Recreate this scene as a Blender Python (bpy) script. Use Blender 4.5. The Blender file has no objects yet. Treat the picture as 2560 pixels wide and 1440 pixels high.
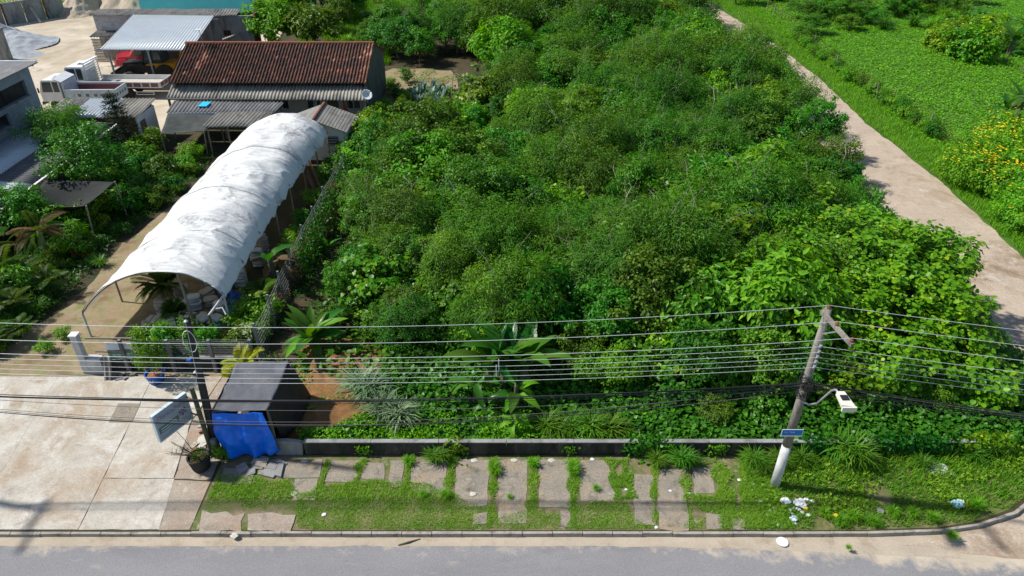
import bpy, math, random
import numpy as np
from mathutils import Vector, noise as mn
R = math.radians
sc = bpy.context.scene
COL = sc.collection
random.seed(7)
RNG = np.random.default_rng(11)

# ------------------------------------------------------------------ camera, sky, sun, exposure
FPX, PITCH, CAMH = 1800.0, R(32.3), 20.0
cam = bpy.data.cameras.new('camera'); camo = bpy.data.objects.new('camera', cam); COL.objects.link(camo)
camo.location = (0, 0, CAMH); camo.rotation_euler = (R(90) - PITCH, 0, 0)
cam.sensor_width = 36; cam.lens = FPX / 2560 * 36; cam.clip_start = .5; cam.clip_end = 900
sc.camera = camo
SUN_EL = R(49); SUN_AZ = math.atan2(-1, .17)          # the sun stands to the left and slightly behind the lot
world = bpy.data.worlds.new('World'); sc.world = world; world.use_nodes = True
wn = world.node_tree.nodes; bg = wn['Background']
sky = wn.new('ShaderNodeTexSky'); sky.sky_type = 'NISHITA'; sky.sun_disc = False
sky.sun_elevation = SUN_EL; sky.sun_rotation = SUN_AZ; sky.air_density = 1.0; sky.dust_density = .6
world.node_tree.links.new(sky.outputs[0], bg.inputs[0]); bg.inputs[1].default_value = .098
sun = bpy.data.lights.new('sun', 'SUN'); suno = bpy.data.objects.new('sun', sun); COL.objects.link(suno)
sun.energy = 4.7; sun.angle = R(2.0); sun.color = (1, .955, .88)
sd = Vector((math.sin(SUN_AZ) * math.cos(SUN_EL), math.cos(SUN_AZ) * math.cos(SUN_EL), math.sin(SUN_EL)))
suno.rotation_euler = sd.to_track_quat('Z', 'Y').to_euler(); suno.location = sd * 60
sc.view_settings.view_transform = 'Standard'; sc.view_settings.look = 'None'
sc.view_settings.exposure = .42; sc.view_settings.gamma = 1
sc.render.engine = 'CYCLES'; sc.cycles.max_bounces = 6; sc.cycles.diffuse_bounces = 3
sc.cycles.transmission_bounces = 4; sc.cycles.glossy_bounces = 2; sc.cycles.use_denoising = True

# ------------------------------------------------------------------ surveying helpers (photo pixel -> place in the world)
_s, _c = math.sin(PITCH), math.cos(PITCH)
def _ray(x, y):
    u = (x - 1280) / FPX; v = (720 - y) / FPX
    return u, v * _s + _c, v * _c - _s
def P(x, y, z=0.0):
    a = _ray(x, y); t = (z - CAMH) / a[2]
    return Vector((a[0] * t, a[1] * t, z))
def D(x, y, Y):
    a = _ray(x, y); t = Y / a[1]
    return Vector((a[0] * t, Y, CAMH + a[2] * t))
def pix(X, Y, Z=0.0):
    Z = Z - CAMH; f = Y * _c - Z * _s
    return 1280 + FPX * X / f, 720 - FPX * (Y * _s + Z * _c) / f

# ------------------------------------------------------------------ object helpers
def tag(o, label=None, cat=None, group=None, kind=None):
    if label: o['label'] = label
    if cat: o['category'] = cat
    if group: o['group'] = group
    if kind: o['kind'] = kind
    return o
def empty(name, loc=(0, 0, 0), rz=0.0, label=None, cat=None, group=None):
    o = bpy.data.objects.new(name, None); COL.objects.link(o); o.empty_display_size = .2
    o.location = loc; o.rotation_euler = (0, 0, rz)
    return tag(o, label, cat, group)
KIDS = {}
def setpar(o, p):
    o.parent = p; KIDS.setdefault(p.name, []).append(o)
def link(name, me, mat, parent=None):
    o = bpy.data.objects.new(name, me); COL.objects.link(o)
    if mat and not me.materials: me.materials.append(mat)
    if parent: setpar(o, parent)
    return o
def dup(root, loc, rz=0.0, scale=1.0, label=None, group=None, par=None):
    r = root.copy(); COL.objects.link(r)
    if par is None:
        r.location = loc; r.rotation_euler = (0, 0, rz)
        r.scale = (scale,) * 3 if not hasattr(scale, '__len__') else scale
        if label: r['label'] = label
        if group: r['group'] = group
    else:
        r.parent = par; KIDS.setdefault(par.name, []).append(r)
    for ch in KIDS.get(root.name, []):
        dup(ch, None, par=r)
    return r

class M:
    def __init__(s): s.v = []; s.f = []
    def add(s, v, f):
        b = len(s.v); s.v += [tuple(p) for p in v]; s.f += [tuple(i + b for i in q) for q in f]; return s
    BF = [(0, 3, 2, 1), (4, 5, 6, 7), (0, 1, 5, 4), (1, 2, 6, 5), (2, 3, 7, 6), (3, 0, 4, 7)]
    def box(s, x0, x1, y0, y1, z0, z1):
        return s.add([(x0, y0, z0), (x1, y0, z0), (x1, y1, z0), (x0, y1, z0), (x0, y0, z1), (x1, y0, z1), (x1, y1, z1), (x0, y1, z1)], M.BF)
    def hexa(s, p):                       # 8 points: bottom ring then top ring
        return s.add(p, M.BF)
    def bar(s, a, b, w, h=None, up=(0, 0, 1)):
        a = Vector(a); b = Vector(b); h = h or w; d = (b - a).normalized(); u = Vector(up)
        if abs(d.dot(u)) > .95: u = Vector((0, 1, 0))
        x = d.cross(u).normalized() * w / 2; y = x.cross(d).normalized() * h / 2
        return s.hexa([a - x - y, a + x - y, b + x - y, b - x - y, a - x + y, a + x + y, b + x + y, b - x + y])
    def tube(s, pts, r, n=8):
        pts = [Vector(p) for p in pts]; k = len(pts); rr = r if hasattr(r, '__len__') else [r] * k
        v = []; f = []; x = None
        for i, p in enumerate(pts):
            d = (pts[min(i + 1, k - 1)] - pts[max(i - 1, 0)]).normalized()
            if x is None: x = d.orthogonal().normalized()
            else:
                x = x - d * x.dot(d); x = x.normalized() if x.length > 1e-6 else d.orthogonal().normalized()
            y = d.cross(x)
            for j in range(n):
                a = 2 * math.pi * j / n; v.append(p + (x * math.cos(a) + y * math.sin(a)) * rr[i])
        for i in range(k - 1):
            for j in range(n):
                j2 = (j + 1) % n; f.append((i * n + j, i * n + j2, (i + 1) * n + j2, (i + 1) * n + j))
        f.append(tuple(range(n - 1, -1, -1))); f.append(tuple(range((k - 1) * n, k * n)))
        return s.add(v, f)
    def prism(s, pts, off):               # planar polygon swept by a vector
        n = len(pts); o = Vector(off); v = [Vector(p) for p in pts]; v = v + [p + o for p in v]
        f = [tuple(range(n - 1, -1, -1)), tuple(range(n, 2 * n))] + [(i, (i + 1) % n, n + (i + 1) % n, n + i) for i in range(n)]
        return s.add(v, f)
    def lathe(s, prof, n=20, c=(0, 0, 0)):
        v = []; f = []; k = len(prof)
        for r, z in prof:
            for j in range(n):
                a = 2 * math.pi * j / n; v.append((c[0] + r * math.cos(a), c[1] + r * math.sin(a), c[2] + z))
        for i in range(k - 1):
            for j in range(n):
                j2 = (j + 1) % n; f.append((i * n + j, i * n + j2, (i + 1) * n + j2, (i + 1) * n + j))
        f.append(tuple(range(n - 1, -1, -1))); f.append(tuple(range((k - 1) * n, k * n)))
        return s.add(v, f)
    def sheet(s, fn, nu, nv, th=0.0, off=(0, 0, -1)):
        g = [[Vector(fn(i / nu, j / nv)) for j in range(nv + 1)] for i in range(nu + 1)]
        w = nv + 1; v = [p for r in g for p in r]; n0 = len(v)
        f = [(i * w + j, (i + 1) * w + j, (i + 1) * w + j + 1, i * w + j + 1) for i in range(nu) for j in range(nv)]
        if th:
            o = Vector(off) * th; v = v + [p + o for p in v]; f = f + [tuple(n0 + q for q in reversed(t)) for t in f]
            ring = [i * w for i in range(nu + 1)] + [nu * w + j for j in range(1, nv + 1)] + [i * w + nv for i in range(nu - 1, -1, -1)] + [j for j in range(nv - 1, 0, -1)]
            for a, b in zip(ring, ring[1:] + ring[:1]): f.append((b, a, n0 + a, n0 + b))
        return s.add(v, f)
    def mesh(s, name, smooth=False):
        me = bpy.data.meshes.new(name); me.from_pydata(s.v, [], s.f)
        if smooth: me.shade_smooth()
        me.update(); return me
    def build(s, name, mat, parent=None, smooth=False):
        return link(name, s.mesh(name, smooth), mat, parent)
def box(name, mat, parent, *a): return M().box(*a).build(name, mat, parent)
def corr(m, ll, lr, tl, tr, pitch=.2, amp=.03, th=.012, nv=3, wob=0.0):   # corrugated sheet: low-left, low-right, top-left, top-right
    ll, lr, tl, tr = map(Vector, (ll, lr, tl, tr)); n = max(2, round((lr - ll).length / pitch)); nu = n * 6
    nrm = (lr - ll).cross(tl - ll).normalized()
    def fn(u, v):
        p = ll.lerp(lr, u).lerp(tl.lerp(tr, u), v)
        w = wob * mn.noise(Vector((p.x * .7, p.y * .7, 3))) if wob else 0
        return p + nrm * (amp * math.sin(u * n * 2 * math.pi) + w)
    return m.sheet(fn, nu, nv, th, -nrm)

# ------------------------------------------------------------------ materials
def newmat(name):
    m = bpy.data.materials.new(name); m.use_nodes = True
    nt = m.node_tree; b = nt.nodes['Principled BSDF']; return m, nt, b
def N(nt, t, **kw):
    n = nt.nodes.new(t)
    for k, v in kw.items(): setattr(n, k, v)
    return n
def noise_tex(nt, co, scale, detail=4, rough=.6, dist=0):
    n = N(nt, 'ShaderNodeTexNoise'); n.inputs['Scale'].default_value = scale; n.inputs['Detail'].default_value = detail
    n.inputs['Roughness'].default_value = rough; n.inputs['Distortion'].default_value = dist
    nt.links.new(co, n.inputs['Vector']); return n.outputs['Fac']
def ramp(nt, fac, stops):
    r = N(nt, 'ShaderNodeValToRGB'); e = r.color_ramp.elements
    while len(e) < len(stops): e.new(.5)
    for k, (p, c) in enumerate(stops):
        e[k].position = p; e[k].color = (*c, 1) if len(c) == 3 else c
    nt.links.new(fac, r.inputs[0]); return r.outputs[0]
def mixc(nt, fac, a, b):
    m = N(nt, 'ShaderNodeMix', data_type='RGBA')
    for s, v in ((m.inputs[0], fac), (m.inputs[6], a), (m.inputs[7], b)):
        if isinstance(v, (int, float)): s.default_value = v
        elif isinstance(v, tuple): s.default_value = (*v, 1)
        else: nt.links.new(v, s)
    return m.outputs[2]
def mat(name, c1, c2=None, scale=2.5, rough=.85, bump=0, bscale=30, metal=0, stains=(), stretch=None, spec=.3, sharp=.15, grain=.14, gsc=38):
    m, nt, b = newmat(name)
    tc = N(nt, 'ShaderNodeTexCoord'); co = tc.outputs['Object']
    if stretch:
        mp = N(nt, 'ShaderNodeMapping'); mp.inputs['Scale'].default_value = stretch; nt.links.new(co, mp.inputs[0]); co2 = mp.outputs[0]
    else: co2 = co
    if c2:
        col = ramp(nt, noise_tex(nt, co2, scale, 6, .65), [(.5 - sharp, c1), (.5 + sharp, c2)])
    else: col = None
    for k, (c, sc_, lo, hi) in enumerate(stains):
        f = ramp(nt, noise_tex(nt, co2 if k % 2 == 0 else co, sc_, 7, .72, .5), [(lo - .06, (0, 0, 0)), (hi - .03, (1, 1, 1))])
        col = mixc(nt, f, col if col is not None else c1, c)
    if col is not None:
        g = N(nt, 'ShaderNodeMix', data_type='RGBA', blend_type='MULTIPLY'); g.inputs[0].default_value = 1; nt.links.new(col, g.inputs[6])
        nt.links.new(ramp(nt, noise_tex(nt, co, gsc, 3, .8), [(.32, (1 - 2 * grain,) * 3), (.62, (1.0,) * 3)]), g.inputs[7]); nt.links.new(g.outputs[2], b.inputs['Base Color'])
    else: b.inputs['Base Color'].default_value = (*c1, 1)
    b.inputs['Roughness'].default_value = rough; b.inputs['Metallic'].default_value = metal
    b.inputs['Specular IOR Level'].default_value = spec
    if bump:
        bp = N(nt, 'ShaderNodeBump'); bp.inputs['Strength'].default_value = bump; bp.inputs['Distance'].default_value = .03
        nt.links.new(noise_tex(nt, co, bscale, 5, .7), bp.inputs['Height']); nt.links.new(bp.outputs[0], b.inputs['Normal'])
    return m
def leafmat(name, stops, trans=.35, rough=.42, hue=.03, val=.6, spec=.22, gain=1.0):
    stops = [(p, tuple(min(.9, c * gain) for c in cc)) for p, cc in stops]
    m, nt, b = newmat(name)
    at = N(nt, 'ShaderNodeAttribute', attribute_name='lv'); sp = N(nt, 'ShaderNodeSeparateXYZ'); nt.links.new(at.outputs['Vector'], sp.inputs[0])
    oi = N(nt, 'ShaderNodeObjectInfo')
    def mth(op, a, c):
        n = N(nt, 'ShaderNodeMath', operation=op)
        for s, v in ((n.inputs[0], a), (n.inputs[1], c)):
            if isinstance(v, (int, float)): s.default_value = v
            else: nt.links.new(v, s)
        return n.outputs[0]
    f = mth('ADD', mth('MULTIPLY', sp.outputs[0], .6), mth('MULTIPLY', sp.outputs[1], .4))
    col = ramp(nt, f, stops)
    hs = N(nt, 'ShaderNodeHueSaturation'); nt.links.new(col, hs.inputs['Color'])
    nt.links.new(mth('ADD', mth('MULTIPLY', oi.outputs['Random'], hue * 2), .5 - hue), hs.inputs['Hue'])
    nt.links.new(mth('ADD', mth('MULTIPLY', mth('FRACT', mth('MULTIPLY', oi.outputs['Random'], 17.3), 0), val), 1 - val / 2), hs.inputs['Value'])
    nt.links.new(hs.outputs[0], b.inputs['Base Color']); b.inputs['Roughness'].default_value = rough; b.inputs['Specular IOR Level'].default_value = spec
    tr = N(nt, 'ShaderNodeBsdfTranslucent'); ms = N(nt, 'ShaderNodeMixShader'); ms.inputs[0].default_value = trans
    br = N(nt, 'ShaderNodeHueSaturation'); br.inputs['Value'].default_value = 1.5; br.inputs['Saturation'].default_value = 1.1; br.inputs['Hue'].default_value = .485
    nt.links.new(hs.outputs[0], br.inputs['Color']); nt.links.new(br.outputs[0], tr.inputs[0])
    nt.links.new(b.outputs[0], ms.inputs[1]); nt.links.new(tr.outputs[0], ms.inputs[2])
    nt.links.new(ms.outputs[0], nt.nodes['Material Output'].inputs[0]); return m

MT = {}
MT['soil'] = mat('dark_soil', (.045, .036, .02), (.03, .045, .014), 1.2, .95, .6, 12, stains=[((.09, .06, .03), .5, .5, .7)])
MT['field'] = mat('field_soil', (.06, .15, .010), (.05, .115, .010), .6, .95, .5, 10)
MT['orange'] = mat('orange_earth', (.27, .135, .05), (.17, .08, .03), 2.2, .95, 1, 9, stains=[((.08, .09, .02), 1.3, .55, .7)])
MT['path'] = mat('packed_dirt', (.27, .195, .12), (.33, .255, .17), .8, .95, .6, 18, stains=[((.17, .19, .05), 1.6, .5, .72), ((.16, .09, .05), .5, .56, .72)])
MT['yard'] = mat('yard_sand', (.60, .52, .41), (.47, .40, .30), .22, .95, .5, 8, stains=[((.36, .29, .2), .12, .52, .68), ((.3, .28, .25), .5, .6, .75)])
MT['asphalt'] = mat('old_asphalt', (.225, .225, .235), (.27, .265, .27), .6, .9, .5, 60, stains=[((.17, .17, .175), .5, .62, .78), ((.46, .41, .33), 5.5, .73, .78), ((.40, .36, .3), .9, .68, .78)], stretch=(.3, 1, 1), grain=.2, gsc=26)
MT['sand'] = mat('roadside_sand', (.47, .40, .31), (.40, .34, .26), .7, .95, .5, 25, stains=[((.3, .24, .16), 1.2, .58, .74)])
MT['dirtroad'] = mat('dirt_road', (.47, .39, .30), (.40, .32, .245), .35, .92, .4, 20, stains=[((.25, .175, .11), .17, .58, .66), ((.58, .53, .46), .35, .64, .74), ((.33, .25, .17), 1.4, .6, .74)], grain=.16, gsc=14)
MT['conc'] = mat('forecourt_concrete', (.50, .465, .40), (.40, .36, .295), .5, .88, .25, 40, stains=[((.36, .28, .2), .35, .55, .68), ((.60, .58, .53), .5, .56, .7), ((.29, .27, .235), 1.3, .62, .75), ((.33, .24, .16), .8, .64, .74)], grain=.14, gsc=16)
MT['oldc'] = mat('old_forecourt', (.38, .325, .26), (.31, .26, .205), .9, .9, .4, 30, stains=[((.36, .235, .165), .7, .55, .68), ((.24, .2, .16), 1.2, .6, .74), ((.46, .43, .37), 2, .62, .75)], grain=.18, gsc=18)
MT['slab'] = mat('old_slab', (.32, .275, .215), (.25, .225, .185), 1.0, .92, .5, 30, stains=[((.36, .27, .17), .9, .56, .72), ((.13, .12, .095), 1.6, .58, .72), ((.40, .37, .31), 3, .62, .75)], grain=.22, gsc=22)
MT['pave'] = mat('pavement_dirt', (.27, .20, .13), (.20, .16, .10), 1.5, .95, .6, 25, stains=[((.085, .14, .018), 1.1, .46, .6), ((.38, .33, .27), 2.2, .62, .76)], grain=.22, gsc=20)
MT['turf'] = mat('turf_soil', (.13, .13, .045), (.10, .14, .03), 1.4, .95, .6, 25, stains=[((.27, .21, .12), 1.8, .55, .7)])
MT['kerb'] = mat('kerb_concrete', (.40, .37, .32), (.30, .27, .23), 3, .9, .4, 40, stains=[((.12, .11, .09), 2, .58, .72)])
MT['dwall'] = mat('mouldy_wall', (.075, .068, .057), (.024, .023, .02), 1.6, .95, .5, 25, stains=[((.17, .155, .13), 1.8, .6, .76), ((.018, .02, .012), .8, .55, .75)], stretch=(1, 1, .35))
MT['wallc'] = mat('weathered_cement', (.32, .32, .315), (.22, .22, .215), 1.5, .95, .3, 30, stains=[((.08, .08, .075), 1.1, .56, .74)], stretch=(1, 1, .3))
MT['gable'] = mat('mossy_render', (.12, .135, .11), (.075, .085, .065), 1.2, .95, .3, 20, stains=[((.2, .21, .19), 1.5, .6, .76)], stretch=(1, 1, .3))
MT['block'] = mat('concrete_block', (.33, .36, .38), (.28, .31, .33), 2, .95, .3, 40, stains=[((.2, .21, .21), 1.5, .62, .78)])
MT['bluewall'] = mat('cement_render', (.36, .43, .47), (.31, .38, .42), 1.2, .95, .25, 25, stains=[((.22, .25, .26), .9, .62, .8)])
MT['white'] = mat('white_paint', (.78, .79, .78), (.68, .69, .68), 1.5, .8, .1, 20, stains=[((.4, .4, .38), 1.1, .66, .82)])
MT['cream'] = mat('cream_paint', (.55, .52, .44), (.48, .45, .38), 2, .8)
MT['turq'] = mat('turquoise_paint', (.10, .60, .66), (.10, .54, .60), 1, .7, stains=[((.2, .55, .58), .8, .66, .82)])
MT['blueap'] = mat('blue_paint', (.06, .30, .50), (.07, .27, .45), 1, .7)
MT['galv'] = mat('galvanised_sheet', (.66, .70, .72), (.58, .62, .64), 1.2, .45, metal=.25, spec=.5)
MT['fibre'] = mat('fibre_cement', (.27, .26, .235), (.20, .19, .17), 1.3, .95, .3, 30, stains=[((.09, .085, .08), 1.2, .52, .72), ((.42, .40, .35), 2, .62, .78)], stretch=(1, .35, 1))
MT['fibrel'] = mat('pale_fibre_cement', (.40, .385, .33), (.30, .285, .24), 1.6, .95, .3, 30, stains=[((.13, .12, .11), 1.0, .55, .72)], stretch=(1, .3, 1))
MT['fibred'] = mat('dark_fibre_cement', (.20, .20, .205), (.14, .14, .145), 1.6, .95, .3, 30, stains=[((.3, .3, .3), 1.5, .6, .75)], stretch=(1, .3, 1))
MT['wood'] = mat('weathered_wood', (.23, .165, .105), (.15, .10, .06), 4, .9, .4, 30, stretch=(1, 1, .2))
MT['greyw'] = mat('grey_timber', (.30, .27, .22), (.20, .175, .14), 4, .9, .4, 30, stretch=(1, 1, .2))
MT['moss'] = mat('mossy_timber', (.13, .14, .075), (.09, .085, .05), 5, .95, .4, 30)
MT['dark'] = mat('dark_opening', (.012, .012, .014), rough=.6)
MT['glass'] = mat('window_glass', (.03, .05, .06), rough=.12, spec=.6)
MT['black'] = mat('black_plastic', (.02, .02, .022), rough=.5)
MT['rubber'] = mat('tyre_rubber', (.03, .028, .025), (.06, .05, .04), 3, .9)
MT['steel'] = mat('grey_steel', (.35, .36, .37), (.27, .28, .29), 3, .55, metal=.3)
MT['rust'] = mat('rusty_steel', (.12, .05, .03), (.2, .09, .05), 4, .85)
MT['pole'] = mat('pole_concrete', (.30, .275, .24), (.22, .2, .17), 2.2, .92, .3, 30, stains=[((.10, .09, .075), 1.3, .54, .7)], stretch=(1, 1, .25))
MT['limed'] = mat('limewash', (.62, .63, .63), (.45, .45, .44), 3, .9, .2, 30)
MT['dpole'] = mat('dark_pole', (.055, .052, .05), (.035, .033, .032), 2, .85, .2, 30)
MT['wire'] = mat('bare_cable', (.58, .60, .60), rough=.5, metal=.3)
MT['cable'] = mat('black_cable', (.022, .022, .024), rough=.55)
MT['greyc'] = mat('grey_cable', (.12, .11, .105), rough=.7)
MT['tarpw'] = None
MT['bluet'] = mat('blue_tarpaulin', (.001, .19, .92), (.001, .14, .80), 3, .32, .3, 9, spec=.4)
MT['shade'] = mat('black_shade_cloth', (.125, .13, .145), (.085, .09, .10), 2, .55, .2, 60, stains=[((.06, .055, .055), 1.6, .6, .74)])
MT['shadeb'] = mat('black_sheeting', (.018, .018, .02), (.03, .03, .032), 2, .6, .3, 12)
MT['netg'] = mat('grey_net', (.06, .068, .066), (.035, .042, .04), 2, .85)
MT['net'] = mat('shade_net', (.022, .028, .026), (.015, .019, .018), 2, .85)
MT['sack'] = mat('woven_sack', (.50, .46, .39), (.40, .35, .28), 3, .8, .3, 30, stains=[((.22, .15, .09), 2, .58, .75)])
MT['sackw'] = mat('white_sack', (.66, .67, .67), (.52, .53, .53), 3, .7, .3, 30)
MT['terra'] = mat('terracotta', (.30, .11, .06), (.22, .08, .05), 3, .85)
MT['brick'] = mat('red_brick', (.28, .12, .075), (.2, .09, .06), 4, .95)
MT['bluep'] = mat('blue_plastic', (.012, .10, .42), (.01, .08, .35), 3, .45)
MT['cyan'] = mat('cyan_sheet', (.03, .45, .75), rough=.4)
MT['red'] = mat('red_car_paint', (.42, .012, .025), rough=.22, spec=.6)
MT['yellow'] = mat('yellow_machine_paint', (.70, .33, .012), (.6, .27, .01), 2, .5)
MT['trim'] = mat('truck_white', (.78, .80, .80), (.70, .72, .72), 2, .4, stains=[((.5, .47, .42), 2, .66, .8)])
MT['truckb'] = mat('truck_pale_blue', (.55, .66, .72), (.48, .58, .64), 2, .5, stains=[((.35, .33, .3), 2, .64, .8)])
MT['truckr'] = mat('truck_dull_red', (.28, .12, .11), (.22, .1, .09), 3, .7)
MT['bark'] = mat('bark', (.17, .135, .095), (.10, .08, .055), 6, .95, .4, 20)
MT['palebark'] = mat('pale_bark', (.34, .30, .24), (.24, .2, .15), 6, .95, .3, 20)
MT['gravel'] = mat('grey_gravel', (.36, .39, .42), (.28, .30, .33), 1.5, .95, .8, 14, stains=[((.45, .48, .5), .5, .55, .7)])
MT['sandpile'] = mat('sand_heap', (.42, .35, .265), (.34, .275, .2), .8, .95, .8, 8, stains=[((.5, .43, .34), .4, .55, .7)])
MT['litter'] = mat('white_litter', (.8, .81, .82), (.7, .71, .73), 6, .6)
MT['pot'] = mat('black_pot', (.022, .025, .03), (.035, .037, .04), 4, .6)
MT['lampw'] = mat('lamp_housing', (.74, .72, .62), (.66, .64, .55), 4, .5)
MT['dryv'] = mat('dry_twigs', (.22, .15, .08), (.15, .1, .05), 4, .95)

# ------------------------------------------------------------------ leaves by numpy
TPL = {
 'kite': ([(0, 0, 0), (.42, .5, .10), (1, 0, -.06), (.42, -.5, .10)], [(0, 2, 1), (0, 3, 2)]),
 'heart': ([(0, 0, 0), (-.12, .34, .03), (.3, .55, .08), (1, 0, -.10), (.3, -.55, .08), (-.12, -.34, .03)], [(0, 3, 2, 1), (0, 5, 4, 3)]),
 'blade': ([(0, .5, 0), (0, -.5, 0), (.6, .38, .06), (.6, -.38, .06), (1, 0, -.12)], [(0, 1, 3, 2), (2, 3, 4)]),
 'round': ([(0, 0, 0), (.06, .36, .04), (.42, .52, .07), (.8, .36, .02), (1, 0, -.08), (.8, -.36, .02), (.42, -.52, .07), (.06, -.36, .04)], [(0, 4, 3, 2, 1), (0, 7, 6, 5, 4)]),
 'tri': ([(0, .5, 0), (0, -.5, 0), (1, 0, 0)], [(0, 1, 2)]),
 'lance': ([(0, 0, 0), (.35, .5, .06), (.7, .32, .0), (1, 0, -.14), (.7, -.32, .0), (.35, -.5, .06)], [(0, 3, 2, 1), (0, 5, 4, 3)]),
}
def nrm(a): return a / np.maximum(np.linalg.norm(a, axis=1, keepdims=True), 1e-9)
def leaf_mesh(name, parts):
    """parts: list of (C, D, Nn, L, W, shape, lv) -> one mesh with a per-leaf attribute"""
    VV, FI, FS, LV = [], [], [], []; base = 0; lb = 0
    for C, Dv, Nn, L, W, shape, lv in parts:
        t, fs = TPL[shape]; t = np.array(t); n = len(C)
        Dv = nrm(Dv); S = nrm(np.cross(Nn, Dv)); Nn = np.cross(Dv, S)
        v = C[:, None] + Dv[:, None] * (t[None, :, 0] * L[:, None])[..., None] + S[:, None] * (t[None, :, 1] * W[:, None])[..., None] + Nn[:, None] * (t[None, :, 2] * L[:, None])[..., None]
        k = len(t); VV.append(v.reshape(-1, 3)); LV.append(np.repeat(lv, k, axis=0))
        flat = np.concatenate([np.array(f) for f in fs]); lens = np.array([len(f) for f in fs])
        FI.append(((np.arange(n) * k)[:, None] + flat[None] + base).reshape(-1))
        st = np.concatenate([[0], np.cumsum(lens)[:-1]]); tot = lens.sum()
        FS.append(((np.arange(n) * tot)[:, None] + st[None] + lb).reshape(-1)); base += n * k; lb += n * tot
    V = np.concatenate(VV).astype(np.float32); F = np.concatenate(FI).astype(np.int32); S = np.concatenate(FS).astype(np.int32); L = np.concatenate(LV).astype(np.float32)
    me = bpy.data.meshes.new(name); me.vertices.add(len(V)); me.vertices.foreach_set('co', V.ravel())
    me.loops.add(len(F)); me.loops.foreach_set('vertex_index', F); me.polygons.add(len(S)); me.polygons.foreach_set('loop_start', S)
    me.update(calc_edges=True)
    a = me.attributes.new('lv', 'FLOAT_VECTOR', 'POINT'); a.data.foreach_set('vector', np.c_[L, np.zeros(len(L))].astype(np.float32).ravel())
    me.validate(); return me
def rand_dirs(n, rng): return nrm(rng.normal(size=(n, 3)))

def struct(name, m, mt, parent=None, smooth=False):
    o = m.build(name, mt, parent, smooth)
    if parent is None: o['kind'] = 'structure'
    return o
def poly_sheet(name, pts, z, mt):        # flat polygon
    return struct(name, M().add([(p[0], p[1], z) for p in pts], [tuple(range(len(pts)))]), mt)

# sand washed over the asphalt towards the street corner
_m = MT['asphalt']; nt = _m.node_tree; b = nt.nodes['Principled BSDF']; src = b.inputs['Base Color'].links[0].from_socket
tc = N(nt, 'ShaderNodeTexCoord'); sp = N(nt, 'ShaderNodeSeparateXYZ'); nt.links.new(tc.outputs['Object'], sp.inputs[0])
def mth(op, a, c=0.0):
    n = N(nt, 'ShaderNodeMath', operation=op)
    for s_, v in ((n.inputs[0], a), (n.inputs[1], c)):
        if isinstance(v, (int, float)): s_.default_value = v
        else: nt.links.new(v, s_)
    return n.outputs[0]
thr = mth('MULTIPLY', mth('MAXIMUM', mth('SUBTRACT', sp.outputs[0], 4.0), 0.0), .085)
f = mth('ADD', mth('MULTIPLY', mth('ADD', mth('SUBTRACT', sp.outputs[1], 15.78), thr), 1.1), mth('MULTIPLY', mth('SUBTRACT', noise_tex(nt, tc.outputs['Object'], 1.6, 7, .72, .3), .5), 2.6))
f = ramp(nt, mth('ADD', f, .35), [(.1, (0, 0, 0)), (.75, (1, 1, 1))])
sandc = ramp(nt, noise_tex(nt, tc.outputs['Object'], .9, 6, .7), [(.35, (.40, .34, .26)), (.65, (.49, .42, .33))])
nt.links.new(mixc(nt, f, src, sandc), b.inputs['Base Color'])

# ================================================================== SETTING
def jag(pts, step=.5, amp=.06, sc_=1.3, seed=0.):
    out = []
    for a, b in zip(pts, pts[1:] + pts[:1]):
        a = Vector((*a, 0)); b = Vector((*b, 0)); n = max(1, int((b - a).length / step)) if (b - a).length < 130 else 1
        for i in range(n):
            p = a.lerp(b, i / n); q = p * sc_
            out.append((p.x + amp * mn.noise(Vector((q.x, q.y, seed))) * 2, p.y + amp * mn.noise(Vector((q.x, q.y, seed + 9))) * 2))
    return out
ARC = [(9.5, 16.1), (12, 16.1), (14.5, 16.2), (16, 16.45), (17.5, 16.95), (19, 17.9), (20.5, 19.4), (21.7, 21.4), (22.6, 23.8), (23.1, 26.5), (23.4, 30)]
LOT = [(-120, 16.1)] + ARC + [(23.6, 60), (24.2, 90), (22.5, 110), (18, 300), (-120, 300)]
struct('terrain', M().add([(-300, -40, -.17), (300, -40, -.17), (300, 400, -.17), (-300, 400, -.17)], [(0, 1, 2, 3)]), MT['field'])
struct('street', M().add([(-120, 4, -.12), (120, 4, -.12), (120, 15.75, -.12), (-120, 16.05, -.12)], [(0, 1, 2, 3)]), MT['asphalt'])
struct('lot_ground', M().prism([(x, y, -.19) for x, y in LOT], (0, 0, .19)), MT['soil'])
sh = [(-60, 16.07)] + [(x, 15.7 - max(0, x - 3) ** 1.5 * .012 + .05 * mn.noise(Vector((x * .9, 1, 2))) + .03 * mn.noise(Vector((x * 3.1, 5, 2)))) for x in np.arange(-60, 15, .35)] + [(15, 16.3), (12, 16.08)]
poly_sheet('road_shoulder', sh, -.116, MT['sand'])
rd = [(13.0, 15.8), (15, 15.45), (18, 15.0), (24, 14.4), (60, 13.6), (60, 19.5), (36, 20.5), (31.5, 23), (29.4, 28), (28.6, 34.5), (29.3, 46), (29.0, 57), (29.8, 70), (29.5, 88), (27.7, 105), (23, 140), (17, 140), (21.5, 110), (23.4, 88), (22.8, 60), (22.6, 28), (20, 18), (14, 15.9)]
poly_sheet('side_road', jag(rd, .6, .12, .9), -.112, MT['dirtroad'])
fl = [(29.1, 30), (28.9, 36), (29.4, 46), (29.1, 57), (29.9, 70), (29.6, 88), (27.9, 105), (24, 140), (24, 300), (300, 300), (300, 21), (38, 21), (32, 24)]
struct('field_ground', M().prism([(x, y, -.2) for x, y in jag(fl, 1, .15, .7, 4)], (0, 0, .17)), MT['field'])
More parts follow.
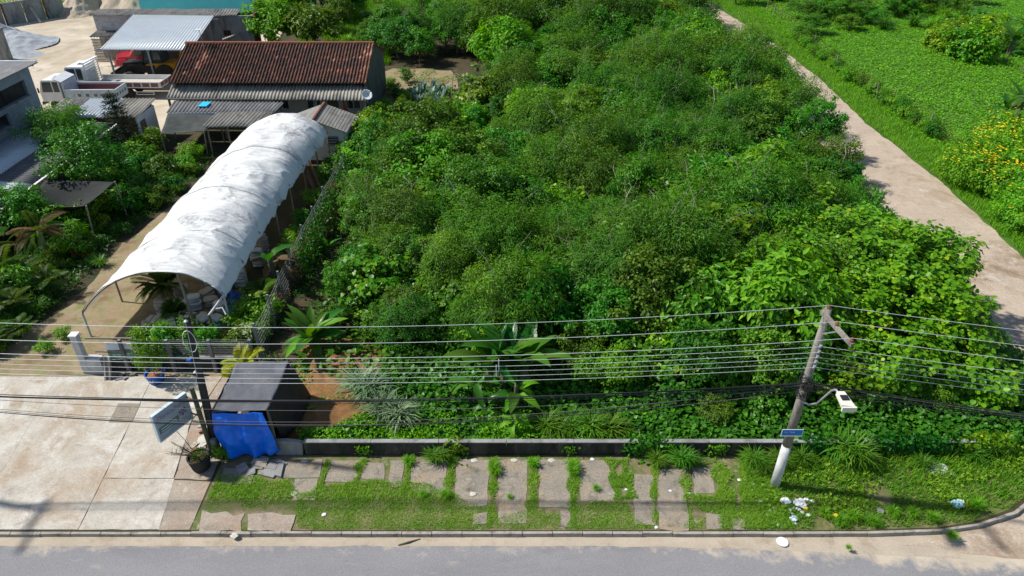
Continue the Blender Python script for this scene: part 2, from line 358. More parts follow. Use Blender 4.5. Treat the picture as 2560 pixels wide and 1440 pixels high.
poly_sheet('yard_ground', jag([(-90, 52), (-28, 52), (-27.5, 56), (-27.5, 66), (-27, 92), (-46, 110), (-62, 104), (-68, 94), (-90, 84)], 1.5, .3, .3), .004, MT['yard'])
poly_sheet('nursery_path', jag([(-24.5, 24.45), (-10.95, 24.45), (-11.2, 26.6), (-13.1, 27.6), (-13.4, 30.5), (-14.8, 33), (-15.2, 50), (-20.5, 52), (-21.5, 42), (-22.5, 36), (-22, 30), (-24, 26.5)], .6, .15, .8, 3), .004, MT['path'])
poly_sheet('back_clearing', jag([(-11.5, 58), (-6, 59), (-4.5, 63), (-6, 72), (-12, 73), (-12.5, 66)], .8, .5, .4, 5), .004, MT['path'])
poly_sheet('sand_bank', jag([(-90, 92), (-66, 97), (-58, 108), (-66, 112), (-90, 103)], 1, .4, .3, 5), .006, MT['yard'])
def lineX(p, q, Y):
    t = (Y - p.y) / (q.y - p.y); return p.x + (q.x - p.x) * t
# forecourt: three big cast slabs with open joints
fc = tag(empty('forecourt', (-16, 20, 0)), kind='structure')
ja, jb, jc, jd = P(215, 1285), P(330, 1050), P(0, 1190), P(150, 935)
ys = (16.27, 24.4); xa = [lineX(ja, jb, y) for y in ys]; xb = [lineX(jc, jd, y) for y in ys]
def slab(pts, z=.028, name='slab', mt='conc', par=None, jit=.0):
    n = len(pts); q = jag([(p[0], p[1]) for p in pts], .35, jit, 2.0, pts[0][0]) if jit else pts
    return M().prism([(p[0], p[1], -.02) for p in q], (0, 0, z + .02)).build(name, MT[mt], par)
slab([(-40, ys[0]), (xb[0] - .003, ys[0]), (xb[1] - .003, ys[1]), (-40, ys[1])], par=fc)
slab([(xb[0] + .003, ys[0]), (xa[0] - .007, ys[0]), (xa[1] - .007, ys[1]), (xb[1] + .003, ys[1])], .026, par=fc)
slab([(xa[0] + .012, ys[0]), (-12.0, ys[0]), (-12.35, 18.55), (xa[0] * .72 + xa[1] * .28 + .012, 18.55)], .018, par=fc, jit=.02)
slab([(xa[0] * .72 + xa[1] * .28 + .012, 18.57), (-12.4, 18.57), (-12.9, 21.6), (-12.6, ys[1]), (xa[1] + .012, ys[1])], .022, par=fc, jit=.02)
slab([(-11.98, ys[0]), (-10.95, ys[0]), (-11.0, 18.4), (-12.33, 18.5)], .014, par=fc, jit=.03, mt='oldc')
slab([(-12.36, 18.56), (-11.0, 18.46), (-11.05, 21.2), (-12.85, 21.55)], .012, par=fc, jit=.03, mt='oldc')
slab([(-12.84, 21.63), (-11.05, 21.28), (-11.05, ys[1]), (-12.56, ys[1])], .016, par=fc, jit=.03, mt='oldc')
o = M().add([(*P(*p)[:2], .034) for p in ((272, 1058), (330, 1057), (352, 1010), (296, 1010))], [(0, 1, 2, 3)]).build('repair_patch', MT['slab'], fc)
# pavement with its cast strips
poly_sheet('pavement', jag([(-10.93, 16.26), (9.2, 16.26), (9.0, 19.72), (-10.9, 19.72)], .6, .0), .006, MT['pave'])
pv = bpy.data.objects['pavement']
poly_sheet('corner_verge', [(9.21, 16.26), (12, 16.27), (14.5, 16.37), (15.9, 16.62), (17.3, 17.1), (18.8, 18.05), (20.2, 19.5), (21.4, 21.5), (22.3, 23.8), (22.8, 26.5), (22.9, 30), (20, 30), (17.8, 19.72), (9.01, 19.72)], .005, MT['turf'])
for x0, x1, y0, y1, sk in [(700, 806, 1150, 1196, -8), (738, 795, 1198, 1252, -8), (822, 901, 1153, 1206, -8), (909, 962, 1158, 1200, -6), (978, 1012, 1153, 1218, -6), (1031, 1120, 1152, 1234, -5), (1141, 1222, 1150, 1267, -4),
                           (1184, 1219, 1283, 1312, -1), (1246, 1319, 1150, 1308, -2), (1347, 1425, 1150, 1271, 2), (1400, 1425, 1275, 1318, 2), (1446, 1532, 1152, 1255, 6), (1584, 1634, 1187, 1315, 4), (1642, 1714, 1174, 1327, 8),
                           (1728, 1781, 1171, 1234, 6), (1766, 1803, 1287, 1324, 3), (1831, 1859, 1299, 1324, 3), (560, 640, 1172, 1210, -12), (655, 694, 1150, 1188, -10), (505, 610, 1282, 1328, -6), (620, 736, 1286, 1329, -5)]:
    q = [P(x0, y0), P(x0 + sk, y1), P(x1 + sk, y1), P(x1, y0)]
    slab(q, random.uniform(.018, .04), 'paving_slab', 'slab' if y0 < 1270 or x0 > 900 else 'oldc', pv, .04 if y0 < 1270 or x0 > 900 else .13)
# kerb stones
kb = tag(empty('kerb', (0, 16.1, 0)), kind='structure')
path = [Vector((-34, 16.1, 0)), Vector((-20, 16.1, 0))] + [Vector((x, y, 0)) for x, y in ARC[:9]]
acc = []; 
for a, b in zip(path, path[1:]):
    n = max(1, round((b - a).length / 1.03)); acc += [(a.lerp(b, i / n), a.lerp(b, (i + 1) / n)) for i in range(n)]
for a, b in acc:
    d = (b - a).normalized(); nn = Vector((-d.y, d.x, 0)); a2, b2 = a + d * .012, b - d * .012
    h = random.uniform(.01, .03) + (.015 if a.x > -10.9 else -.01); j = random.uniform(-.012, .012)
    lo, hi = nn * (-.035 + j), nn * .085
    M().hexa([a2 + lo + Vector((0, 0, -.19)), b2 + lo + Vector((0, 0, -.19)), b2 + hi + Vector((0, 0, -.19)), a2 + hi + Vector((0, 0, -.19)),
              a2 + lo + nn * .02 + Vector((0, 0, h)), b2 + lo + nn * .02 + Vector((0, 0, h)), b2 + hi + Vector((0, 0, h)), a2 + hi + Vector((0, 0, h))]).build('kerb_stone', MT['kerb'], kb)
# bare orange bank behind the tarpaulin hut
def bank(u, v):
    x = -9.6 + 4.6 * u; y = 20.1 + 7.4 * v
    e = min(1, 4 * u, 4 * (1 - u), 6 * v, 3 * (1 - v)); e = e * e * (3 - 2 * e)
    return (x + .3 * math.sin(v * 5), y, -.02 + e * (.12 + .55 * v * (1 - .3 * u) + .12 * mn.noise(Vector((x * 1.1, y * 1.1, 0))) + .05 * mn.noise(Vector((x * 4, y * 4, 0)))))
struct('orange_bank', M().sheet(bank, 40, 60), MT['orange'], smooth=True)
def setpar(o, p):                                     # meshes are written in world places; keep them there under their thing
    o.parent = p; o.matrix_parent_inverse = p.matrix_basis.inverted(); KIDS.setdefault(p.name, []).append(o)
for r in (fc, kb):
    for ch in r.children: ch.matrix_parent_inverse = r.matrix_basis.inverted()

# ================================================================== BUILDINGS
def brickmat(name, c1, c2, mortar, w, h, axis):
    m, nt, b = newmat(name); tc = N(nt, 'ShaderNodeTexCoord'); sp = N(nt, 'ShaderNodeSeparateXYZ'); cb = N(nt, 'ShaderNodeCombineXYZ')
    nt.links.new(tc.outputs['Object'], sp.inputs[0]); nt.links.new(sp.outputs[axis], cb.inputs[0]); nt.links.new(sp.outputs[2], cb.inputs[1])
    t = N(nt, 'ShaderNodeTexBrick'); nt.links.new(cb.outputs[0], t.inputs[0]); t.inputs['Scale'].default_value = 1
    for k, v in (('Brick Width', w), ('Row Height', h), ('Mortar Size', .012), ('Bias', 0)): t.inputs[k].default_value = v
    t.inputs['Color1'].default_value = (*c1, 1); t.inputs['Color2'].default_value = (*c2, 1); t.inputs['Mortar'].default_value = (*mortar, 1)
    f = ramp(nt, noise_tex(nt, tc.outputs['Object'], .9, 5, .7), [(.5, (0, 0, 0)), (.8, (1, 1, 1))])
    nt.links.new(mixc(nt, f, t.outputs[0], (.13, .13, .125)), b.inputs['Base Color']); b.inputs['Roughness'].default_value = .95
    bp = N(nt, 'ShaderNodeBump'); bp.inputs['Strength'].default_value = .5; bp.inputs['Distance'].default_value = .01; bp.invert = True
    nt.links.new(t.outputs['Fac'], bp.inputs['Height']); nt.links.new(bp.outputs[0], b.inputs['Normal']); return m
MT['blockx'] = brickmat('block_wall_x', (.44, .45, .46), (.36, .37, .38), (.5, .5, .5), .4, .2, 0)
MT['blocky'] = brickmat('block_wall_y', (.19, .245, .285), (.16, .21, .25), (.22, .27, .30), .4, .2, 1)  # grey blocks; blue of the sky-lit shade is put into the colour
def wall(m, a, b, z0, z1, th, openings=()):           # vertical wall a->b (xy) with rectangular openings (s0,s1,z0,z1)
    a = Vector((*a, 0)); b = Vector((*b, 0)); d = (b - a); L = d.length; d /= L; n = Vector((-d.y, d.x, 0)) * th
    cuts = sorted({0, L, *[o[0] for o in openings], *[o[1] for o in openings]})
    for s0, s1 in zip(cuts, cuts[1:]):
        zs = [z0]; mid = (s0 + s1) / 2
        for o in sorted(openings, key=lambda o: o[2]):
            if o[0] <= mid <= o[1]: zs += [o[2], o[3]]
        zs.append(z1)
        for q0, q1 in zip(zs[::2], zs[1::2]):
            if q1 - q0 < .01: continue
            p, q = a + d * s0, a + d * s1
            m.hexa([p + Vector((0, 0, q0)), q + Vector((0, 0, q0)), q + n + Vector((0, 0, q0)), p + n + Vector((0, 0, q0)), p + Vector((0, 0, q1)), q + Vector((0, 0, q1)), q + n + Vector((0, 0, q1)), p + n + Vector((0, 0, q1))])
    return m

# ---- long house with the tiled roof
hs = empty('house', (-19.2, 61, 0), 0, 'long low house with brown clay tile roof and grey corrugated awning', 'house')
HL, HR = -26.9, -11.55
op = [(1.2, 2.2, .9, 2.1), (5, 5.9, 0, 2.1), (7.6, 8.8, .9, 2.1), (10.2, 11.4, .9, 2.1), (11.9, 12.8, 0, 2.1), (13.4, 14.6, .9, 2.0)]
wall(M(), (HL, 57.45), (HR, 57.45), 0, 3.35, .18, op).build('front_wall', MT['cream'], hs)
for s0, s1, q0, q1 in op:
    if q0 > 0:
        w = box('window', MT['white'], hs, HL + s0 + .02, HL + s1 - .02, 57.5, 57.56, q0 + .02, q1 - .02)
        box('pane', MT['glass'], w, HL + s0 + .09, (2 * HL + s0 + s1) / 2 - .03, 57.485, 57.5, q0 + .09, q1 - .09); box('pane', MT['glass'], w, (2 * HL + s0 + s1) / 2 + .03, HL + s1 - .09, 57.485, 57.5, q0 + .09, q1 - .09)
    else:
        dd = box('door', MT['wood'], hs, HL + s0 + .02, HL + s1 - .02, 57.52, 57.57, .02, q1 - .02); box('handle', MT['steel'], dd, HL + s1 - .17, HL + s1 - .12, 57.48, 57.52, 1, 1.05)
for x, mt in ((HL, 'wallc'), (HR - .16, 'gable')):
    M().prism([(x, 56.75, 0), (x, 66, 0), (x, 66, 3.35), (x, 61.25, 5.12), (x, 56.75, 3.3)], (.16, 0, 0)).build('gable_wall', MT[mt], hs)
box('back_wall', MT['wallc'], hs, HL + .16, HR - .16, 65.8, 65.98, 0, 3.35)
box('plinth', MT['wallc'], hs, HL + .2, HR + .0, 55.5, 57.44, 0, .14)
m, nt, b = newmat('clay_tile')
at = N(nt, 'ShaderNodeAttribute', attribute_name='lv'); sp = N(nt, 'ShaderNodeSeparateXYZ'); nt.links.new(at.outputs['Vector'], sp.inputs[0])
c0 = ramp(nt, sp.outputs[0], [(0, (.03, .015, .011)), (.42, (.085, .034, .02)), (.75, (.165, .06, .032)), (.95, (.30, .105, .055)), (1, (.42, .22, .14))])
tc = N(nt, 'ShaderNodeTexCoord'); fz = ramp(nt, noise_tex(nt, tc.outputs['Object'], 2.4, 5, .7), [(.42, (0, 0, 0)), (.7, (1, 1, 1))])
nt.links.new(mixc(nt, fz, c0, (.045, .032, .025)), b.inputs['Base Color']); b.inputs['Roughness'].default_value = .9; MT['tile'] = m
def tiles(name, x0, x1, ya, za, yb, zb, nx, nr, par):
    V, F, LVv = [], [], []; run = Vector((0, yb - ya, zb - za)); up = Vector((0, -(zb - za), yb - ya)).normalized()
    if up.z < 0: up = -up
    w = (x1 - x0) / nx
    for r in range(nr):
        for i in range(nx):
            xo = x0 + i * w; jx = random.gauss(0, .004); b0 = len(V); lift = .012 + abs(random.gauss(0, .006))
            for vv, lf in ((r / nr - .012, lift + .022), ((r + 1) / nr, lift)):
                p = Vector((0, ya, za)) + run * vv
                for k, (dx, h) in enumerate(((0, .05), (.16, .0), (.34, .0), (.52, .055), (.66, .11), (.84, .11), (1.0, .05))):
                    q = p + up * (h + lf); V.append((xo + dx * w + jx, q.y, q.z))
            for k in range(6): F.append((b0 + k, b0 + k + 1, b0 + 8 + k, b0 + 7 + k))
            fresh = 1 if (abs(i / nx - (.1 + .035 * (r / nr))) < .018 and .25 < r / nr < .8) else 0
            t = min(1, max(0, random.gauss(.42, .2) + .22 * mn.noise(Vector((i * .11, r * .4, 4))) + (.25 if i > nx - 4 else 0) + fresh * .5)); LVv += [(t, 0, 0)] * 14
    me = bpy.data.meshes.new(name); me.from_pydata(V, [], F); a = me.attributes.new('lv', 'FLOAT_VECTOR', 'POINT')
    a.data.foreach_set('vector', np.array(LVv, dtype=np.float32).ravel()); me.update()
    o = link(name, me, MT['tile'], par); o['kind'] = 'stuff'; return o
roof = M().hexa([(HL, 56.7, 3.3), (HR, 56.6, 3.3), (HR, 61.25, 5.14), (HL, 61.25, 5.14), (HL, 56.7, 3.37), (HR, 56.6, 3.37), (HR, 61.25, 5.22), (HL, 61.25, 5.22)]).build('roof', MT['wood'], hs)
M().hexa([(HL, 61.26, 5.14), (HR, 61.26, 5.14), (HR, 66.3, 3.3), (HL, 66.3, 3.3), (HL, 61.26, 5.22), (HR, 61.26, 5.22), (HR, 66.3, 3.37), (HL, 66.3, 3.37)]).build('roof_boarding', MT['wood'], hs)
tiles('roof_tiles', HL - .12, HR + .12, 56.55, 3.36, 61.3, 5.24, 60, 15, roof)
tiles('roof_tiles', HL - .12, HR + .12, 66.4, 3.3, 61.2, 5.24, 60, 15, roof)
for i in range(36):
    x = HL - .1 + i * (HR - HL + .2) / 36
    M().tube([(x - .02, 61.25, 5.3 + random.uniform(-.012, .012)), (x + .46, 61.25, 5.32)], [.13, .11], 8).build('ridge_cap', MT['terra'], roof)
aw = corr(M(), (-27.15, 55.75, 2.38), (-11.4, 55.2, 2.38), (-27.1, 57.42, 3.16), (-11.5, 57.3, 3.16), .27, .055, wob=.03).build('awning', MT['fibrel'], hs, True)
box('flashing', MT['fibred'], hs, HL - .1, HR - .2, 57.1, 57.42, 3.17, 3.24)
for x in (-26.9, -23, -19.2, -15.4, -11.55): M().bar((x, 55.6, 0), (x, 55.6, 2.42), .14).build('veranda_post', MT['greyw'], hs)
M().bar((-27, 55.62, 2.34), (-11.5, 55.5, 2.33), .08, .1).build('veranda_beam', MT['greyw'], hs)
# satellite dishes and antenna mast
def dish(p, r, label, az):
    e = empty('satellite_dish', p, 0, label, 'satellite dish')
    M().tube([p, p + Vector((0, 0, .55))], .025, 6).build('mast', MT['steel'], e)
    c = p + Vector((0, 0, .6)); ax = Vector((math.sin(az) * .75, -math.cos(az) * .75, .66)).normalized(); x = ax.orthogonal().normalized(); y = ax.cross(x)
    mm = M(); mm.sheet(lambda u, v: c + (x * math.cos(u * 2 * math.pi) + y * math.sin(u * 2 * math.pi)) * r * v + ax * (.3 * r * v * v), 24, 5, .012, -ax); mm.build('reflector', MT['white'], e, True)
    mm = M(); mm.bar(c - y * r * .8 + ax * .15, c + ax * r * .9, .03); mm.box(*(v for k in range(3) for v in ((c + ax * r * .9)[k] - .05, (c + ax * r * .9)[k] + .05))); mm.build('feed_arm', MT['steel'], e)
dish(Vector((-11.25, 55.15, 2.2)), .42, 'white satellite dish at the right end of the long house awning', .5)
dish(Vector((-11.9, 53.2, .9)), .28, 'small white dish low on a post beside the house corner', -.2)
am = empty('antenna_mast', (-25.3, 60.5, 5), 0, 'thin antenna mast standing on the tiled roof', 'antenna')
M().tube([(-25.3, 60.6, 4.9), (-25.55, 60.9, 6.5)], .025, 6).build('mast', MT['steel'], am); mm = M(); mm.box(-25.85, -25.35, 60.7, 61.1, 6.42, 6.46); mm.build('panel', MT['white'], am)
# things on the veranda
t = empty('parasol', (-13.0, 56.2, 0), 0, 'folded red parasol leaning at the veranda of the long house', 'parasol')
M().tube([(-13.2, 56.3, .05), (-13.5, 56.6, 2.1)], [.03, .03], 6).build('pole', MT['steel'], t); M().tube([(-13.25, 56.35, .6), (-13.4, 56.5, 1.5), (-13.48, 56.58, 2.0)], [.16, .12, .03], 8).build('canopy', MT['red'], t)
t = empty('round_table', (-12.4, 54.9, 0), 0, 'round red table outside the veranda', 'table')
M().lathe([(.42, .7), (.42, .73)], 20, (-12.4, 54.9, 0)).build('table_top', MT['red'], t); M().lathe([(.25, 0), (.04, .06), (.04, .7)], 10, (-12.4, 54.9, 0)).build('leg', MT['steel'], t)

def lean_to(name, label, ll, lr, tl, tr, mt, posts, fascia=None, cat='lean-to'):
    e = empty(name, ((ll[0] + lr[0]) / 2, ll[1], 0), 0, label, cat)
    corr(M(), ll, lr, tl, tr, .27, .05, wob=.04).build('roof_sheet', MT[mt], e, True)
    for x, y, z in posts: M().tube([(x, y, 0), (x + .03, y, z)], .06, 7).build('post', MT['greyw'], e)
    if fascia: M().bar(Vector(ll) + Vector((.1, .02, -.06)), Vector(ll).lerp(Vector(lr), fascia) + Vector((0, .02, -.06)), .04, .14).build('fascia', MT['white'], e)
    return e
lean_to('lean_to', 'dark corrugated lean-to with white edge in front of the long house', (-26.1, 52.95, 2.12), (-18.0, 53.2, 2.12), (-26.4, 55.35, 2.3), (-17.7, 55.0, 2.32), 'fibred', [(-25.9, 53.1, 2.1), (-22, 53.2, 2.1), (-18.2, 53.3, 2.1), (-26.0, 55, 2.2), (-18, 54.8, 2.2)], .55)
lean_to('open_shelter', 'weathered corrugated open shelter on crooked poles behind the white tunnel', (-22.35, 50.05, 2.1), (-18.2, 50.0, 2.15), (-22.2, 52.8, 2.3), (-17.9, 52.8, 2.32), 'fibre', [(-22.1, 50.25, 2.08), (-20.7, 50.4, 2.1), (-18.6, 50.3, 2.12), (-22, 52.5, 2.2), (-18.2, 52.5, 2.22)])
c = P(510, 259, 2.42); box_ = M().hexa([(c.x - .38, c.y - .4, 2.3), (c.x + .3, c.y - .4, 2.3), (c.x + .42, c.y + .45, 2.38), (c.x - .26, c.y + .45, 2.38), (c.x - .38, c.y - .4, 2.35), (c.x + .3, c.y - .4, 2.35), (c.x + .42, c.y + .45, 2.43), (c.x - .26, c.y + .45, 2.43)]).build('plastic_sheet', MT['cyan'])
tag(box_, 'bright cyan plastic sheet lying on the dark lean-to roof', 'plastic sheet')

# ---- white gabled hut behind the tunnel
ht = empty('hut', (-13.9, 50.2, 0), 0, 'small white hut with grey gabled roof and a louvred vent', 'hut')
mm = M().prism([(-16.4, 48.95, 0), (-11.95, 48.95, 0), (-11.95, 48.95, 2.3), (-13.85, 48.95, 3.05), (-16.4, 48.95, 2.1)], (0, .16, 0)); mm.build('gable_wall', MT['white'], ht)
box('side_wall', MT['white'], ht, -12.11, -11.95, 49.12, 51.7, 0, 2.27); box('side_wall', MT['white'], ht, -16.4, -16.24, 49.12, 51.7, 0, 2.05); box('back_wall', MT['white'], ht, -16.4, -11.95, 51.71, 51.85, 0, 2.05)
for xe, ze in ((-11.6, 2.2), (-17.0, 1.95)):
    rf = M().hexa([(-13.85, 48.5, 3.06), (xe, 48.5, ze), (xe, 52.1, ze), (-13.85, 52.1, 3.06), (-13.85, 48.5, 3.1), (xe, 48.5, ze + .04), (xe, 52.1, ze + .04), (-13.85, 52.1, 3.1)]).build('roof_slope', MT['greyw'], ht)
    nr = 11 if xe > -13 else 16
    for k in range(nr):
        f0, f1 = k / nr, (k + 1.12) / nr; xa_, xb_ = -13.85 + (xe - 13.85 * -1) * f0 * 1, -13.85 + (xe + 13.85) * min(1.03, f1); za_, zb_ = 3.1 + (ze - 3.06) * f0, 3.1 + (ze - 3.06) * min(1.03, f1)
        M().hexa([(xa_, 48.45, za_ + .003), (xb_, 48.45, zb_ + .022), (xb_, 52.15, zb_ + .022), (xa_, 52.15, za_ + .003), (xa_, 48.45, za_ + .022), (xb_, 48.45, zb_ + .045), (xb_, 52.15, zb_ + .045), (xa_, 52.15, za_ + .022)]).build('tile_course', MT['fibre'], rf)
for k in range(10):
    y = 48.4 + k * .37; M().tube([(-13.85, y, 3.14), (-13.85, y + .42, 3.17)], [.12, .1], 8).build('ridge_tile', MT['brick'], ht)
c = D(832, 352, 48.93)
v = box('vent', MT['dark'], ht, c.x - .4, c.x + .4, 48.925, 48.948, c.z - .35, c.z + .35)
for k in range(4): M().hexa([(c.x - .42, 48.86, c.z - .35 + k * .2), (c.x + .42, 48.86, c.z - .35 + k * .2), (c.x + .42, 48.93, c.z - .27 + k * .2), (c.x - .42, 48.93, c.z - .27 + k * .2), (c.x - .42, 48.85, c.z - .33 + k * .2), (c.x + .42, 48.85, c.z - .33 + k * .2), (c.x + .42, 48.92, c.z - .25 + k * .2), (c.x - .42, 48.92, c.z - .25 + k * .2)]).build('louvre', MT['steel'], v)

# ---- two-storey block building at the left edge
bl = empty('block_building', (-39, 42, 0), 0, 'two-storey unpainted blue-grey block building with open windows', 'building')
def onX(x, y, X=-34.1):
    a = _ray(x, y); t = X / a[0]; return a[1] * t, CAMH + a[2] * t
wy, wz = onX(62, 200); wy0, wz0 = onX(2, 232); vy, vz = onX(20, 282); vy0, vz0 = onX(24, 318)
op = [(5.0, wy - 30 - .1, 4.35, 5.45), (6, vy - 30, vz0, vz), (1.5, 3, 3.2, 4.4)]
wall(M(), (-34.1, 30), (-34.1, 51.2), 0, 6.05, .2, op).build('side_wall', MT['blocky'], bl)
box('ledge', MT['wallc'], bl, -34.35, -33.98, 34.8, wy + .1, 4.25, 4.345)
box('sill', MT['wallc'], bl, -34.2, -34.0, 35.9, vy + .1, vz0 - .12, vz0 - .01)
box('inner_floor', MT['wallc'], bl, -46, -34.31, 30.2, 51, 3.0, 3.12); box('back_wall', MT['wallc'], bl, -46, -34.31, 51, 51.2, 0, 6.05); box('front_wall', MT['wallc'], bl, -46, -34.31, 30, 30.2, 0, 6.05); box('far_wall', MT['wallc'], bl, -46.2, -46.01, 30, 51.2, 0, 6.05)
rf = box('roof', MT['fibred'], bl, -46.5, -33.75, 29.6, 51.9, 6.16, 6.24)
for y in (31, 35, 39, 43, 47, 51.4): box('rafter', MT['wood'], rf, -46.3, -33.85, y, y + .1, 6.06, 6.155)
M().bar((-33.9, 51.95, 6.26), (-40, 51.95, 6.26), .2, .06).build('gutter', MT['galv'], rf)
# annex roof between the block building and the nursery wall
ax = empty('annex', (-31.5, 43, 0), 0, 'low annex with patched white and grey corrugated roof and white gutter', 'annex')
Z = lambda x: 2.02 + (-29.1 - x) * .105
for xa_, xb_, ya_, yb_, mt, dz in [(-29.1, -34.05, 30, 37.6, 'galv', 0), (-29.1, -31.6, 37.6, 40.2, 'galv', 0), (-29.1, -31.5, 40.2, 51.0, 'fibred', -.015), (-31.4, -34.05, 37.5, 48.3, 'galv', .02), (-31.3, -34.05, 48.2, 51.1, 'fibred', .0), (-29.15, -31, 35.3, 36.4, 'fibred', .05)]:
    corr(M(), (xa_, yb_, Z(xa_) + dz), (xa_, ya_, Z(xa_) + dz), (xb_, yb_, Z(xb_) + dz), (xb_, ya_, Z(xb_) + dz), .27, .045, nv=2).build('roof_sheet', MT[mt], ax, True)
mm = M(); mm.bar((-28.98, 30, 1.93), (-28.98, 51.1, 1.93), .16, .1); mm.build('gutter', MT['white'], ax)
box('purlin', MT['wood'], ax, -29.3, -29.1, 30, 51, 1.86, 1.97)
box('end_wall', MT['wallc'], ax, -34.05, -29.0, 51.02, 51.14, 0, 1.9)
bw = empty('boundary_wall', (-28.85, 41, 0), 0, 'tall mouldy concrete boundary wall beneath the annex gutter', 'wall')
box('wall_face', MT['dwall'], bw, -29.0, -28.82, 30, 51.0, 0, 1.8)
for i in range(52): M().box(-29.02, -28.79, 30 + i * .4, 30.38 + i * .4, 1.805, 1.86 + random.uniform(0, .02)).build('brick', MT['brick'], bw)
# ---- low shed behind the annex
ls = empty('storage_shed', (-31, 53, 0), 0, 'low storage shed with striped pale corrugated roof beside the dump truck', 'shed')
for i, (xa_, xb_, mt) in enumerate([(-34.5, -33.6, 'fibrel'), (-33.6, -32.5, 'fibre'), (-32.5, -29.9, 'galv'), (-29.9, -29.3, 'fibre'), (-29.3, -27.45, 'fibrel')]):
    corr(M(), (xa_, 51.15, 2.42 + .01 * (i % 2)), (xb_, 51.15, 2.42 + .01 * (i % 2)), (xa_ + .1, 54.6, 2.72 + .01 * (i % 2)), (xb_ + .1, 54.6 - .0, 2.72 + .01 * (i % 2)), .27, .055, nv=2, wob=.05).build('roof_sheet', MT[mt], ls, True)
box('side_wall', MT['white'], ls, -27.72, -27.6, 51.4, 54.4, 0, 2.3); box('front_wall', MT['brick'], ls, -34.2, -27.73, 51.4, 51.52, 0, 2.3); box('back_wall', MT['wallc'], ls, -34.2, -27.73, 54.3, 54.4, 0, 2.5)
dd = box('door', MT['wood'], ls, -27.59, -27.55, 51.7, 52.5, .02, 1.9)

# ---- yard shed, canopy, slatted pen
ys_ = empty('yard_shed', (-35, 78, 0), 0, 'long grey block-walled yard shed with sheet roof', 'shed')
wall(M(), (-42.6, 76.6), (-36, 76.6), 0, 4.3, .2, []).build('block_wall', MT['blockx'], ys_)
wall(M(), (-35.99, 76.62), (-26.6, 76.62), 0, 4.28, .2, [(6.3, 7.1, 2.3, 2.9)]).build('rendered_wall', MT['wallc'], ys_)
w = box('window', MT['brick'], ys_, -29.7, -28.88, 76.68, 76.72, 2.3, 2.9); box('pane', MT['dark'], w, -29.62, -29.32, 76.655, 76.675, 2.38, 2.82); box('pane', MT['dark'], w, -29.26, -28.96, 76.655, 76.675, 2.38, 2.82)
box('side_wall', MT['brick'], ys_, -26.79, -26.6, 76.83, 78.7, 0, 4.2); box('side_wall', MT['blockx'], ys_, -42.6, -42.4, 76.83, 78.7, 0, 4.2); box('back_wall', MT['wallc'], ys_, -42.4, -26.8, 78.6, 78.75, 0, 4.2)
corr(M(), (-42.9, 76.3, 4.36), (-27.9, 76.3, 4.36), (-43.0, 78.9, 4.5), (-28.3, 78.9, 4.5), .3, .05, nv=3, wob=.08).build('roof_sheet', MT['fibre'], ys_, True)
corr(M(), (-26.9, 77.2, 3.1), (-29.6, 75.9, 2.2), (-26.7, 78, 3.1), (-29.4, 74.6, 2.2), .22, .03).build('side_awning', MT['fibrel'], ys_, True)
corr(M(), (-42.9, 75.3, 2.5), (-36.6, 75.3, 2.5), (-42.6, 76.58, 2.85), (-36.6, 76.58, 2.85), .3, .06).build('strip_awning', MT['fibre'], ys_, True)
pn = empty('slatted_pen', (-40.5, 76, 0), 0, 'timber pen of slats under the strip awning of the yard shed', 'pen')
for i in range(15): M().bar((-42.75 + random.uniform(-.07, .05), 75.35 + random.uniform(-.02, .02), .1 + i * .155), (-41.35, 75.2, .1 + i * .155), .03, .12).build('slat', MT['greyw'], pn)
M().bar((-41.3, 75.15, 0), (-41.3, 75.15, 2.4), .12).build('post', MT['greyw'], pn)
for i in range(34): M().bar((-41.1 + i * .13, 75.25, .05), (-41.1 + i * .13, 75.25, 2.35), .055, .03).build('slat', MT['wood'], pn)
for z in (.25, 1.25, 2.25): M().bar((-41.2, 75.19, z), (-36.7, 75.19, z), .05, .1).build('rail', MT['wood'], pn)
M().bar((-41.1, 75.13, .2), (-39, 75.13, 1.3), .05, .1).build('brace', MT['wood'], pn)
cn = empty('canopy', (-33, 71, 0), 0, 'white sheet-metal vehicle canopy on steel posts in the yard', 'canopy')
corr(M(), (-37.0, 66.1, 3.55), (-28.8, 65.9, 3.55), (-38.2, 76.1, 4.5), (-29.9, 75.7, 4.5), .28, .05, nv=3).build('roof_sheet', MT['galv'], cn, True)
for x, y, z in ((-36.6, 66.6, 3.5), (-33.0, 66.6, 3.5), (-29.3, 66.6, 3.5), (-37.5, 75, 4.3), (-30.3, 75, 4.3)): M().tube([(x, y, 0), (x, y, z)], .09, 8).build('post', MT['steel'], cn)
for y, z in ((66.6, 3.47), (71, 3.88), (75, 4.27)): M().bar((-37.6, y, z), (-29.3, y, z), .08, .12).build('beam', MT['steel'], cn)
# ---- turquoise house
tq = empty('turquoise_house', (-36, 98, 0), 0, 'bright turquoise house wall with blue end bay and outside stair', 'house')
wall(M(), (-45.6, 93), (-31.8, 93), 0, 7, .2, [(2.6, 3.6, 3.6, 6.0), (4.0, 5.0, 3.6, 6.0)]).build('front_wall', MT['turq'], tq)
box('end_bay', MT['blueap'], tq, -31.79, -27.4, 92.7, 103, 0, 7); box('side_wall', MT['turq'], tq, -45.6, -45.4, 93.2, 103, 0, 7); box('back_wall', MT['turq'], tq, -45.4, -31.8, 102.8, 103, 0, 7); box('roof', MT['wallc'], tq, -46, -27, 92.4, 103.4, 7.01, 7.2)
for s in (2.6, 4.0):
    w = box('window', MT['white'], tq, -45.6 + s, -44.6 + s, 93.06, 93.1, 3.6, 6.0); box('pane', MT['glass'], w, -45.5 + s, -44.7 + s, 93.03, 93.055, 3.7, 5.9)
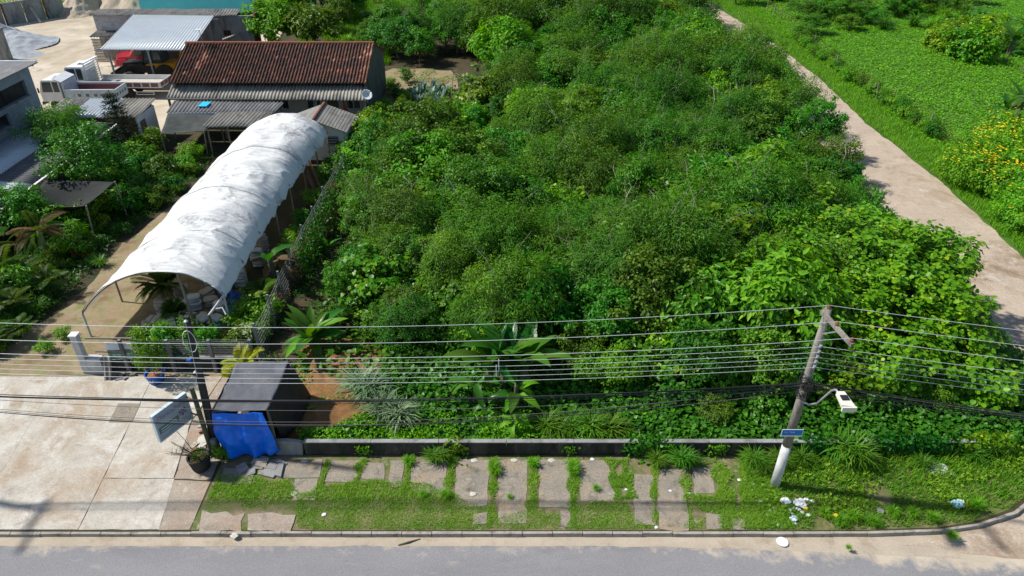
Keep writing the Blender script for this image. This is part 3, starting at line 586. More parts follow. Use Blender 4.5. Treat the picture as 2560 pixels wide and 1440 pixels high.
corr(M(), (-37.9, 92.0, 5.0), (-36.0, 92.0, 5.0), (-37.7, 92.98, 5.5), (-36.1, 92.98, 5.5), .2, .03).build('window_awning', MT['fibrel'], tq, True)
w = box('window', MT['white'], tq, -28.9, -27.7, 92.6, 92.69, 3.6, 5.2); box('pane', MT['dark'], w, -28.8, -28.35, 92.58, 92.595, 3.7, 5.1); box('pane', MT['dark'], w, -28.25, -27.8, 92.58, 92.595, 3.7, 5.1)
M().prism([(-27.3, 93, 6.6), (-24.0, 93, 3.0), (-24.0, 93, 2.7), (-27.3, 93, 6.2)], (0, 1.2, 0)).build('stair_flight', MT['turq'], tq)
for k in range(6): M().tube([(-27 + k * .55, 92.98, 6.2 - k * .6), (-27 + k * .55, 92.98, 7.2 - k * .6)], .03, 6).build('baluster', MT['turq'], tq)
for x, y, h in ((-24.2, 93.2, 2.8), (-25.6, 94, 4.2)): M().bar((x, y, 0), (x, y, h), .2).build('stair_pier', MT['turq'], tq)
# ---- yard: retaining wall, heaps, pillars
rw = empty('retaining_wall', (-63, 95, 0), 0, 'grey concrete retaining wall with props behind the gravel heap', 'wall')
A, B = Vector((-66.5, 86.5, 0)), Vector((-57.6, 97.6, 0)); d = (B - A).normalized(); nn = Vector((d.y, -d.x, 0))
for i in range(6):
    p, q = A.lerp(B, i / 6) + d * .06, A.lerp(B, (i + 1) / 6) - d * .06; z = 2.5 + .05 * random.random()
    M().hexa([p, q, q - nn * .2, p - nn * .2] + [w_ + Vector((0, 0, z)) for w_ in (p, q, q - nn * .2, p - nn * .2)]).build('panel', MT['wallc'], rw)
    M().bar(p + nn * .1, p + nn * .1 + Vector((0, 0, 2.55)), .16).build('pilaster', MT['rust' if i % 2 else 'wallc'], rw)
for f in (.28, .72): M().bar(A.lerp(B, f) + nn * 1.9, A.lerp(B, f) + nn * .2 + Vector((0, 0, 1.7)), .22).build('prop', MT['kerb'], rw)
def heap(name, label, c, rx, ry, h, mt, seed, tops=((0, 0, 1),)):
    def fn(u, v):
        a = u * 2 * math.pi; r = v; x, y = math.cos(a) * r, math.sin(a) * r; z = 0
        for tx, ty, th in tops: z = max(z, th * (1 - math.hypot(x - tx, y - ty) / (1.0 - .5 * math.hypot(tx, ty))))
        z = max(0, z) ** 1.35 * h * (1 + .1 * mn.noise(Vector((x * 3, y * 3, seed)))) + .12 * h * mn.noise(Vector((x * 2, y * 2, seed + 3))) * (1 - r) + .035 * h * mn.noise(Vector((x * 9, y * 9, seed))) + .02 * h * mn.noise(Vector((x * 22, y * 22, seed)))
        k = 1 + .12 * mn.noise(Vector((math.cos(a) * 2, math.sin(a) * 2, seed)))
        return (c[0] + x * rx * k, c[1] + y * ry * k, max(z - .03 * r, -.04))
    o = M().sheet(fn, 110, 44).build(name, MT[mt], None, True); return tag(o, label, name.replace('_', ' '))
heap('gravel_heap', 'large blue-grey gravel heap in front of the retaining wall', (-57.5, 82.3, 0), 6.6, 4.8, 3.3, 'gravel', 1, ((-.15, .1, 1), (.3, .05, .62)))
heap('gravel_mound', 'low fan of grey gravel at the foot of the block pillars', (-52.6, 78.0, 0), 3.0, 2.0, .7, 'gravel', 5)
heap('sand_heap', 'steep pale sand heap against the end of the retaining wall', (-56.6, 100.6, 0), 3.4, 5, 4.2, 'sandpile', 2)
heap('sand_heap', 'broad brown sand heap between the pale heap and yard shed', (-51.2, 101.5, 0), 5, 6.2, 4.6, 'sandpile', 3, ((-.2, .2, 1), (.35, 0, .85)))
heap('sand_heap', 'dark sand heap beside the turquoise house', (-46.2, 99.5, 0), 3.0, 4, 3.4, 'wallc', 4)
for i, (x, y, h, lb) in enumerate([(-52.6, 76.3, 3.0, 'square block pillar with ragged top standing in the gravel'), (-50.8, 72.6, 2.6, 'slim concrete pillar carrying a dark cap by the gravel')]):
    e = empty('pillar', (x, y, 0), 0, lb, 'pillar'); w_ = .42 if i == 0 else .25
    M().box(x - w_, x + w_, y - .2, y + .2, 0, h).build('shaft', MT['wallc'], e); M().box(x - w_ - .08, x + w_ + .08, y - .26, y + .26, h + .003, h + .16).build('cap', MT['fibred'], e)
tag(M().hexa([(-41, 73.6, .01), (-39.6, 73.5, .01), (-39.2, 74.2, .01), (-40.6, 74.3, .01), (-41, 73.6, .06), (-39.6, 73.5, .06), (-39.2, 74.2, .06), (-40.6, 74.3, .06)]).build('plywood_board', MT['cream']), 'pale board lying on the ground before the slatted pen', 'board')

# ================================================================== VEHICLES (front towards -X, built at the origin)
def wheel(par, x, y, r, w, rimmat='trim'):
    s = 1 if y > 0 else -1
    m = M(); n = 20; prof = [(r * .55, -w / 2), (r * .93, -w / 2), (r, -w * .32), (r, w * .32), (r * .93, w / 2), (r * .55, w / 2)]
    m.lathe(prof, n); m.v = [(x + a, y + c, r + b) for a, b, c in m.v]; o = m.build('wheel', MT['rubber'], par, False)
    m = M(); m.lathe([(r * .54, -w * .42), (r * .5, w * .4), (r * .28, w * .30), (r * .15, w * .44)], n); m.v = [(x + a, y + c * s, r + b) for a, b, c in m.v]; m.build('rim', MT[rimmat], o)
def cabover(par, x0, L, W, z0, z1, mt='trim'):
    pr = [(x0, z0), (x0 - .02, z0 + .75), (x0 + .28, z1 - .08), (x0 + .45, z1), (x0 + L - .05, z1), (x0 + L, z1 - .12), (x0 + L, z0)]
    c = M().prism([(x, -W / 2, z) for x, z in pr], (0, W, 0)).build('cab', MT[mt], par)
    zl, zh = z0 + .8, z1 - .16
    for s in (-1, 1):
        y = s * (W / 2 + .008)
        M().prism([(x0 + .22, y, zl), (x0 + .36, y, zh), (x0 + L * .62, y, zh), (x0 + L * .62, y, zl)], (0, .006 * s, 0)).build('side_window', MT['glass'], c)
        M().prism([(x0 + L * .68, y, zl), (x0 + L * .68, y, zh), (x0 + L - .1, y, zh), (x0 + L - .1, y, zl)], (0, .006 * s, 0)).build('side_window', MT['glass'], c)
        box('mirror', MT['black'], c, x0 - .05, x0 + .03, y + (.1 if s > 0 else -.22), y + (.22 if s > 0 else -.1), zl, zl + .4)
        box('headlight', MT['glass'], c, x0 - .05, x0 - .02, y - s * .35 - .12, y - s * .35 + .12, z0 + .15, z0 + .32)
    M().hexa([(x0 + .0, -W / 2 + .12, zl), (x0 + .0, W / 2 - .12, zl), (x0 + .05, W / 2 - .12, zl), (x0 + .05, -W / 2 + .12, zl), (x0 + .245, -W / 2 + .15, zh), (x0 + .245, W / 2 - .15, zh), (x0 + .29, W / 2 - .15, zh), (x0 + .29, -W / 2 + .15, zh)]).build('windscreen', MT['glass'], c)
    box('roof_hatch', MT['black'], c, x0 + L * .55, x0 + L * .8, -.25, .25, z1 + .003, z1 + .03)
    box('bumper', MT['black'], par, x0 - .12, x0 + .05, -W / 2, W / 2, z0 - .25, z0 - .01); return c
# dump truck
t = empty('dump_truck', (0, 0, 0), 0, 'white light dump truck with pale blue empty tipping bed', 'truck')
cabover(t, -3.3, 1.75, 2.1, .75, 2.55)
mm = M(); mm.box(-3.0, 2.6, -.45, -.3, .6, .82); mm.box(-3.0, 2.6, .3, .45, .6, .82); mm.build('chassis', MT['black'], t)
bd = box('bed_floor', MT['truckr'], t, -1.25, 2.85, -1.05, 1.05, .95, 1.03)
for s in (-1, 1):
    sd_ = box('side_board', MT['truckb'], t, -1.3, 2.9, s * 1.1 - .04, s * 1.1 + .04, .9, 1.72); M().bar((-1.3, s * 1.1, 1.75), (2.9, s * 1.1, 1.75), .1, .07).build('top_rail', MT['trim'], sd_)
    for k in range(7): box('rib', MT['truckb'], sd_, -1.25 + k * .68, -1.17 + k * .68, min(s * 1.142, s * 1.19), max(s * 1.142, s * 1.19), .92, 1.7)
    box('inner_lining', MT['truckr'], sd_, -1.22, 2.84, min(s * 1.03, s * 1.055), max(s * 1.03, s * 1.055), 1.035, 1.6)  # dark panels added to stand in for the shade inside the bed
    for k in range(4): box('stencil', MT['fibred'], sd_, -.2 + k * .68, .1 + k * .68, min(s * 1.143, s * 1.148), max(s * 1.143, s * 1.148), 1.18, 1.42)
tg = box('tailgate', MT['truckb'], t, 2.86, 2.94, -1.06, 1.06, .82, 1.72)
for k in range(4): box('stencil', MT['fibred'], tg, 2.942, 2.947, -.85 + k * .48, -.6 + k * .48, 1.15, 1.4)
M().prism([(-1.3, -1.14, .9), (-1.3, -1.14, 2.35), (-1.22, -1.14, 2.35), (-1.22, -1.14, .9)], (0, 2.28, 0)).build('headboard', MT['truckb'], t)
M().prism([(-1.32, -1.14, 2.36), (-1.95, -1.14, 2.66), (-1.95, -1.14, 2.72), (-1.25, -1.14, 2.42)], (0, 2.28, 0)).build('cab_guard', MT['trim'], t)
for x, y in ((-2.4, -.9), (-2.4, .9), (1.5, -.9), (1.5, .9)): wheel(t, x, y, .42, .3)
t.location = (-36.4, 61.1, 0); t.rotation_euler = (0, 0, R(1))
# flatbed truck
t = empty('flatbed_truck', (0, 0, 0), 0, 'white flatbed truck with long drop-side deck and ladder rack', 'truck')
cabover(t, -4.4, 1.8, 2.2, .85, 2.75)
mm = M(); mm.box(-4.1, 3.6, -.45, -.3, .65, .9); mm.box(-4.1, 3.6, .3, .45, .65, .9); mm.build('chassis', MT['black'], t)
box('deck', MT['cream'], t, -2.3, 3.95, -1.15, 1.15, 1.0, 1.1)
for s in (-1, 1):
    sd_ = box('drop_side', MT['trim'], t, -2.3, 3.95, s * 1.18 - .025, s * 1.18 + .025, .98, 1.5)
    for k in range(8): box('side_panel', MT['truckr'], sd_, -2.22 + k * .77, -1.58 + k * .77, min(s * 1.207, s * 1.22), max(s * 1.207, s * 1.22), 1.08, 1.42)
sd_ = box('tail_side', MT['trim'], t, 3.955, 4.0, -1.2, 1.2, .98, 1.5)
for k in range(3): box('side_panel', MT['truckr'], sd_, 4.003, 4.016, -1.1 + k * .75, -.45 + k * .75, 1.08, 1.42)
rk = M().box(-2.38, -2.32, -1.15, -1.08, 1.0, 3.05).build('rack_frame', MT['trim'], t); box('rack_upright', MT['trim'], rk, -2.38, -2.32, 1.08, 1.15, 1.0, 3.05); box('rack_head', MT['trim'], rk, -2.5, -2.2, -1.2, 1.2, 3.06, 3.14)
for k in range(9): box('rack_bar', MT['trim'], rk, -2.37, -2.33, -1.07, 1.07, 1.25 + k * .2, 1.3 + k * .2)
M().tube([(-1.6, -1.32, .55), (.2, -1.32, .55)], .03, 6).build('side_guard', MT['trim'], t); mm = M(); mm.box(1.7, 3.3, -1.25, -1.2, .4, .46); mm.box(1.7, 3.3, -1.25, -1.2, .62, .68); mm.box(1.7, 1.76, -1.25, -1.2, .461, .619); mm.box(3.24, 3.3, -1.25, -1.2, .461, .619); mm.build('underrun_frame', MT['trim'], t)
for x, y in ((-3.4, -.95), (-3.4, .95), (.9, -.95), (.9, .95)): wheel(t, x, y, .46, .32)
t.location = (-34.9, 64.3, 0); t.rotation_euler = (0, 0, R(-1))
# red bonneted truck
t = empty('red_truck', (0, 0, 0), 0, 'glossy red bonneted truck parked under the metal canopy', 'truck')
def section(m, xs):    # lofted body: (x, half width, z low, z high)
    pts = []
    for x, w, z0, z1 in xs:
        pts.append([(x, -w, z0), (x, -w, z1 - .25), (x, -w * .78, z1), (x, w * .78, z1), (x, w, z1 - .25), (x, w, z0)])
    for a, b_ in zip(pts, pts[1:]): m.add(a + b_, [(i, (i + 1) % 6, 6 + (i + 1) % 6, 6 + i) for i in range(6)])
    m.add(pts[0], [(0, 5, 4, 3, 2, 1)]); m.add(pts[-1], [(0, 1, 2, 3, 4, 5)]); return m
bo = section(M(), [(-2.6, .55, .75, 1.45), (-2.45, .72, .7, 1.62), (-1.6, .8, .7, 1.72), (-.95, .88, .65, 1.8)]).build('bonnet', MT['red'], t, False)
for s in (-1, 1):
    section(M(), [(-2.65, .2, .62, 1.1), (-2.4, .3, .66, 1.28), (-1.5, .3, .72, 1.25), (-1.1, .22, .5, 1.0)]).build('fender', MT['red'], t); f = t.children[-1]; f.location = (0, s * .82, 0)
    M().lathe([(.12, 0), (.12, .05)], 12, (-2.66, s * .82, 1.0)).build('headlight', MT['glass'], t)
cb = section(M(), [(-.94, .92, .6, 1.9), (-.6, .95, .6, 2.35), (-.2, .97, .6, 2.5), (.9, .97, .6, 2.5), (1.05, .95, .6, 2.4)]).build('cab', MT['red'], t)
M().hexa([(-.93, -.75, 1.92), (-.93, .75, 1.92), (-.9, .75, 1.92), (-.9, -.75, 1.92), (-.62, -.72, 2.34), (-.62, .72, 2.34), (-.55, .72, 2.34), (-.55, -.72, 2.34)]).build('windscreen', MT['glass'], cb)
for s in (-1, 1): M().prism([(-.55, s * .975, 1.6), (-.4, s * .98, 2.2), (.6, s * .98, 2.2), (.6, s * .975, 1.6)], (0, s * .01, 0)).build('side_window', MT['glass'], cb)
box('bumper', MT['steel'], t, -2.85, -2.7, -1.0, 1.0, .5, .72); box('load_bed', MT['wood'], t, 1.2, 4.4, -1.1, 1.1, .9, 1.5); mm = M(); mm.box(-2.4, 4.3, -.4, -.28, .5, .7); mm.box(-2.4, 4.3, .28, .4, .5, .7); mm.build('chassis', MT['black'], t)
for x, y in ((-1.8, -.85), (-1.8, .85), (3.0, -.85), (3.0, .85)): wheel(t, x, y, .45, .3, 'steel')
t.location = (-36.3, 72.4, 0)
# backhoe loader
t = empty('backhoe_loader', (0, 0, 0), 0, 'yellow backhoe loader with black front bucket under the canopy', 'loader')
hb = M().prism([(-2.0, -.55, .85), (-2.05, -.55, 1.5), (-1.9, -.55, 1.65), (.0, -.55, 1.75), (.0, -.55, .85)], (0, 1.1, 0)).build('engine_cover', MT['black'], t)
rb = M().prism([(.01, -.8, .7), (.01, -.8, 1.5), (.3, -.8, 1.62), (2.3, -.8, 1.62), (2.5, -.8, 1.3), (2.5, -.8, .8)], (0, 1.6, 0)).build('rear_body', MT['yellow'], t)
box('decal', MT['black'], rb, 1.0, 1.5, -.812, -.802, 1.15, 1.32); box('decal', MT['black'], rb, 1.75, 1.9, -.812, -.802, 1.0, 1.4)
cb = M().prism([(-.1, -.75, 1.76), (.1, -.75, 2.75), (1.3, -.75, 2.75), (1.5, -.75, 1.64), (.02, -.75, 1.64)], (0, 1.5, 0)).build('cab_glass', MT['glass'], t)
box('cab_roof', MT['yellow'], cb, -.05, 1.5, -.82, .82, 2.76, 2.88)
for x, z in ((-.12, 1.7), (1.47, 1.7), (.65, 1.7)):
    for s in (-1, 1): M().bar((x, s * .77, z), (x * .8 + .14, s * .77, 2.75), .07).build('cab_pillar', MT['black'], cb)
M().prism([(.0, -.83, .72), (.0, -.83, 1.45), (.75, -.83, 1.45), (.75, -.83, .72)], (0, .02, 0)).build('step_opening', MT['black'], t)
bk = M().prism([(-3.6, -1.15, .12), (-3.0, -1.15, .1), (-2.75, -1.15, .45), (-2.85, -1.15, .95), (-2.95, -1.15, .95), (-2.9, -1.15, .5), (-3.1, -1.15, .2), (-3.6, -1.15, .17)], (0, 2.3, 0)).build('bucket', MT['black'], t)
for s in (-1, 1): mm = M(); mm.bar((-2.85, s * .62, .6), (-1.6, s * .62, 1.35), .16, .2); mm.bar((-1.6, s * .62, 1.35), (-.2, s * .62, 1.5), .16, .2); mm.build('loader_arm', MT['black'], t)
mm = M(); mm.bar((2.5, 0, 1.0), (3.1, 0, 2.9), .22); mm.bar((3.1, 0, 2.9), (3.6, 0, 1.4), .18); mm.build('backhoe_boom', MT['yellow'], t)
for x, y, r in ((-1.5, -.85, .48), (-1.5, .85, .48), (1.55, -.95, .78), (1.55, .95, .78)): wheel(t, x, y, r, .42, 'yellow')
t.location = (-34.3, 68.9, 0); t.rotation_euler = (0, 0, R(2)); t.scale = (1.1, 1.1, 1.1)

# ================================================================== WHITE TUNNEL
m, nt, b = newmat('white_plastic_film'); tc = N(nt, 'ShaderNodeTexCoord'); co = tc.outputs['Object']
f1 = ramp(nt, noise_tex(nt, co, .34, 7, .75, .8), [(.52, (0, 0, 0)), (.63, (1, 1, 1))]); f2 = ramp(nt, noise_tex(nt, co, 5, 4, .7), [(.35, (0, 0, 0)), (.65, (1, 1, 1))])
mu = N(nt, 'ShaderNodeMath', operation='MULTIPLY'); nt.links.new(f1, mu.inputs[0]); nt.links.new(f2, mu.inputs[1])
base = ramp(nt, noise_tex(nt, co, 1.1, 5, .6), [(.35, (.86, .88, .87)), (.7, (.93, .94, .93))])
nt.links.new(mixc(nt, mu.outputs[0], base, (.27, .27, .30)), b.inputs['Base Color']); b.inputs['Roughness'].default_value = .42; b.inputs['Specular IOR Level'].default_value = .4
trn = N(nt, 'ShaderNodeBsdfTranslucent'); trn.inputs[0].default_value = (.9, .89, .85, 1); ms = N(nt, 'ShaderNodeMixShader'); ms.inputs[0].default_value = .32
nt.links.new(b.outputs[0], ms.inputs[1]); nt.links.new(trn.outputs[0], ms.inputs[2]); nt.links.new(ms.outputs[0], nt.nodes['Material Output'].inputs[0]); MT['tarpw'] = m
mp = N(nt, 'ShaderNodeMapping'); mp.inputs['Scale'].default_value = (.55, 2.6, .55); mp.inputs['Rotation'].default_value = (0, 0, .25); nt.links.new(co, mp.inputs[0])
nz = N(nt, 'ShaderNodeTexNoise'); nz.inputs['Scale'].default_value = 1.5; nz.inputs['Detail'].default_value = 7; nz.inputs['Roughness'].default_value = .62; nz.inputs['Distortion'].default_value = 1.2; nt.links.new(mp.outputs[0], nz.inputs['Vector'])
ab = N(nt, 'ShaderNodeMath', operation='ABSOLUTE'); sb = N(nt, 'ShaderNodeMath', operation='SUBTRACT'); sb.inputs[1].default_value = .5; nt.links.new(nz.outputs[0], sb.inputs[0]); nt.links.new(sb.outputs[0], ab.inputs[0])
bp = N(nt, 'ShaderNodeBump'); bp.inputs['Strength'].default_value = .9; bp.inputs['Distance'].default_value = .2; bp.invert = True; nt.links.new(ab.outputs[0], bp.inputs['Height']); nt.links.new(bp.outputs[0], b.inputs['Normal'])
tn = empty('plant_tunnel', (-16.4, 38, 0), 0, 'long arched nursery tunnel covered in wrinkled white plastic', 'tunnel')
Y0, Y1 = 27.3, 48.3
ARCHP = np.polyfit([0, .1, .21, .36, .5, .62, .8, .9, 1], [1.35, 2.05, 2.72, 3.22, 3.5, 3.6, 3.4, 3.02, 2.42], 5)
def arch(u, y):                                        # u 0 left eave .. 1 right eave
    t = (y - Y0) / (Y1 - Y0); xl = -19.75 + .55 * t; xr = -13.05 + .15 * t - .25 * math.sin(t * 3.1)
    x = xl + (xr - xl) * u
    return Vector((x, y, float(np.polyval(ARCHP, u)) + .55 * t * (1 - u) ** 2 - .08 * t))
RIBS = [27.35 + 3.0 * k for k in range(8)]
def film(u, v):
    y = Y0 - .1 + (Y1 - Y0 + .2) * v; p = arch(u, y); k = ((y - RIBS[0]) / 3.0) % 1.0
    sag = -.26 * math.sin(math.pi * k) ** 1.3 * math.sin(math.pi * min(1, u * 1.2)) if y > RIBS[0] else 0
    q = Vector((p.x * .9, y * .5, 0)); ridge = 1 - abs(mn.noise(Vector((p.x * .55 + y * .35, y * .8, 5)))) * 2.2
    wx = mn.noise(Vector((p.x * .35, y * .35, 11))); r1 = 1 - 3.0 * abs(mn.noise(Vector((p.x * .16 + wx, y * .75 + wx * 1.6 + p.x * .12, 5)))); r2 = 1 - 3.2 * abs(mn.noise(Vector((p.x * .5 + y * .3, y * .8 - p.x * .5, 9)))); r3 = 1 - 2.6 * abs(mn.noise(Vector((p.x * .18, y * 2.4 + wx * 3 + p.x * .3, 8))))
    msk = max(0, min(1, .5 + 2.2 * mn.noise(Vector((p.x * .3, y * .3, 21))))) * (.35 + .65 * min(1, u * 1.6))
    w = .12 * mn.noise(q) + .09 * max(0, r1) ** 2.5 + .06 * max(0, r2) ** 3 * msk + .045 * max(0, r3) ** 1.5 * msk
    e = min(1, 6 * v) ; zz = p.z + (sag + w) * (.35 + .65 * min(1, 8 * min(u, 1 - u) + .3)) * (.4 + .6 * e)
    if u > .985: zz -= .25 + .25 * mn.noise(Vector((y * 1.3, 0, 7)))
    if u < .01: zz -= .12
    if v == 0: y += .25 * (1 - math.sin(math.pi * u))
    return (p.x + (.1 if u > .985 else 0), y, zz + .06)
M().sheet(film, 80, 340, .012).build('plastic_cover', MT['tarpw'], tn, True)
for y0_, w_, sk in ((42.1, .55, .5), (36.2, .35, -.6), (31.2, .3, .4)):
    M().sheet(lambda u, v: Vector(film(.02 + .96 * u, (y0_ + sk * (u - .5) + w_ * v + .06 * mn.noise(Vector((u * 6, v, y0_))) - Y0 + .1) / (Y1 - Y0 + .2))) + Vector((0, 0, .03 + .03 * math.sin(math.pi * v))), 60, 5, .01).build('overlap_strip', MT['tarpw'], tn, True)
for k, y in enumerate(RIBS):
    y = min(y, Y1 - .05)
    M().tube([arch(i / 16, y) - Vector((0, 0, .02)) for i in range(17)], .032, 6).build('rib', MT['limed' if k else 'greyw'], tn)
    for u in (0, 1):
        p = arch(u, y); M().tube([(p.x, p.y, 0), (p.x, p.y, p.z)], .05, 7).build('post', MT['limed'] if k == 0 else MT['greyw'], tn)
    if k and k % 2 == 0: p = arch(.5, y); M().tube([(p.x, p.y, 0), (p.x, p.y, p.z)], .05, 7).build('centre_post', MT['greyw'], tn)
M().tube([(-14.7, 27.4, 0), (-14.95, 27.5, 3.6)], .06, 7).build('centre_post', MT['greyw'], tn)
M().tube([arch(1, 27.3) + Vector((0, .2, -.1)), (-13.35, 26.6, 2.0), (-13.5, 26.45, 1.85)], .055, 7).build('side_pipe', MT['limed'], tn)
M().tube([(-13.5, 26.45, 0), (-13.5, 26.45, 1.88)], .06, 8).build('post', MT['moss'], tn)
M().tube([(-13.42, 26.7, 1.98), (-12.95, 26.75, 2.05), (-12.75, 26.5, 1.85)], .035, 6).build('pipe_elbow', MT['limed'], tn)
for i, (a, b_) in enumerate([((-13.3, 42.5, 2.3), (-11.75, 40.8, .05)), ((-13.2, 42.9, 2.35), (-11.9, 40.9, .05)), ((-13.0, 43.3, 2.3), (-11.65, 41.3, .05))]):
    tag(M().bar(a, b_, .12, .05).build('leaning_plank', MT['rust']), 'reddish plank leaning against the side of the white tunnel', 'plank', 'planks leaning on the tunnel')

# ---- things under the tunnel
def sack_mesh(seed, w=.72, d=.5, h=.19):
    r = random.Random(seed); m = M(); n1, n2 = 14, 9
    def fn(u, v):
        a = u * 2 * math.pi; e = (v - .5) * math.pi
        sg = lambda c, p: math.copysign(abs(c) ** p, c)
        x = sg(math.cos(a), .55) * sg(math.cos(e), .5) * w / 2; y = sg(math.sin(a), .55) * sg(math.cos(e), .5) * d / 2; z = sg(math.sin(e), .8) * h / 2
        k = mn.noise(Vector((x * 5, y * 5, seed))) * .035
        return (x * (1 + k), y * (1 + k), z + k + h / 2)
    m.sheet(fn, n1, n2); return m.mesh('sack', True)
SM = [sack_mesh(s) for s in range(4)]
def sack(p, rz, mt, label, grp, tilt=0, s=1.0):
    o = link('sack', SM[random.randrange(4)].copy() if False else SM[random.randrange(4)], None); o.location = p; o.rotation_euler = (tilt, random.uniform(-.06, .06), rz); o.scale = (s,) * 3
    if not o.data.materials: o.data.materials.append(MT['sack'])
    o.material_slots[0].link = 'OBJECT'; o.material_slots[0].material = MT[mt]; return tag(o, label, 'sack', grp)
for cx, cy, n, mt, lb, gp, rz in [(-17.05, 28.4, 5, 'sack', 'beige sack in the squared stack beside the bamboo poles', 'beige stack by the bamboo poles', .1), (-16.35, 28.55, 4, 'sack', 'beige sack in the second squared stack', 'second beige stack', .15),
                              (-15.75, 28.7, 5, 'sackw', 'white sack in the neat white stack under the tunnel mouth', 'white stack under the tunnel', .3), (-15.0, 29.1, 3, 'sack', 'beige sack stacked beside the tunnel centre post', 'stack by the centre post', .5),
                              (-14.6, 29.9, 4, 'sack', 'beige sack in the stack deeper inside the tunnel', 'stack deeper in the tunnel', -.2), (-15.4, 30.4, 4, 'sack', 'beige sack in the low block behind the potted palm', 'low sack block behind the palm', .7), (-14.1, 30.9, 6, 'sackw', 'pale sack in the tall wall of sacks inside the tunnel', 'tall sack wall', .05), (-13.8, 33, 6, 'sackw', 'pale sack in the far pile along the right tunnel edge', 'far sack pile', .1), (-16.6, 29.6, 5, 'sack', 'beige sack in the rear squared stack by the dark palm', 'rear beige stack', .2), (-15.3, 29.5, 4, 'sack', 'beige sack in the slanting pile behind the white stack', 'slanting pile', .9), (-14.35, 28.6, 3, 'sackw', 'pale sack in the low pile nearest the right post', 'low pile by the right post', -.4), (-14.7, 31.3, 4, 'sack', 'beige sack under the faded blue sheet', 'sacks under the blue sheet', .0), (-15.5, 31.4, 4, 'sack', 'beige sack left of the faded blue sheet', 'sacks left of the blue sheet', .1), (-14.0, 34.4, 7, 'sack', 'brown sack in the farthest pile along the tunnel edge', 'farthest sack pile', .2)]:
    for k in range(n): sack((cx + random.gauss(0, .03), cy + .9 + random.gauss(0, .03), .01 + k * .17), rz + random.gauss(0, .08), mt, lb, gp)
for i in range(17):
    sack((-17.5 + i * .24 + random.gauss(0, .08), 28.35 + random.uniform(-.15, .35) + (.2 if i > 6 else 0), .01 + .12 * (i % 3)), random.uniform(0, 3), random.choice(['sackw', 'sack', 'sackw']), 'crumpled half-empty sack thrown on the front row of the sacks', 'loose sacks at the tunnel mouth', random.uniform(-.5, .5), random.uniform(.7, 1))
def crumple(name, label, c, sx, sy, h, mt, cat, seed, rz=0):
    def fn(u, v):
        x, y = (u - .5) * sx, (v - .5) * sy; e = 1 - max(abs(2 * u - 1), abs(2 * v - 1)) ** 3
        z = e * h * (.55 + .6 * mn.noise(Vector((x * 2.4, y * 2.4, seed)))) + .03 * mn.noise(Vector((x * 7, y * 7, seed)))
        ca, sa = math.cos(rz), math.sin(rz); k = 1 + .12 * mn.noise(Vector((u * 3, v * 3, seed + 4)))
        return (c[0] + (x * ca - y * sa) * k, c[1] + (x * sa + y * ca) * k, c[2] + max(.006, z))
    return tag(M().sheet(fn, 22, 22, .006).build(name, MT[mt], None, True), label, cat)
crumple('tarpaulin', 'dark blue tarpaulin heaped over sacks at the right tunnel edge', (-13.75, 30.1, .0), 1.0, 1.5, .95, 'bluep', 'tarpaulin', 2, .3)
crumple('tarpaulin', 'faded blue sheet spread flat inside the tunnel', (-15.1, 31.5, .62), 1.5, .8, .12, 'bluep', 'tarpaulin', 5, .1)
crumple('plastic_bag', 'bright blue and white crumpled bag on the dirt by the tunnel post', (-13.9, 28.2, .0), .75, .5, .3, 'bluep', 'bag', 7, .4)
def chair(root, z):
    e = root; m = M(); m.box(-.22, .22, -.22, .22, z + .42, z + .46); m.build('seat', MT['black'], e)
    M().hexa([(-.22, .2, z + .461), (.22, .2, z + .461), (.22, .24, z + .461), (-.22, .24, z + .461), (-.2, .3, z + .88), (.2, .3, z + .88), (.2, .33, z + .88), (-.2, .33, z + .88)]).build('backrest', MT['black'], e)
    for sx in (-1, 1):
        M().bar((sx * .2, .2, z + .6), (sx * .2, -.2, z + .62), .05, .03).build('armrest', MT['black'], e)
        for sy in (-1, 1): M().bar((sx * .24, sy * .24, z), (sx * .19, sy * .19, z + .42), .05).build('leg', MT['black'], e)
for k in range(4):
    e = empty('plastic_chair', (0, 0, 0), 0, 'black plastic chair in the stack under the tunnel', 'chair', 'stacked black chairs'); chair(e, 0); e.location = (-16.0 + .01 * k, 32.6, .07 * k + .0); e.rotation_euler = (0, 0, 2.9)
for x, a in ((-17.25, .0), (-16.95, .08)):
    tag(M().tube([(x - .3, 27.6, .02), (x + .55 + a, 29.0, .95)], .022, 6).build('bamboo_pole', MT['greyw']), 'thin pale bamboo pole leaning on the sack stacks', 'pole', 'poles leaning on the sacks')

# ---- shade nets in the nursery
def net(name, label, cs, sag, posts, mt='net'):
    e = empty(name, (sum(c[0] for c in cs) / 4, sum(c[1] for c in cs) / 4, 0), 0, label, 'shade net'); a, b_, c, d = map(Vector, cs)
    def fn(u, v):
        p = a.lerp(b_, u).lerp(d.lerp(c, u), v); k = math.sin(math.pi * u) * math.sin(math.pi * v)
        return p + Vector((0, 0, -sag * k + .05 * mn.noise(p * 1.3)))
    M().sheet(fn, 20, 20, .008).build('netting', MT[mt], e, True)
    for p, q in posts: M().tube([p, q], .045, 7).build('post', MT['greyw'], e)
net('shade_net', 'sagging black shade net on two poles beside the boundary wall', [(-28.3, 36.6, 2.0), (-24.1, 36.9, 2.16), (-23.85, 40, 2.28), (-28.4, 40.6, 2.1)], 1.0, [((-24.24, 36.86, 0), (-24.07, 36.88, 2.2)), ((-23.76, 39.96, 0), (-23.87, 39.98, 2.3)), ((-28.2, 36.7, 0), (-28.25, 36.7, 2.02))])
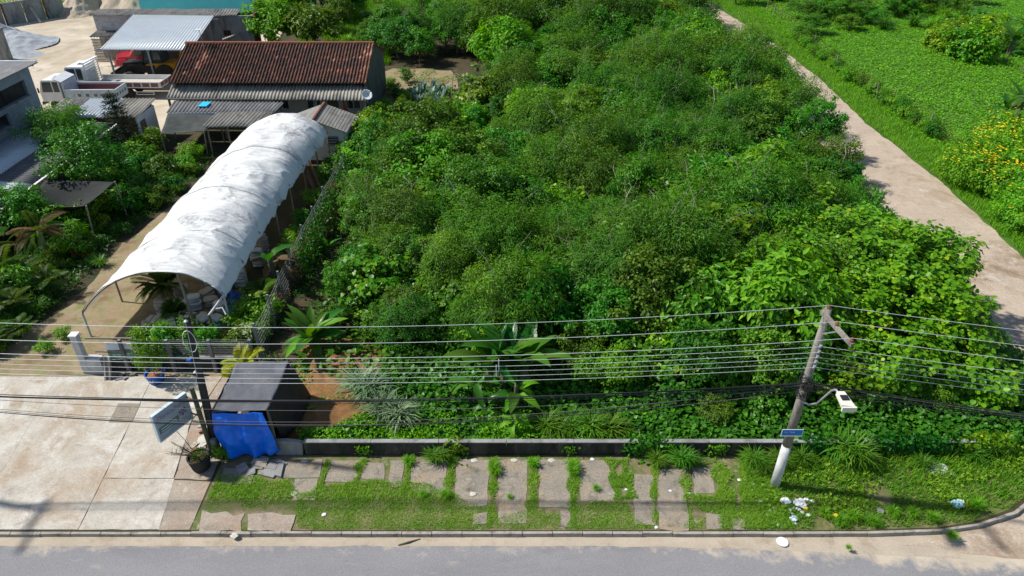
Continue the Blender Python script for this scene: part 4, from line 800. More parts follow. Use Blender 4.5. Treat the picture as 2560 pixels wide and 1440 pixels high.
net('shade_net', 'torn grey shade net slung below the dark lean-to', [(-25.2, 49.6, 1.75), (-22.2, 49.9, 1.85), (-21.8, 52.6, 2.1), (-26.0, 53.0, 2.1)], .35, [((-25.2, 49.6, 0), (-25.2, 49.6, 1.78)), ((-22.3, 49.8, 0), (-22.2, 49.9, 1.87))], 'netg')

# ================================================================== NURSERY FRONT
fw = empty('front_fence', (-15, 24.9, 0), 0, 'low mouldy wall with wire mesh and concrete posts fronting the nursery', 'fence')
box('base_wall', MT['dwall'], fw, -17.75, -11.15, 24.85, 25.02, 0, .62); box('coping', MT['wallc'], fw, -17.78, -11.1, 24.82, 25.05, .623, .67)
for x in (-16.75, -14.75, -12.95, -11.2): M().hexa([(x - .07, 24.65, 0), (x + .07, 24.65, 0), (x + .07, 24.81, 0), (x - .07, 24.81, 0), (x - .06, 24.68, 1.75), (x + .06, 24.68, 1.75), (x + .06, 24.81, 1.75), (x - .06, 24.81, 1.75)]).build('post', MT['wallc'], fw)
mm = M()
for i in range(66): mm.tube([(-17.7 + i * .1, 24.93, .68), (-17.7 + i * .1, 24.93, 1.62)], .004, 3)
for k in range(10): mm.tube([(-17.75, 24.935, .7 + k * .1), (-11.2, 24.935, .7 + k * .1)], .004, 3)
o = mm.build('wire_mesh', MT['steel'], fw); o['kind'] = 'stuff'
M().bar((-18.3, 24.95, 1.68), (-16.3, 24.95, 1.66), .06, .07).build('top_rail', MT['greyw'], fw); M().bar((-18.1, 24.97, .95), (-16.8, 24.97, .93), .05, .06).build('mid_rail', MT['greyw'], fw)
M().tube([(-14.3, 25.1, 0), (-14.45, 25.1, 1.5)], .05, 6).build('timber_stake', MT['moss'], fw)
gp = empty('gate_pillar', (-18.6, 24.75, 0), 0, 'pale grey concrete gate pillar with stepped plinth at the nursery entrance', 'pillar')
M().hexa([(-18.72, 24.6, 0), (-18.42, 24.6, 0), (-18.42, 24.9, 0), (-18.72, 24.9, 0), (-18.72, 24.6, 2.0), (-18.45, 24.6, 2.0), (-18.45, 24.87, 2.0), (-18.72, 24.87, 2.0)]).build('shaft', MT['limed'], gp)
box('cap', MT['white'], gp, -18.76, -18.41, 24.57, 24.92, 2.003, 2.05); box('plinth', MT['limed'], gp, -18.415, -17.8, 24.6, 24.95, 0, .8)
bn = empty('banner', (-17, 24.9, .55), 0, 'printed banner with grey sky and green lawn tied to the fence', 'banner')
cs = [D(262, 855, 24.82), D(328, 858, 24.82), D(338, 893, 24.75), D(275, 898, 24.75)]
def bfn(t0, t1, e=0.0): return lambda u, v: cs[0].lerp(cs[1], u).lerp(cs[3].lerp(cs[2], u), t0 + (t1 - t0) * v) + Vector((0, -.02 - e - .03 * math.sin(u * 6), 0))
M().sheet(bfn(0, .42), 12, 4, .006, (0, -1, 0)).build('sky_print', mat('banner_sky', (.5, .55, .62), (.62, .66, .72), 4, .5), bn)
M().sheet(bfn(.42, .62), 12, 4, .006, (0, -1, 0)).build('tree_print', mat('banner_trees', (.05, .06, .045), (.2, .22, .2), 9, .5), bn)
M().sheet(bfn(.62, 1), 12, 4, .006, (0, -1, 0)).build('lawn_print', mat('banner_lawn', (.06, .2, .13), (.10, .27, .18), 4, .5), bn)
for v0 in (.70, .79):
    for u0 in (.18, .36, .54, .70): M().sheet(lambda u, v, u0=u0, v0=v0: bfn(0, 1, .012)(u0 + .13 * u, v0 + .035 * v), 3, 1, .003, (0, -1, 0)).build('printed_line', MT['white'], bn)
M().tube([cs[3] + Vector((0, -.04, 0)), cs[2] + Vector((0, -.04, 0))], .018, 6).build('batten', MT['white'], bn); M().tube([cs[0] + Vector((0, -.04, 0)), cs[1] + Vector((0, -.04, 0))], .018, 6).build('batten', MT['white'], bn)
# loose concrete posts leaning on the wall, plank, rubble
cp = empty('concrete_trough', (-17.45, 24.2, 0), 0, 'grooved concrete post standing against the plinth by the gate pillar', 'concrete post')
for dx, w_ in ((-.13, .07), (.08, .07)): M().hexa([(-17.45 + dx, 24.1, 0), (-17.45 + dx + w_, 24.1, 0), (-17.45 + dx + w_, 24.25, 0), (-17.45 + dx, 24.25, 0), (-17.45 + dx, 24.55, .95), (-17.45 + dx + w_, 24.55, .95), (-17.45 + dx + w_, 24.65, .95), (-17.45 + dx, 24.65, .95)]).build('flange', MT['kerb'], cp)
M().hexa([(-17.51, 24.17, 0), (-17.37, 24.17, 0), (-17.37, 24.25, 0), (-17.51, 24.25, 0), (-17.51, 24.6, .95), (-17.37, 24.6, .95), (-17.37, 24.65, .95), (-17.51, 24.65, .95)]).build('web', MT['wallc'], cp)
tag(M().tube([(-15.6, 24.05, .02), (-16.02, 24.7, 1.45)], .035, 6).build('leaning_stake', MT['greyw']), 'pale twisted stake leaning on the mouldy wall beside the blue pot', 'stake')
def rubble(n, x0, x1, y0, y1, mts, lb, gp, nm='rubble_piece', s=(.06, .2), cat='rubble', zb=.03):
    for i in range(n):
        x, y = random.uniform(x0, x1), random.uniform(y0, y1); a, b_ = random.uniform(*s), random.uniform(*s) * .7; h = random.uniform(.03, .1); r = random.uniform(0, 3.1)
        ca, sa = math.cos(r), math.sin(r); pts = [(x + ca * px - sa * py, y + sa * px + ca * py) for px, py in ((-a, -b_), (a * .8, -b_ * .9), (a, b_ * .7), (-a * .7, b_))]
        o = M().hexa([(p[0], p[1], zb) for p in pts] + [(p[0] + random.gauss(0, .012), p[1] + random.gauss(0, .012), zb + h * random.uniform(.7, 1.2)) for p in pts]).build(nm, MT[random.choice(mts)]); tag(o, lb, cat, gp)
rubble(14, -12.5, -11.5, 19.9, 21.3, ['sackw', 'terra', 'slab', 'conc', 'cream'], 'broken tile or concrete shard in the rubble under the sign board', 'shards under the sign board')
rubble(7, -17.2, -16.3, 24.2, 24.55, ['wallc', 'slab'], 'grey rubble lump at the foot of the grooved post', 'lumps by the grooved post')
rubble(9, -10.6, -8.4, 18.6, 19.4, ['slab', 'kerb', 'wallc'], 'broken pavement chunk below the blue tarpaulin', 'chunks below the tarpaulin', s=(.12, .4))
tag(M().prism([(-12.15, 20.25, .06), (-11.62, 20.35, .1), (-11.55, 20.75, .16), (-11.95, 20.8, .12), (-12.2, 20.55, .1)], (0, 0, .04)).build('broken_tile', MT['cream']), 'large cream broken floor tile on the rubble by the sign post', 'tile')
# pots
def pot(name, label, p, r0, r1, h, mt, cat='pot', soil='soil'):
    e = empty(name, p, 0, label, cat)
    M().lathe([(r0, 0), (r1, h), (r1 + .025, h), (r1 + .025, h + .03), (r1 - .03, h + .03), (r1 - .04, h - .06)], 24, p).build('tub', MT[mt], e); M().lathe([(r1 - .042, h - .1), (r1 - .042, h - .055)], 20, p).build('potting_soil', MT[soil], e); return e
e = pot('blue_pot', 'big blue plastic tub with handle by the nursery wall', Vector((-15.3, 24.1, .03)), .30, .40, .42, 'bluep', soil='brick'); M().tube([(-15.36, 23.71, .38), (-15.33, 23.68, .27), (-15.25, 23.68, .27), (-15.22, 23.71, .38)], .018, 6).build('handle', MT['white'], e)
bp_ = pot('black_pot', 'black ribbed tub with a bare shrub at the driveway corner', Vector((-11.55, 19.1, .03)), .30, .40, .55, 'pot')
for k in range(26): a = k / 26 * 2 * math.pi; M().bar((-11.55 + .305 * math.cos(a), 19.1 + .305 * math.sin(a), .06), (-11.55 + .398 * math.cos(a), 19.1 + .398 * math.sin(a), .56), .02).build('tub_rib', MT['pot'], bp_)
# ---- sign board and post
sp_ = empty('sign_post', (-11.38, 19.75, 0), 0, 'mossy round timber post leaning beside the florist board', 'post'); M().tube([(-11.36, 19.72, -.05), (-11.38, 19.72, 3.35)], [.09, .085], 9).build('shaft', MT['moss'], sp_)
sg = empty('sign_board', (-12.1, 19.35, 1.7), 0, 'white box sign board with florist lettering hung from the mossy post', 'sign')
SA, SB = Vector((-12.47, 18.67, 0)), Vector((-11.78, 19.98, 0)); du = (SB - SA).normalized(); sn = Vector((du.y, -du.x, 0)); SL = (SB - SA).length
def spt(s, z, o=0.0): return SA + du * s + sn * o + Vector((0, 0, z))
M().hexa([spt(0, 1.68, -.14), spt(SL, 1.68, -.14), spt(SL, 1.68), spt(0, 1.68), spt(0, 2.9, -.14), spt(SL, 2.9, -.14), spt(SL, 2.9), spt(0, 2.9)]).build('board', MT['truckb'], sg)
def panel(s0, s1, z0, z1, mt, nm='print', o=.004): return M().add([spt(s0, z0, o), spt(s1, z0, o), spt(s1, z1, o), spt(s0, z1, o)], [(0, 1, 2, 3)]).build(nm, mt, sg)
pur = mat('sign_violet', (.16, .13, .30), rough=.6); grn = mat('sign_green', (.10, .15, .13), rough=.6); gry = mat('sign_grey', (.16, .21, .24), rough=.6); mag = mat('sign_magenta', (.17, .01, .10), rough=.6)
panel(.05, SL - .06, 1.73, 2.86, mat('sign_face', (.33, .38, .46), (.38, .43, .5), 3, .5), 'face', .003)
panel(.09, .93, 2.02, 2.28, grn, 'green_band', .006)
def text(body, size, mt, o, par, loc, xdir, up, nm='lettering', shear=0):
    cu = bpy.data.curves.new(nm, 'FONT'); cu.body = body; cu.size = size; cu.shear = shear; cu.extrude = .001
    ob = bpy.data.objects.new('tmp', cu); COL.objects.link(ob); dg = bpy.context.evaluated_depsgraph_get(); me = bpy.data.meshes.new_from_object(ob.evaluated_get(dg)); bpy.data.objects.remove(ob)
    x = Vector(xdir).normalized(); y = Vector(up).normalized(); n = x.cross(y)
    for v in me.vertices: c = v.co.copy(); v.co = Vector(loc) + x * c.x + y * c.y + n * (c.z + o)
    me.materials.clear(); me.update(); return link(nm, me, mt, par)
text('Floricultura', .26, pur, .008, sg, spt(.1, 2.56), du, (0, 0, 1), shear=.25)
for k in range(2): panel(.16, .82, 2.06 + k * .1, 2.10 + k * .1, MT['truckb'], 'printed_line', .008)
for k, (s0, s1) in enumerate([(.55, 1.2), (.45, 1.3), (.12, 1.38)]): panel(s0, s1, 1.97 - k * .085, 2.0 - k * .085, gry, 'printed_line', .006)
for k in range(7): a = k * .9; M().add([spt(1.14, 2.26, .007), spt(1.14 + .17 * math.cos(a - .25), 2.28 + .14 * math.sin(a - .25), .007), spt(1.14 + .2 * math.cos(a), 2.28 + .17 * math.sin(a), .007), spt(1.14 + .17 * math.cos(a + .25), 2.28 + .14 * math.sin(a + .25), .007)], [(0, 1, 2, 3)]).build('printed_petal', mag if k % 2 else pur, sg)
for z in (2.72, 1.95): M().tube([spt(SL - .05, z, -.07), (-11.38, 19.72, z + .05)], .03, 6).build('bracket', MT['wood'], sg)

# ---- tarpaulin hut
th = empty('tarpaulin_hut', (-9.9, 21.3, 0), 0, 'small hut of dark sheeting with a bright blue tarpaulin front', 'hut')
for x, y, h in ((-10.95, 20.02, 2.0), (-9.0, 20.02, 2.0), (-10.95, 22.6, 2.1), (-8.85, 22.6, 2.1)): M().bar((x, y, 0), (x, y, h), .09).build('post', MT['greyw'], th)
ra, rb_, rc, rd_ = Vector((-11.08, 19.85, 2.08)), Vector((-8.98, 19.92, 2.12)), Vector((-8.9, 22.75, 2.18)), Vector((-11.0, 22.7, 2.14))
M().sheet(lambda u, v: ra.lerp(rb_, u).lerp(rd_.lerp(rc, u), v) + Vector((0, 0, .05 * mn.noise(Vector((u * 3, v * 5, 1))) - .06 * math.sin(math.pi * v) + .015 * mn.noise(Vector((u * 12 + v * 6, v * 9, 1))))), 24, 30, .012).build('roof_sheet', MT['shade'], th, True)
sa_, sb_, sc_, sd_2 = Vector((-8.97, 19.95, 2.08)), Vector((-8.89, 22.74, 2.14)), Vector((-8.35, 22.9, .25)), Vector((-8.75, 20.2, .3))
M().sheet(lambda u, v: sa_.lerp(sb_, u).lerp(sd_2.lerp(sc_, u), v) + Vector((.18 * math.sin(math.pi * u) * v + .04 * mn.noise(Vector((u * 6, v * 3, 3))), 0, 0)), 20, 16, .01, (-1, 0, 0)).build('side_sheet', MT['shadeb'], th, True)
M().sheet(lambda u, v: Vector((-11.02 + .03 * mn.noise(Vector((u * 5, v * 3, 5))), 19.95 + 2.7 * u, 2.1 - 1.8 * v)), 16, 10, .01, (1, 0, 0)).build('side_sheet', MT['shadeb'], th, True)
M().sheet(lambda u, v: Vector((-10.98 + 2.05 * u, 22.72 + .03 * mn.noise(Vector((u * 5, v * 3, 6))), 2.12 - 2.0 * v)), 14, 10, .01, (0, -1, 0)).build('back_sheet', MT['shadeb'], th, True)
def btarp(u, v):
    top = Vector((-10.98 + 1.85 * u, 19.84 + .02 * u, 2.07 + .02 * math.sin(u * 9))); bot = Vector((-10.75 + 2.0 * u, 19.58 + .12 * u, .1 + .28 * max(0, abs(u - .35) - .25) ** 1.2 * 2 + .05 * mn.noise(Vector((u * 7, 0, 0)))))
    p = top.lerp(bot, v); w = .11 * math.sin(u * 17 + 2.5 * v + 2 * mn.noise(Vector((u * 3, v * 2, 3)))) * v ** .5 + .05 * mn.noise(Vector((u * 4, v * 4, 1))) + .025 * mn.noise(Vector((u * 14, v * 9, 1)))
    s = 1 + .18 * math.sin(math.pi * min(1, v * 1.1)) * (u - .5)
    return p + Vector(((s - 1) * 1.2, -.05 - .12 * math.sin(math.pi * v) + w, 0))
M().sheet(btarp, 60, 44, .006, (0, 1, 0)).build('blue_tarpaulin', MT['bluet'], th, True)

# ---- low front wall of the overgrown lot
lw = empty('lot_wall', (4.5, 19.83, 0), 0, 'low black-stained concrete wall along the front of the overgrown lot', 'wall')
xs = np.linspace(-7.85, 17.6, 11)
for a, b_ in zip(xs, xs[1:]): box('wall_panel', MT['dwall'], lw, a + .006, b_ - .006, 19.75 + random.uniform(-.008, .008), 19.9, -.02, .62 + random.uniform(-.006, .006)); box('coping', MT['wallc'], lw, a + .01, b_ - .01, 19.73, 19.92, .633, .672)
M().prism([(-8.95, 19.74, 0), (-7.95, 19.74, 0), (-7.88, 19.74, .6), (-8.05, 19.74, .66), (-8.5, 19.74, .72), (-8.98, 19.74, .7)], (0, .16, 0)).build('broken_panel', MT['wallc'], lw)
M().prism([(-11.0, 19.72, 0), (-9.02, 19.72, 0), (-9.05, 19.72, .25), (-10.8, 19.72, .28)], (0, .18, 0)).build('wall_stub', MT['dwall'], lw)
M().hexa([(-11.25, 19.55, 0), (-11.0, 19.55, 0), (-11.0, 19.75, 0), (-11.25, 19.75, 0), (-11.22, 19.55, .95), (-11.03, 19.55, .95), (-11.03, 19.7, .95), (-11.22, 19.7, .95)]).build('end_post', MT['wallc'], lw)

# ================================================================== POLES AND WIRES
def leaf_sign(): pass
PX, PY = 9.5, 18.2
up_ = empty('utility_pole', (PX, PY, 0), 0, 'tapered concrete utility pole with whitewashed foot and side crossarm', 'utility pole')
def pp(z): return Vector((PX + .018 * z, PY, z))
M().tube([pp(z) for z in (-.1, 1, 2.05)], [.17, .165, .16], 16).build('whitewashed_foot', MT['limed'], up_, True)
M().tube([pp(z) for z in (2.052, 4, 6, 7.75)], [.16, .145, .125, .11], 16).build('shaft', MT['pole'], up_, True)
ca, cb_ = pp(7.55) + Vector((-.1, .15, 0)), Vector((9.78, 16.6, 7.55))
M().bar(ca, cb_, .1, .13).build('crossarm', MT['pole'], up_); M().bar(pp(6.9) + Vector((0, -.12, 0)), ca.lerp(cb_, .6), .04).build('arm_brace', MT['steel'], up_)
def insulator(p, par, mt='terra', s=1.0): M().lathe([(.02, 0), (.05 * s, .02), (.055 * s, .07), (.03, .09), (.045 * s, .12), (.02, .15)], 10, p).build('insulator', MT[mt], par)
ATT = [pp(7.75) + Vector((0, 0, .12)), ca.lerp(cb_, .48) + Vector((0, 0, .2)), ca.lerp(cb_, .95) + Vector((0, 0, .2))]
insulator(pp(7.73), up_); insulator(ca.lerp(cb_, .48) + Vector((0, 0, .066)), up_); insulator(ca.lerp(cb_, .95) + Vector((0, 0, .066)), up_)
rack = M().bar(pp(5.55) + Vector((0, -.17, 0)), pp(6.65) + Vector((0, -.16, 0)), .05, .02).build('insulator_rack', MT['steel'], up_)
LVZ = [6.5, 6.28, 6.08, 5.88, 5.68]
for z in LVZ: M().lathe([(.03, -.04), (.055, -.03), (.03, 0), (.055, .03), (.03, .04)], 10, pp(z) + Vector((0, -.22, 0))).build('spool_insulator', MT['steel'], rack)
for z, h in ((7.2, .06), (6.4, .05), (5.2, .07), (4.95, .05), (4.25, .06), (2.95, .04)): M().lathe([(.15 - z * .003, 0), (.15 - z * .003, h)], 14, pp(z)).build('clamp_band', MT['steel'], up_)
mm = M()
for k in range(26):
    a = random.uniform(0, 6.28); z = random.uniform(4.3, 5.3); r = random.uniform(.16, .24)
    mm.tube([pp(z) + Vector((r * math.cos(a + t * .5), r * math.sin(a + t * .5), .12 * math.sin(t * 1.7 + k))) for t in range(7)], .011, 4)
mm.build('cable_coils', MT['cable'], up_)
jb = M().box(PX - .05, PX + .2, PY - .32, PY - .17, 4.72, 4.95).build('junction_box', MT['black'], up_)
la = M().tube([pp(4.15) + Vector((0, -.1, 0)), (9.75, 17.95, 4.12), (9.9, 17.75, 4.35), (10.08, 17.45, 5.15), (10.12, 17.3, 5.3), (10.15, 17.1, 5.3)], .035, 8).build('lamp_arm', MT['steel'], up_, True)
lh = M().hexa([(10.02, 16.55, 5.2), (10.38, 16.5, 5.2), (10.3, 17.15, 5.22), (10.06, 17.15, 5.22), (10.0, 16.55, 5.33), (10.4, 16.5, 5.33), (10.3, 17.15, 5.38), (10.06, 17.15, 5.38)]).build('lamp_head', MT['lampw'], up_)
box('driver_cover', MT['black'], lh, 10.08, 10.3, 16.75, 16.95, 5.365, 5.4); box('rear_cap', MT['lampw'], lh, 9.98, 10.42, 16.42, 16.49, 5.18, 5.34)
ss = empty('street_sign', (9.5, 17.97, 2.75), 0, 'small blue street name plate strapped to the utility pole', 'street sign')
c = D(1980, 1082, 17.98)
M().box(c.x - .36, c.x + .36, 17.965, 17.98, c.z - .16, c.z + .16).build('plate', MT['white'], ss); M().box(c.x - .34, c.x + .34, 17.958, 17.963, c.z - .10, c.z + .145).build('blue_field', mat('sign_blue', (.01, .16, .50), rough=.5), ss)
text('Rua', .07, MT['white'], .002, ss, (c.x - .27, 17.956, c.z + .03), (1, 0, 0), (0, 0, 1)); text('Tefé', .1, MT['white'], .002, ss, (c.x - .1, 17.956, c.z + .015), (1, 0, 0), (0, 0, 1))
# dark nursery pole and the far pole of the line
dp = empty('dark_pole', (-11.25, 19.95, 0), 0, 'dark tapered service pole standing beside the tarpaulin hut', 'pole')
M().hexa([(-11.4, 19.55 + .25, -.1), (-11.16, 19.8, -.1), (-11.16, 20.04, -.1), (-11.4, 20.04, -.1), (-11.0, 19.83, 6.3), (-10.84, 19.83, 6.3), (-10.84, 19.98, 6.3), (-11.0, 19.98, 6.3)]).build('shaft', MT['dpole'], dp)
M().tube([(-10.98 + .22 * math.sin(t * .45), 19.76, 5.35 + .45 * math.cos(t * .45)) for t in range(15)], .014, 5).build('wire_coil', MT['wire'], dp)
M().lathe([(.02, 0), (.07, .03), (.02, .08)], 10, (-10.92, 19.78, 6.15)).build('insulator', MT['white'], dp); M().lathe([(.02, 0), (.06, .03), (.02, .08)], 10, (-11.1, 19.74, 4.0)).build('insulator', MT['white'], dp); M().box(-11.25, -11.1, 19.66, 19.79, 4.5, 4.62).build('meter_box', MT['bluep'], dp)
LX = -22.8
fp = empty('utility_pole', (LX, PY, 0), 0, 'utility pole at the left end of the cables, beyond the forecourt', 'utility pole')
M().tube([(LX, PY, z) for z in (-.1, 2, 5, 7.75)], [.17, .16, .14, .11], 12).build('shaft', MT['pole'], fp, True); M().bar((LX, PY + .5, 7.45), (LX, 16.5, 7.45), .12, .14).build('crossarm', MT['pole'], fp)
def wire(name, p0, p1, p2, sag1, sag2, r, mt, label, grp, cat='cable'):
    p0, p1, p2 = Vector(p0), Vector(p1), Vector(p2); pts = []
    for i in range(29): t = i / 28; pts.append(p0.lerp(p1, t) - Vector((0, 0, 4 * sag1 * t * (1 - t))))
    for i in range(1, 17): t = i / 16; pts.append(p1.lerp(p2, t) - Vector((0, 0, 4 * sag2 * t * (1 - t))))
    return tag(M().tube(pts, r, 5).build(name, MT[mt], None, True), label, cat, grp)
def rend(p, z): d_ = Vector((1, -.155, 0)); q = p + d_ * 32; q.z = z; return q
for i, (a, y0, lb) in enumerate([(ATT[0], PY, 'topmost bare wire running over the tip of the utility pole'), (ATT[1], 17.35, 'bare wire carried at the middle of the crossarm'), (ATT[2], 16.75, 'bare wire carried at the street end of the crossarm')]):
    wire('overhead_wire', (LX, y0, 7.66), a, rend(a, 7.6), .72, .5, .008, 'wire', lb, 'upper bare wires', 'wire')
LVR = []
for z in LVZ:
    a = pp(z) + Vector((0, -.26, 0)); LVR.append(a); wire('overhead_wire', (LX, PY - .2, z - .12), a, rend(a, z - .2), .62, .45, .0075, 'wire', 'bare wire on the insulator rack below the crossarm', 'lower bare wires on the rack', 'wire')
for k in range(11):
    a = pp(random.uniform(4.62, 5.08)) + Vector((0, random.uniform(-.24, -.15), 0)); s = random.uniform(.55, .72) if k < 6 else random.uniform(.8, 1.75)
    wire('service_cable', (LX, PY - .2, random.uniform(4.65, 4.95)), a, rend(a, 4.6 + .3 * random.random()), s, random.uniform(.5, .8), .016 if k < 3 else random.uniform(.007, .011), 'cable' if k < 8 else 'greyc', 'black service cable in the bundle crossing below the lamp' if k < 6 else 'slack thin cable hanging beneath the cable bundle', 'bundled black cables' if k < 6 else 'slack thin cables')
for x, (z0, z1) in ((-.42, (LVZ[0], LVZ[2])), (-.5, (LVZ[1], LVZ[3]))):
    t = (x - LX) / (PX - LX); f = lambda z: (z - .12) + (.12) * t - 4 * .62 * t * (1 - t)
    tag(M().tube([(x, PY - .22, f(z0) + .03), (x, PY - .22, f(z1) - .03)], .016, 6).build('wire_spacer', MT['limed']), 'short white spacer rod clamped between the lower bare wires', 'spacer', 'spacers on the lower wires')
tag(M().tube([Vector((-10.92, 19.74, 6.2)).lerp(Vector((-11.38, 19.7, 3.1)), 0), (-11.05, 19.7, 3.9), (-11.38, 19.68, 3.02)], .01, 5).build('stay_wire', MT['wire']), 'thin white wire from the dark pole to the sign post', 'wire')

# ---- chain-link side fence of the nursery: concrete posts with sloping wire
sf = empty('side_fence', (-11.3, 33, 0), 0, 'chain-link side fence on cranked concrete posts between nursery and thicket', 'fence')
fps = [(-11.2, 25.6), (-11.25, 27.9), (-11.35, 30), (-11.4, 32.1), (-11.45, 34.9), (-11.4, 37.2), (-11.4, 39.9), (-11.35, 42.6), (-11.3, 45.4)]
for x, y in fps: M().hexa([(x - .06, y - .06, 0), (x + .06, y - .06, 0), (x + .06, y + .06, 0), (x - .06, y + .06, 0), (x - .1, y - .045, 2.0), (x + .0, y - .045, 2.0), (x + .0, y + .045, 2.0), (x - .1, y + .045, 2.0)]).build('post', MT['wallc'], sf)
mm = M()
for (x, y), (x2, y2) in zip(fps, fps[1:]):
    for k in range(9): mm.tube([(x, y, .2 + k * .2), ((x + x2) / 2, (y + y2) / 2, .15 + k * .2), (x2, y2, .2 + k * .2)], .006, 3)
    n = int((y2 - y) / .14)
    for i in range(n): t = i / n; mm.tube([(x + (x2 - x) * t, y + (y2 - y) * t, .1), (x + (x2 - x) * t + .02, y + (y2 - y) * t + .2, 1.85)], .004, 3)
o = mm.build('chain_link', MT['steel'], sf); o['kind'] = 'stuff'
# ---- field fence beyond the side road
ff = empty('field_fence', (33, 62, 0), 0, 'rough timber post and wire fence along the green field', 'fence')
fpp = [P(2470, 478), P(2322, 330), P(2230, 265), P(2190, 250), P(2088, 175), P(2030, 122), P(1952, 48), P(1935, 38), P(1918, 28)]
for p in fpp: M().tube([(p.x, p.y, -.1), (p.x + random.gauss(0, .06), p.y, 1.45)], [.075, .06], 6).build('post', MT['greyw'], ff)
for z in (.5, .9, 1.3): M().tube([(p.x, p.y, z) for p in fpp], .01, 4).build('wire_strand', MT['rust'], ff)

# ---- litter on the verge
def litter(px_, py_, s, label, mt='litter', grp=None, h=.35, nm='litter_piece', cat='litter'):
    p = P(px_, py_); seed = random.random() * 50
    def fn(u, v):
        a = u * 2 * math.pi; e = (v - .5) * math.pi; d_ = Vector((math.cos(a) * math.cos(e), math.sin(a) * math.cos(e), math.sin(e)))
        k = 1 + .55 * mn.noise(d_ * 1.8 + Vector((seed, 0, 0))) + .3 * mn.noise(d_ * 4 + Vector((seed, 3, 0)))
        return (p.x + d_.x * s * k, p.y + d_.y * s * .8 * k, .02 + s * h * (1 + d_.z * k))
    return tag(M().sheet(fn, 14, 9).build(nm, MT[mt] if isinstance(mt, str) else mt), label, cat, grp)
yl = mat('yellow_plastic', (.75, .55, .03), rough=.5); bw_ = mat('blue_white_print', (.02, .42, .62), (.6, .68, .7), 9, .5); bw2 = mat('striped_wrapper', (.25, .45, .65), (.8, .82, .84), 14, .5)
litter(1962, 1257, .19, 'largest crumpled white bag in the litter below the utility pole', nm='litter_bag', cat='bag'); litter(1999, 1262, .2, 'spread white torn plastic in the litter heap', nm='litter_bag', cat='bag'); litter(2012, 1272, .1, 'small yellow wrapper on the white torn plastic', yl)
litter(1983, 1300, .14, 'blue and white striped wrapper by the kerb', bw2); litter(2391, 1264, .2, 'turquoise packet with a white flap in the corner grass', bw_, nm='packet', cat='packet'); litter(2398, 1257, .14, 'white flap beside the turquoise packet')
litter(2087, 1290, .09, 'single yellow scrap in the grass apart from the heap', yl); litter(2200, 1280, .12, 'translucent crushed cup lying midway in the corner grass', 'steel'); litter(2349, 1176, .42, 'pale pile of ash-like scraps near the wall end', 'limed', h=.1)
for x, y in [(1925, 1277), (1933, 1272), (1975, 1276), (2018, 1262), (2020, 1290), (1945, 1315), (1848, 1202), (1882, 1212), (1900, 1255), (1953, 1320), (1988, 1310), (1915, 1290), (2030, 1255), (1580, 1230), (1565, 1225), (1675, 1228), (1722, 1235), (1480, 1150), (1640, 1320), (810, 1288), (1990, 1252), (1985, 1272), (2005, 1282), (1978, 1285), (2015, 1250), (1995, 1275), (1940, 1283)]: litter(x, y, random.uniform(.05, .09), 'small white paper scrap scattered on grass or pavement', grp='white paper scraps', h=.25)
tag(M().lathe([(.02, 0), (.17, .03), (.2, .05), (.19, .055)], 18, (P(1957, 1351).x, P(1957, 1351).y, -.116)).build('paper_plate', MT['litter']), 'white disposable plate lying in the gutter sand', 'plate')
for x, y in [(1185, 1152), (1285, 1152), (1378, 1152), (762, 1153), (735, 1236), (1182, 1237), (585, 1340)]: litter(x, y, .12, 'pale flat scrap lying on the paving slabs', 'cream', 'pale scraps on the slabs', .12)
tag(M().tube([(P(995, 1358).x, P(995, 1358).y, -.1), (P(1020, 1352).x, P(1020, 1352).y, -.07), (P(1050, 1342).x, P(1050, 1342).y, -.1)], [.025, .03, .015], 5).build('fallen_branch', MT['bark']), 'dry bent branch lying in the gutter sand', 'branch')

# ================================================================== VEGETATION
LM = {}
GN = 1.55
LM['broad'] = leafmat('broad_leaf', [(0, (.016, .052, .004)), (.45, (.033, .112, .006)), (.8, (.065, .165, .009)), (1, (.14, .22, .02))], gain=GN)
LM['lance'] = leafmat('lance_leaf', [(0, (.018, .062, .004)), (.5, (.042, .14, .006)), (.85, (.09, .21, .010)), (1, (.18, .27, .02))], .35, .35, gain=GN)
LM['fine'] = leafmat('fine_leaf', [(0, (.017, .060, .005)), (.5, (.036, .118, .008)), (.85, (.068, .158, .011)), (1, (.13, .19, .02))], .33, .5, .018, .5, gain=1.8)
LM['vine'] = leafmat('vine_leaf', [(0, (.030, .095, .004)), (.45, (.062, .170, .006)), (.8, (.125, .23, .008)), (.95, (.24, .29, .012)), (1, (.42, .34, .02))], .38, .38, .02, gain=GN)
LM['creeper'] = leafmat('creeper_leaf', [(0, (.035, .11, .004)), (.45, (.068, .185, .006)), (.8, (.125, .25, .009)), (.95, (.23, .31, .012)), (1, (.42, .36, .02))], .36, .4, .0, .0, gain=1.45)
LM['dvine'] = leafmat('dark_vine_leaf', [(0, (.012, .050, .004)), (.5, (.025, .095, .006)), (.9, (.05, .15, .009)), (1, (.11, .20, .015))], .3, .4, gain=GN)
LM['tuss'] = leafmat('tussock_blade', [(0, (.03, .10, .006)), (.6, (.06, .16, .010)), (1, (.12, .21, .02))], .3, .45, .02, .3, gain=1.2)
LM['grass'] = leafmat('grass_blade', [(0, (.045, .135, .006)), (.5, (.085, .19, .008)), (.88, (.135, .22, .012)), (1, (.24, .25, .05))], .3, .5, .015, .25, gain=1.5)
LM['worn'] = leafmat('worn_turf', [(0, (.055, .15, .01)), (.5, (.095, .21, .014)), (.82, (.15, .235, .03)), (1, (.30, .28, .10))], .3, .5, .01, .2, gain=1.9)
LM['lush'] = leafmat('lush_leaf', [(0, (.035, .125, .004)), (.5, (.066, .19, .006)), (.9, (.115, .25, .009)), (1, (.19, .29, .02))], .35, .5, .01, .25, gain=GN)
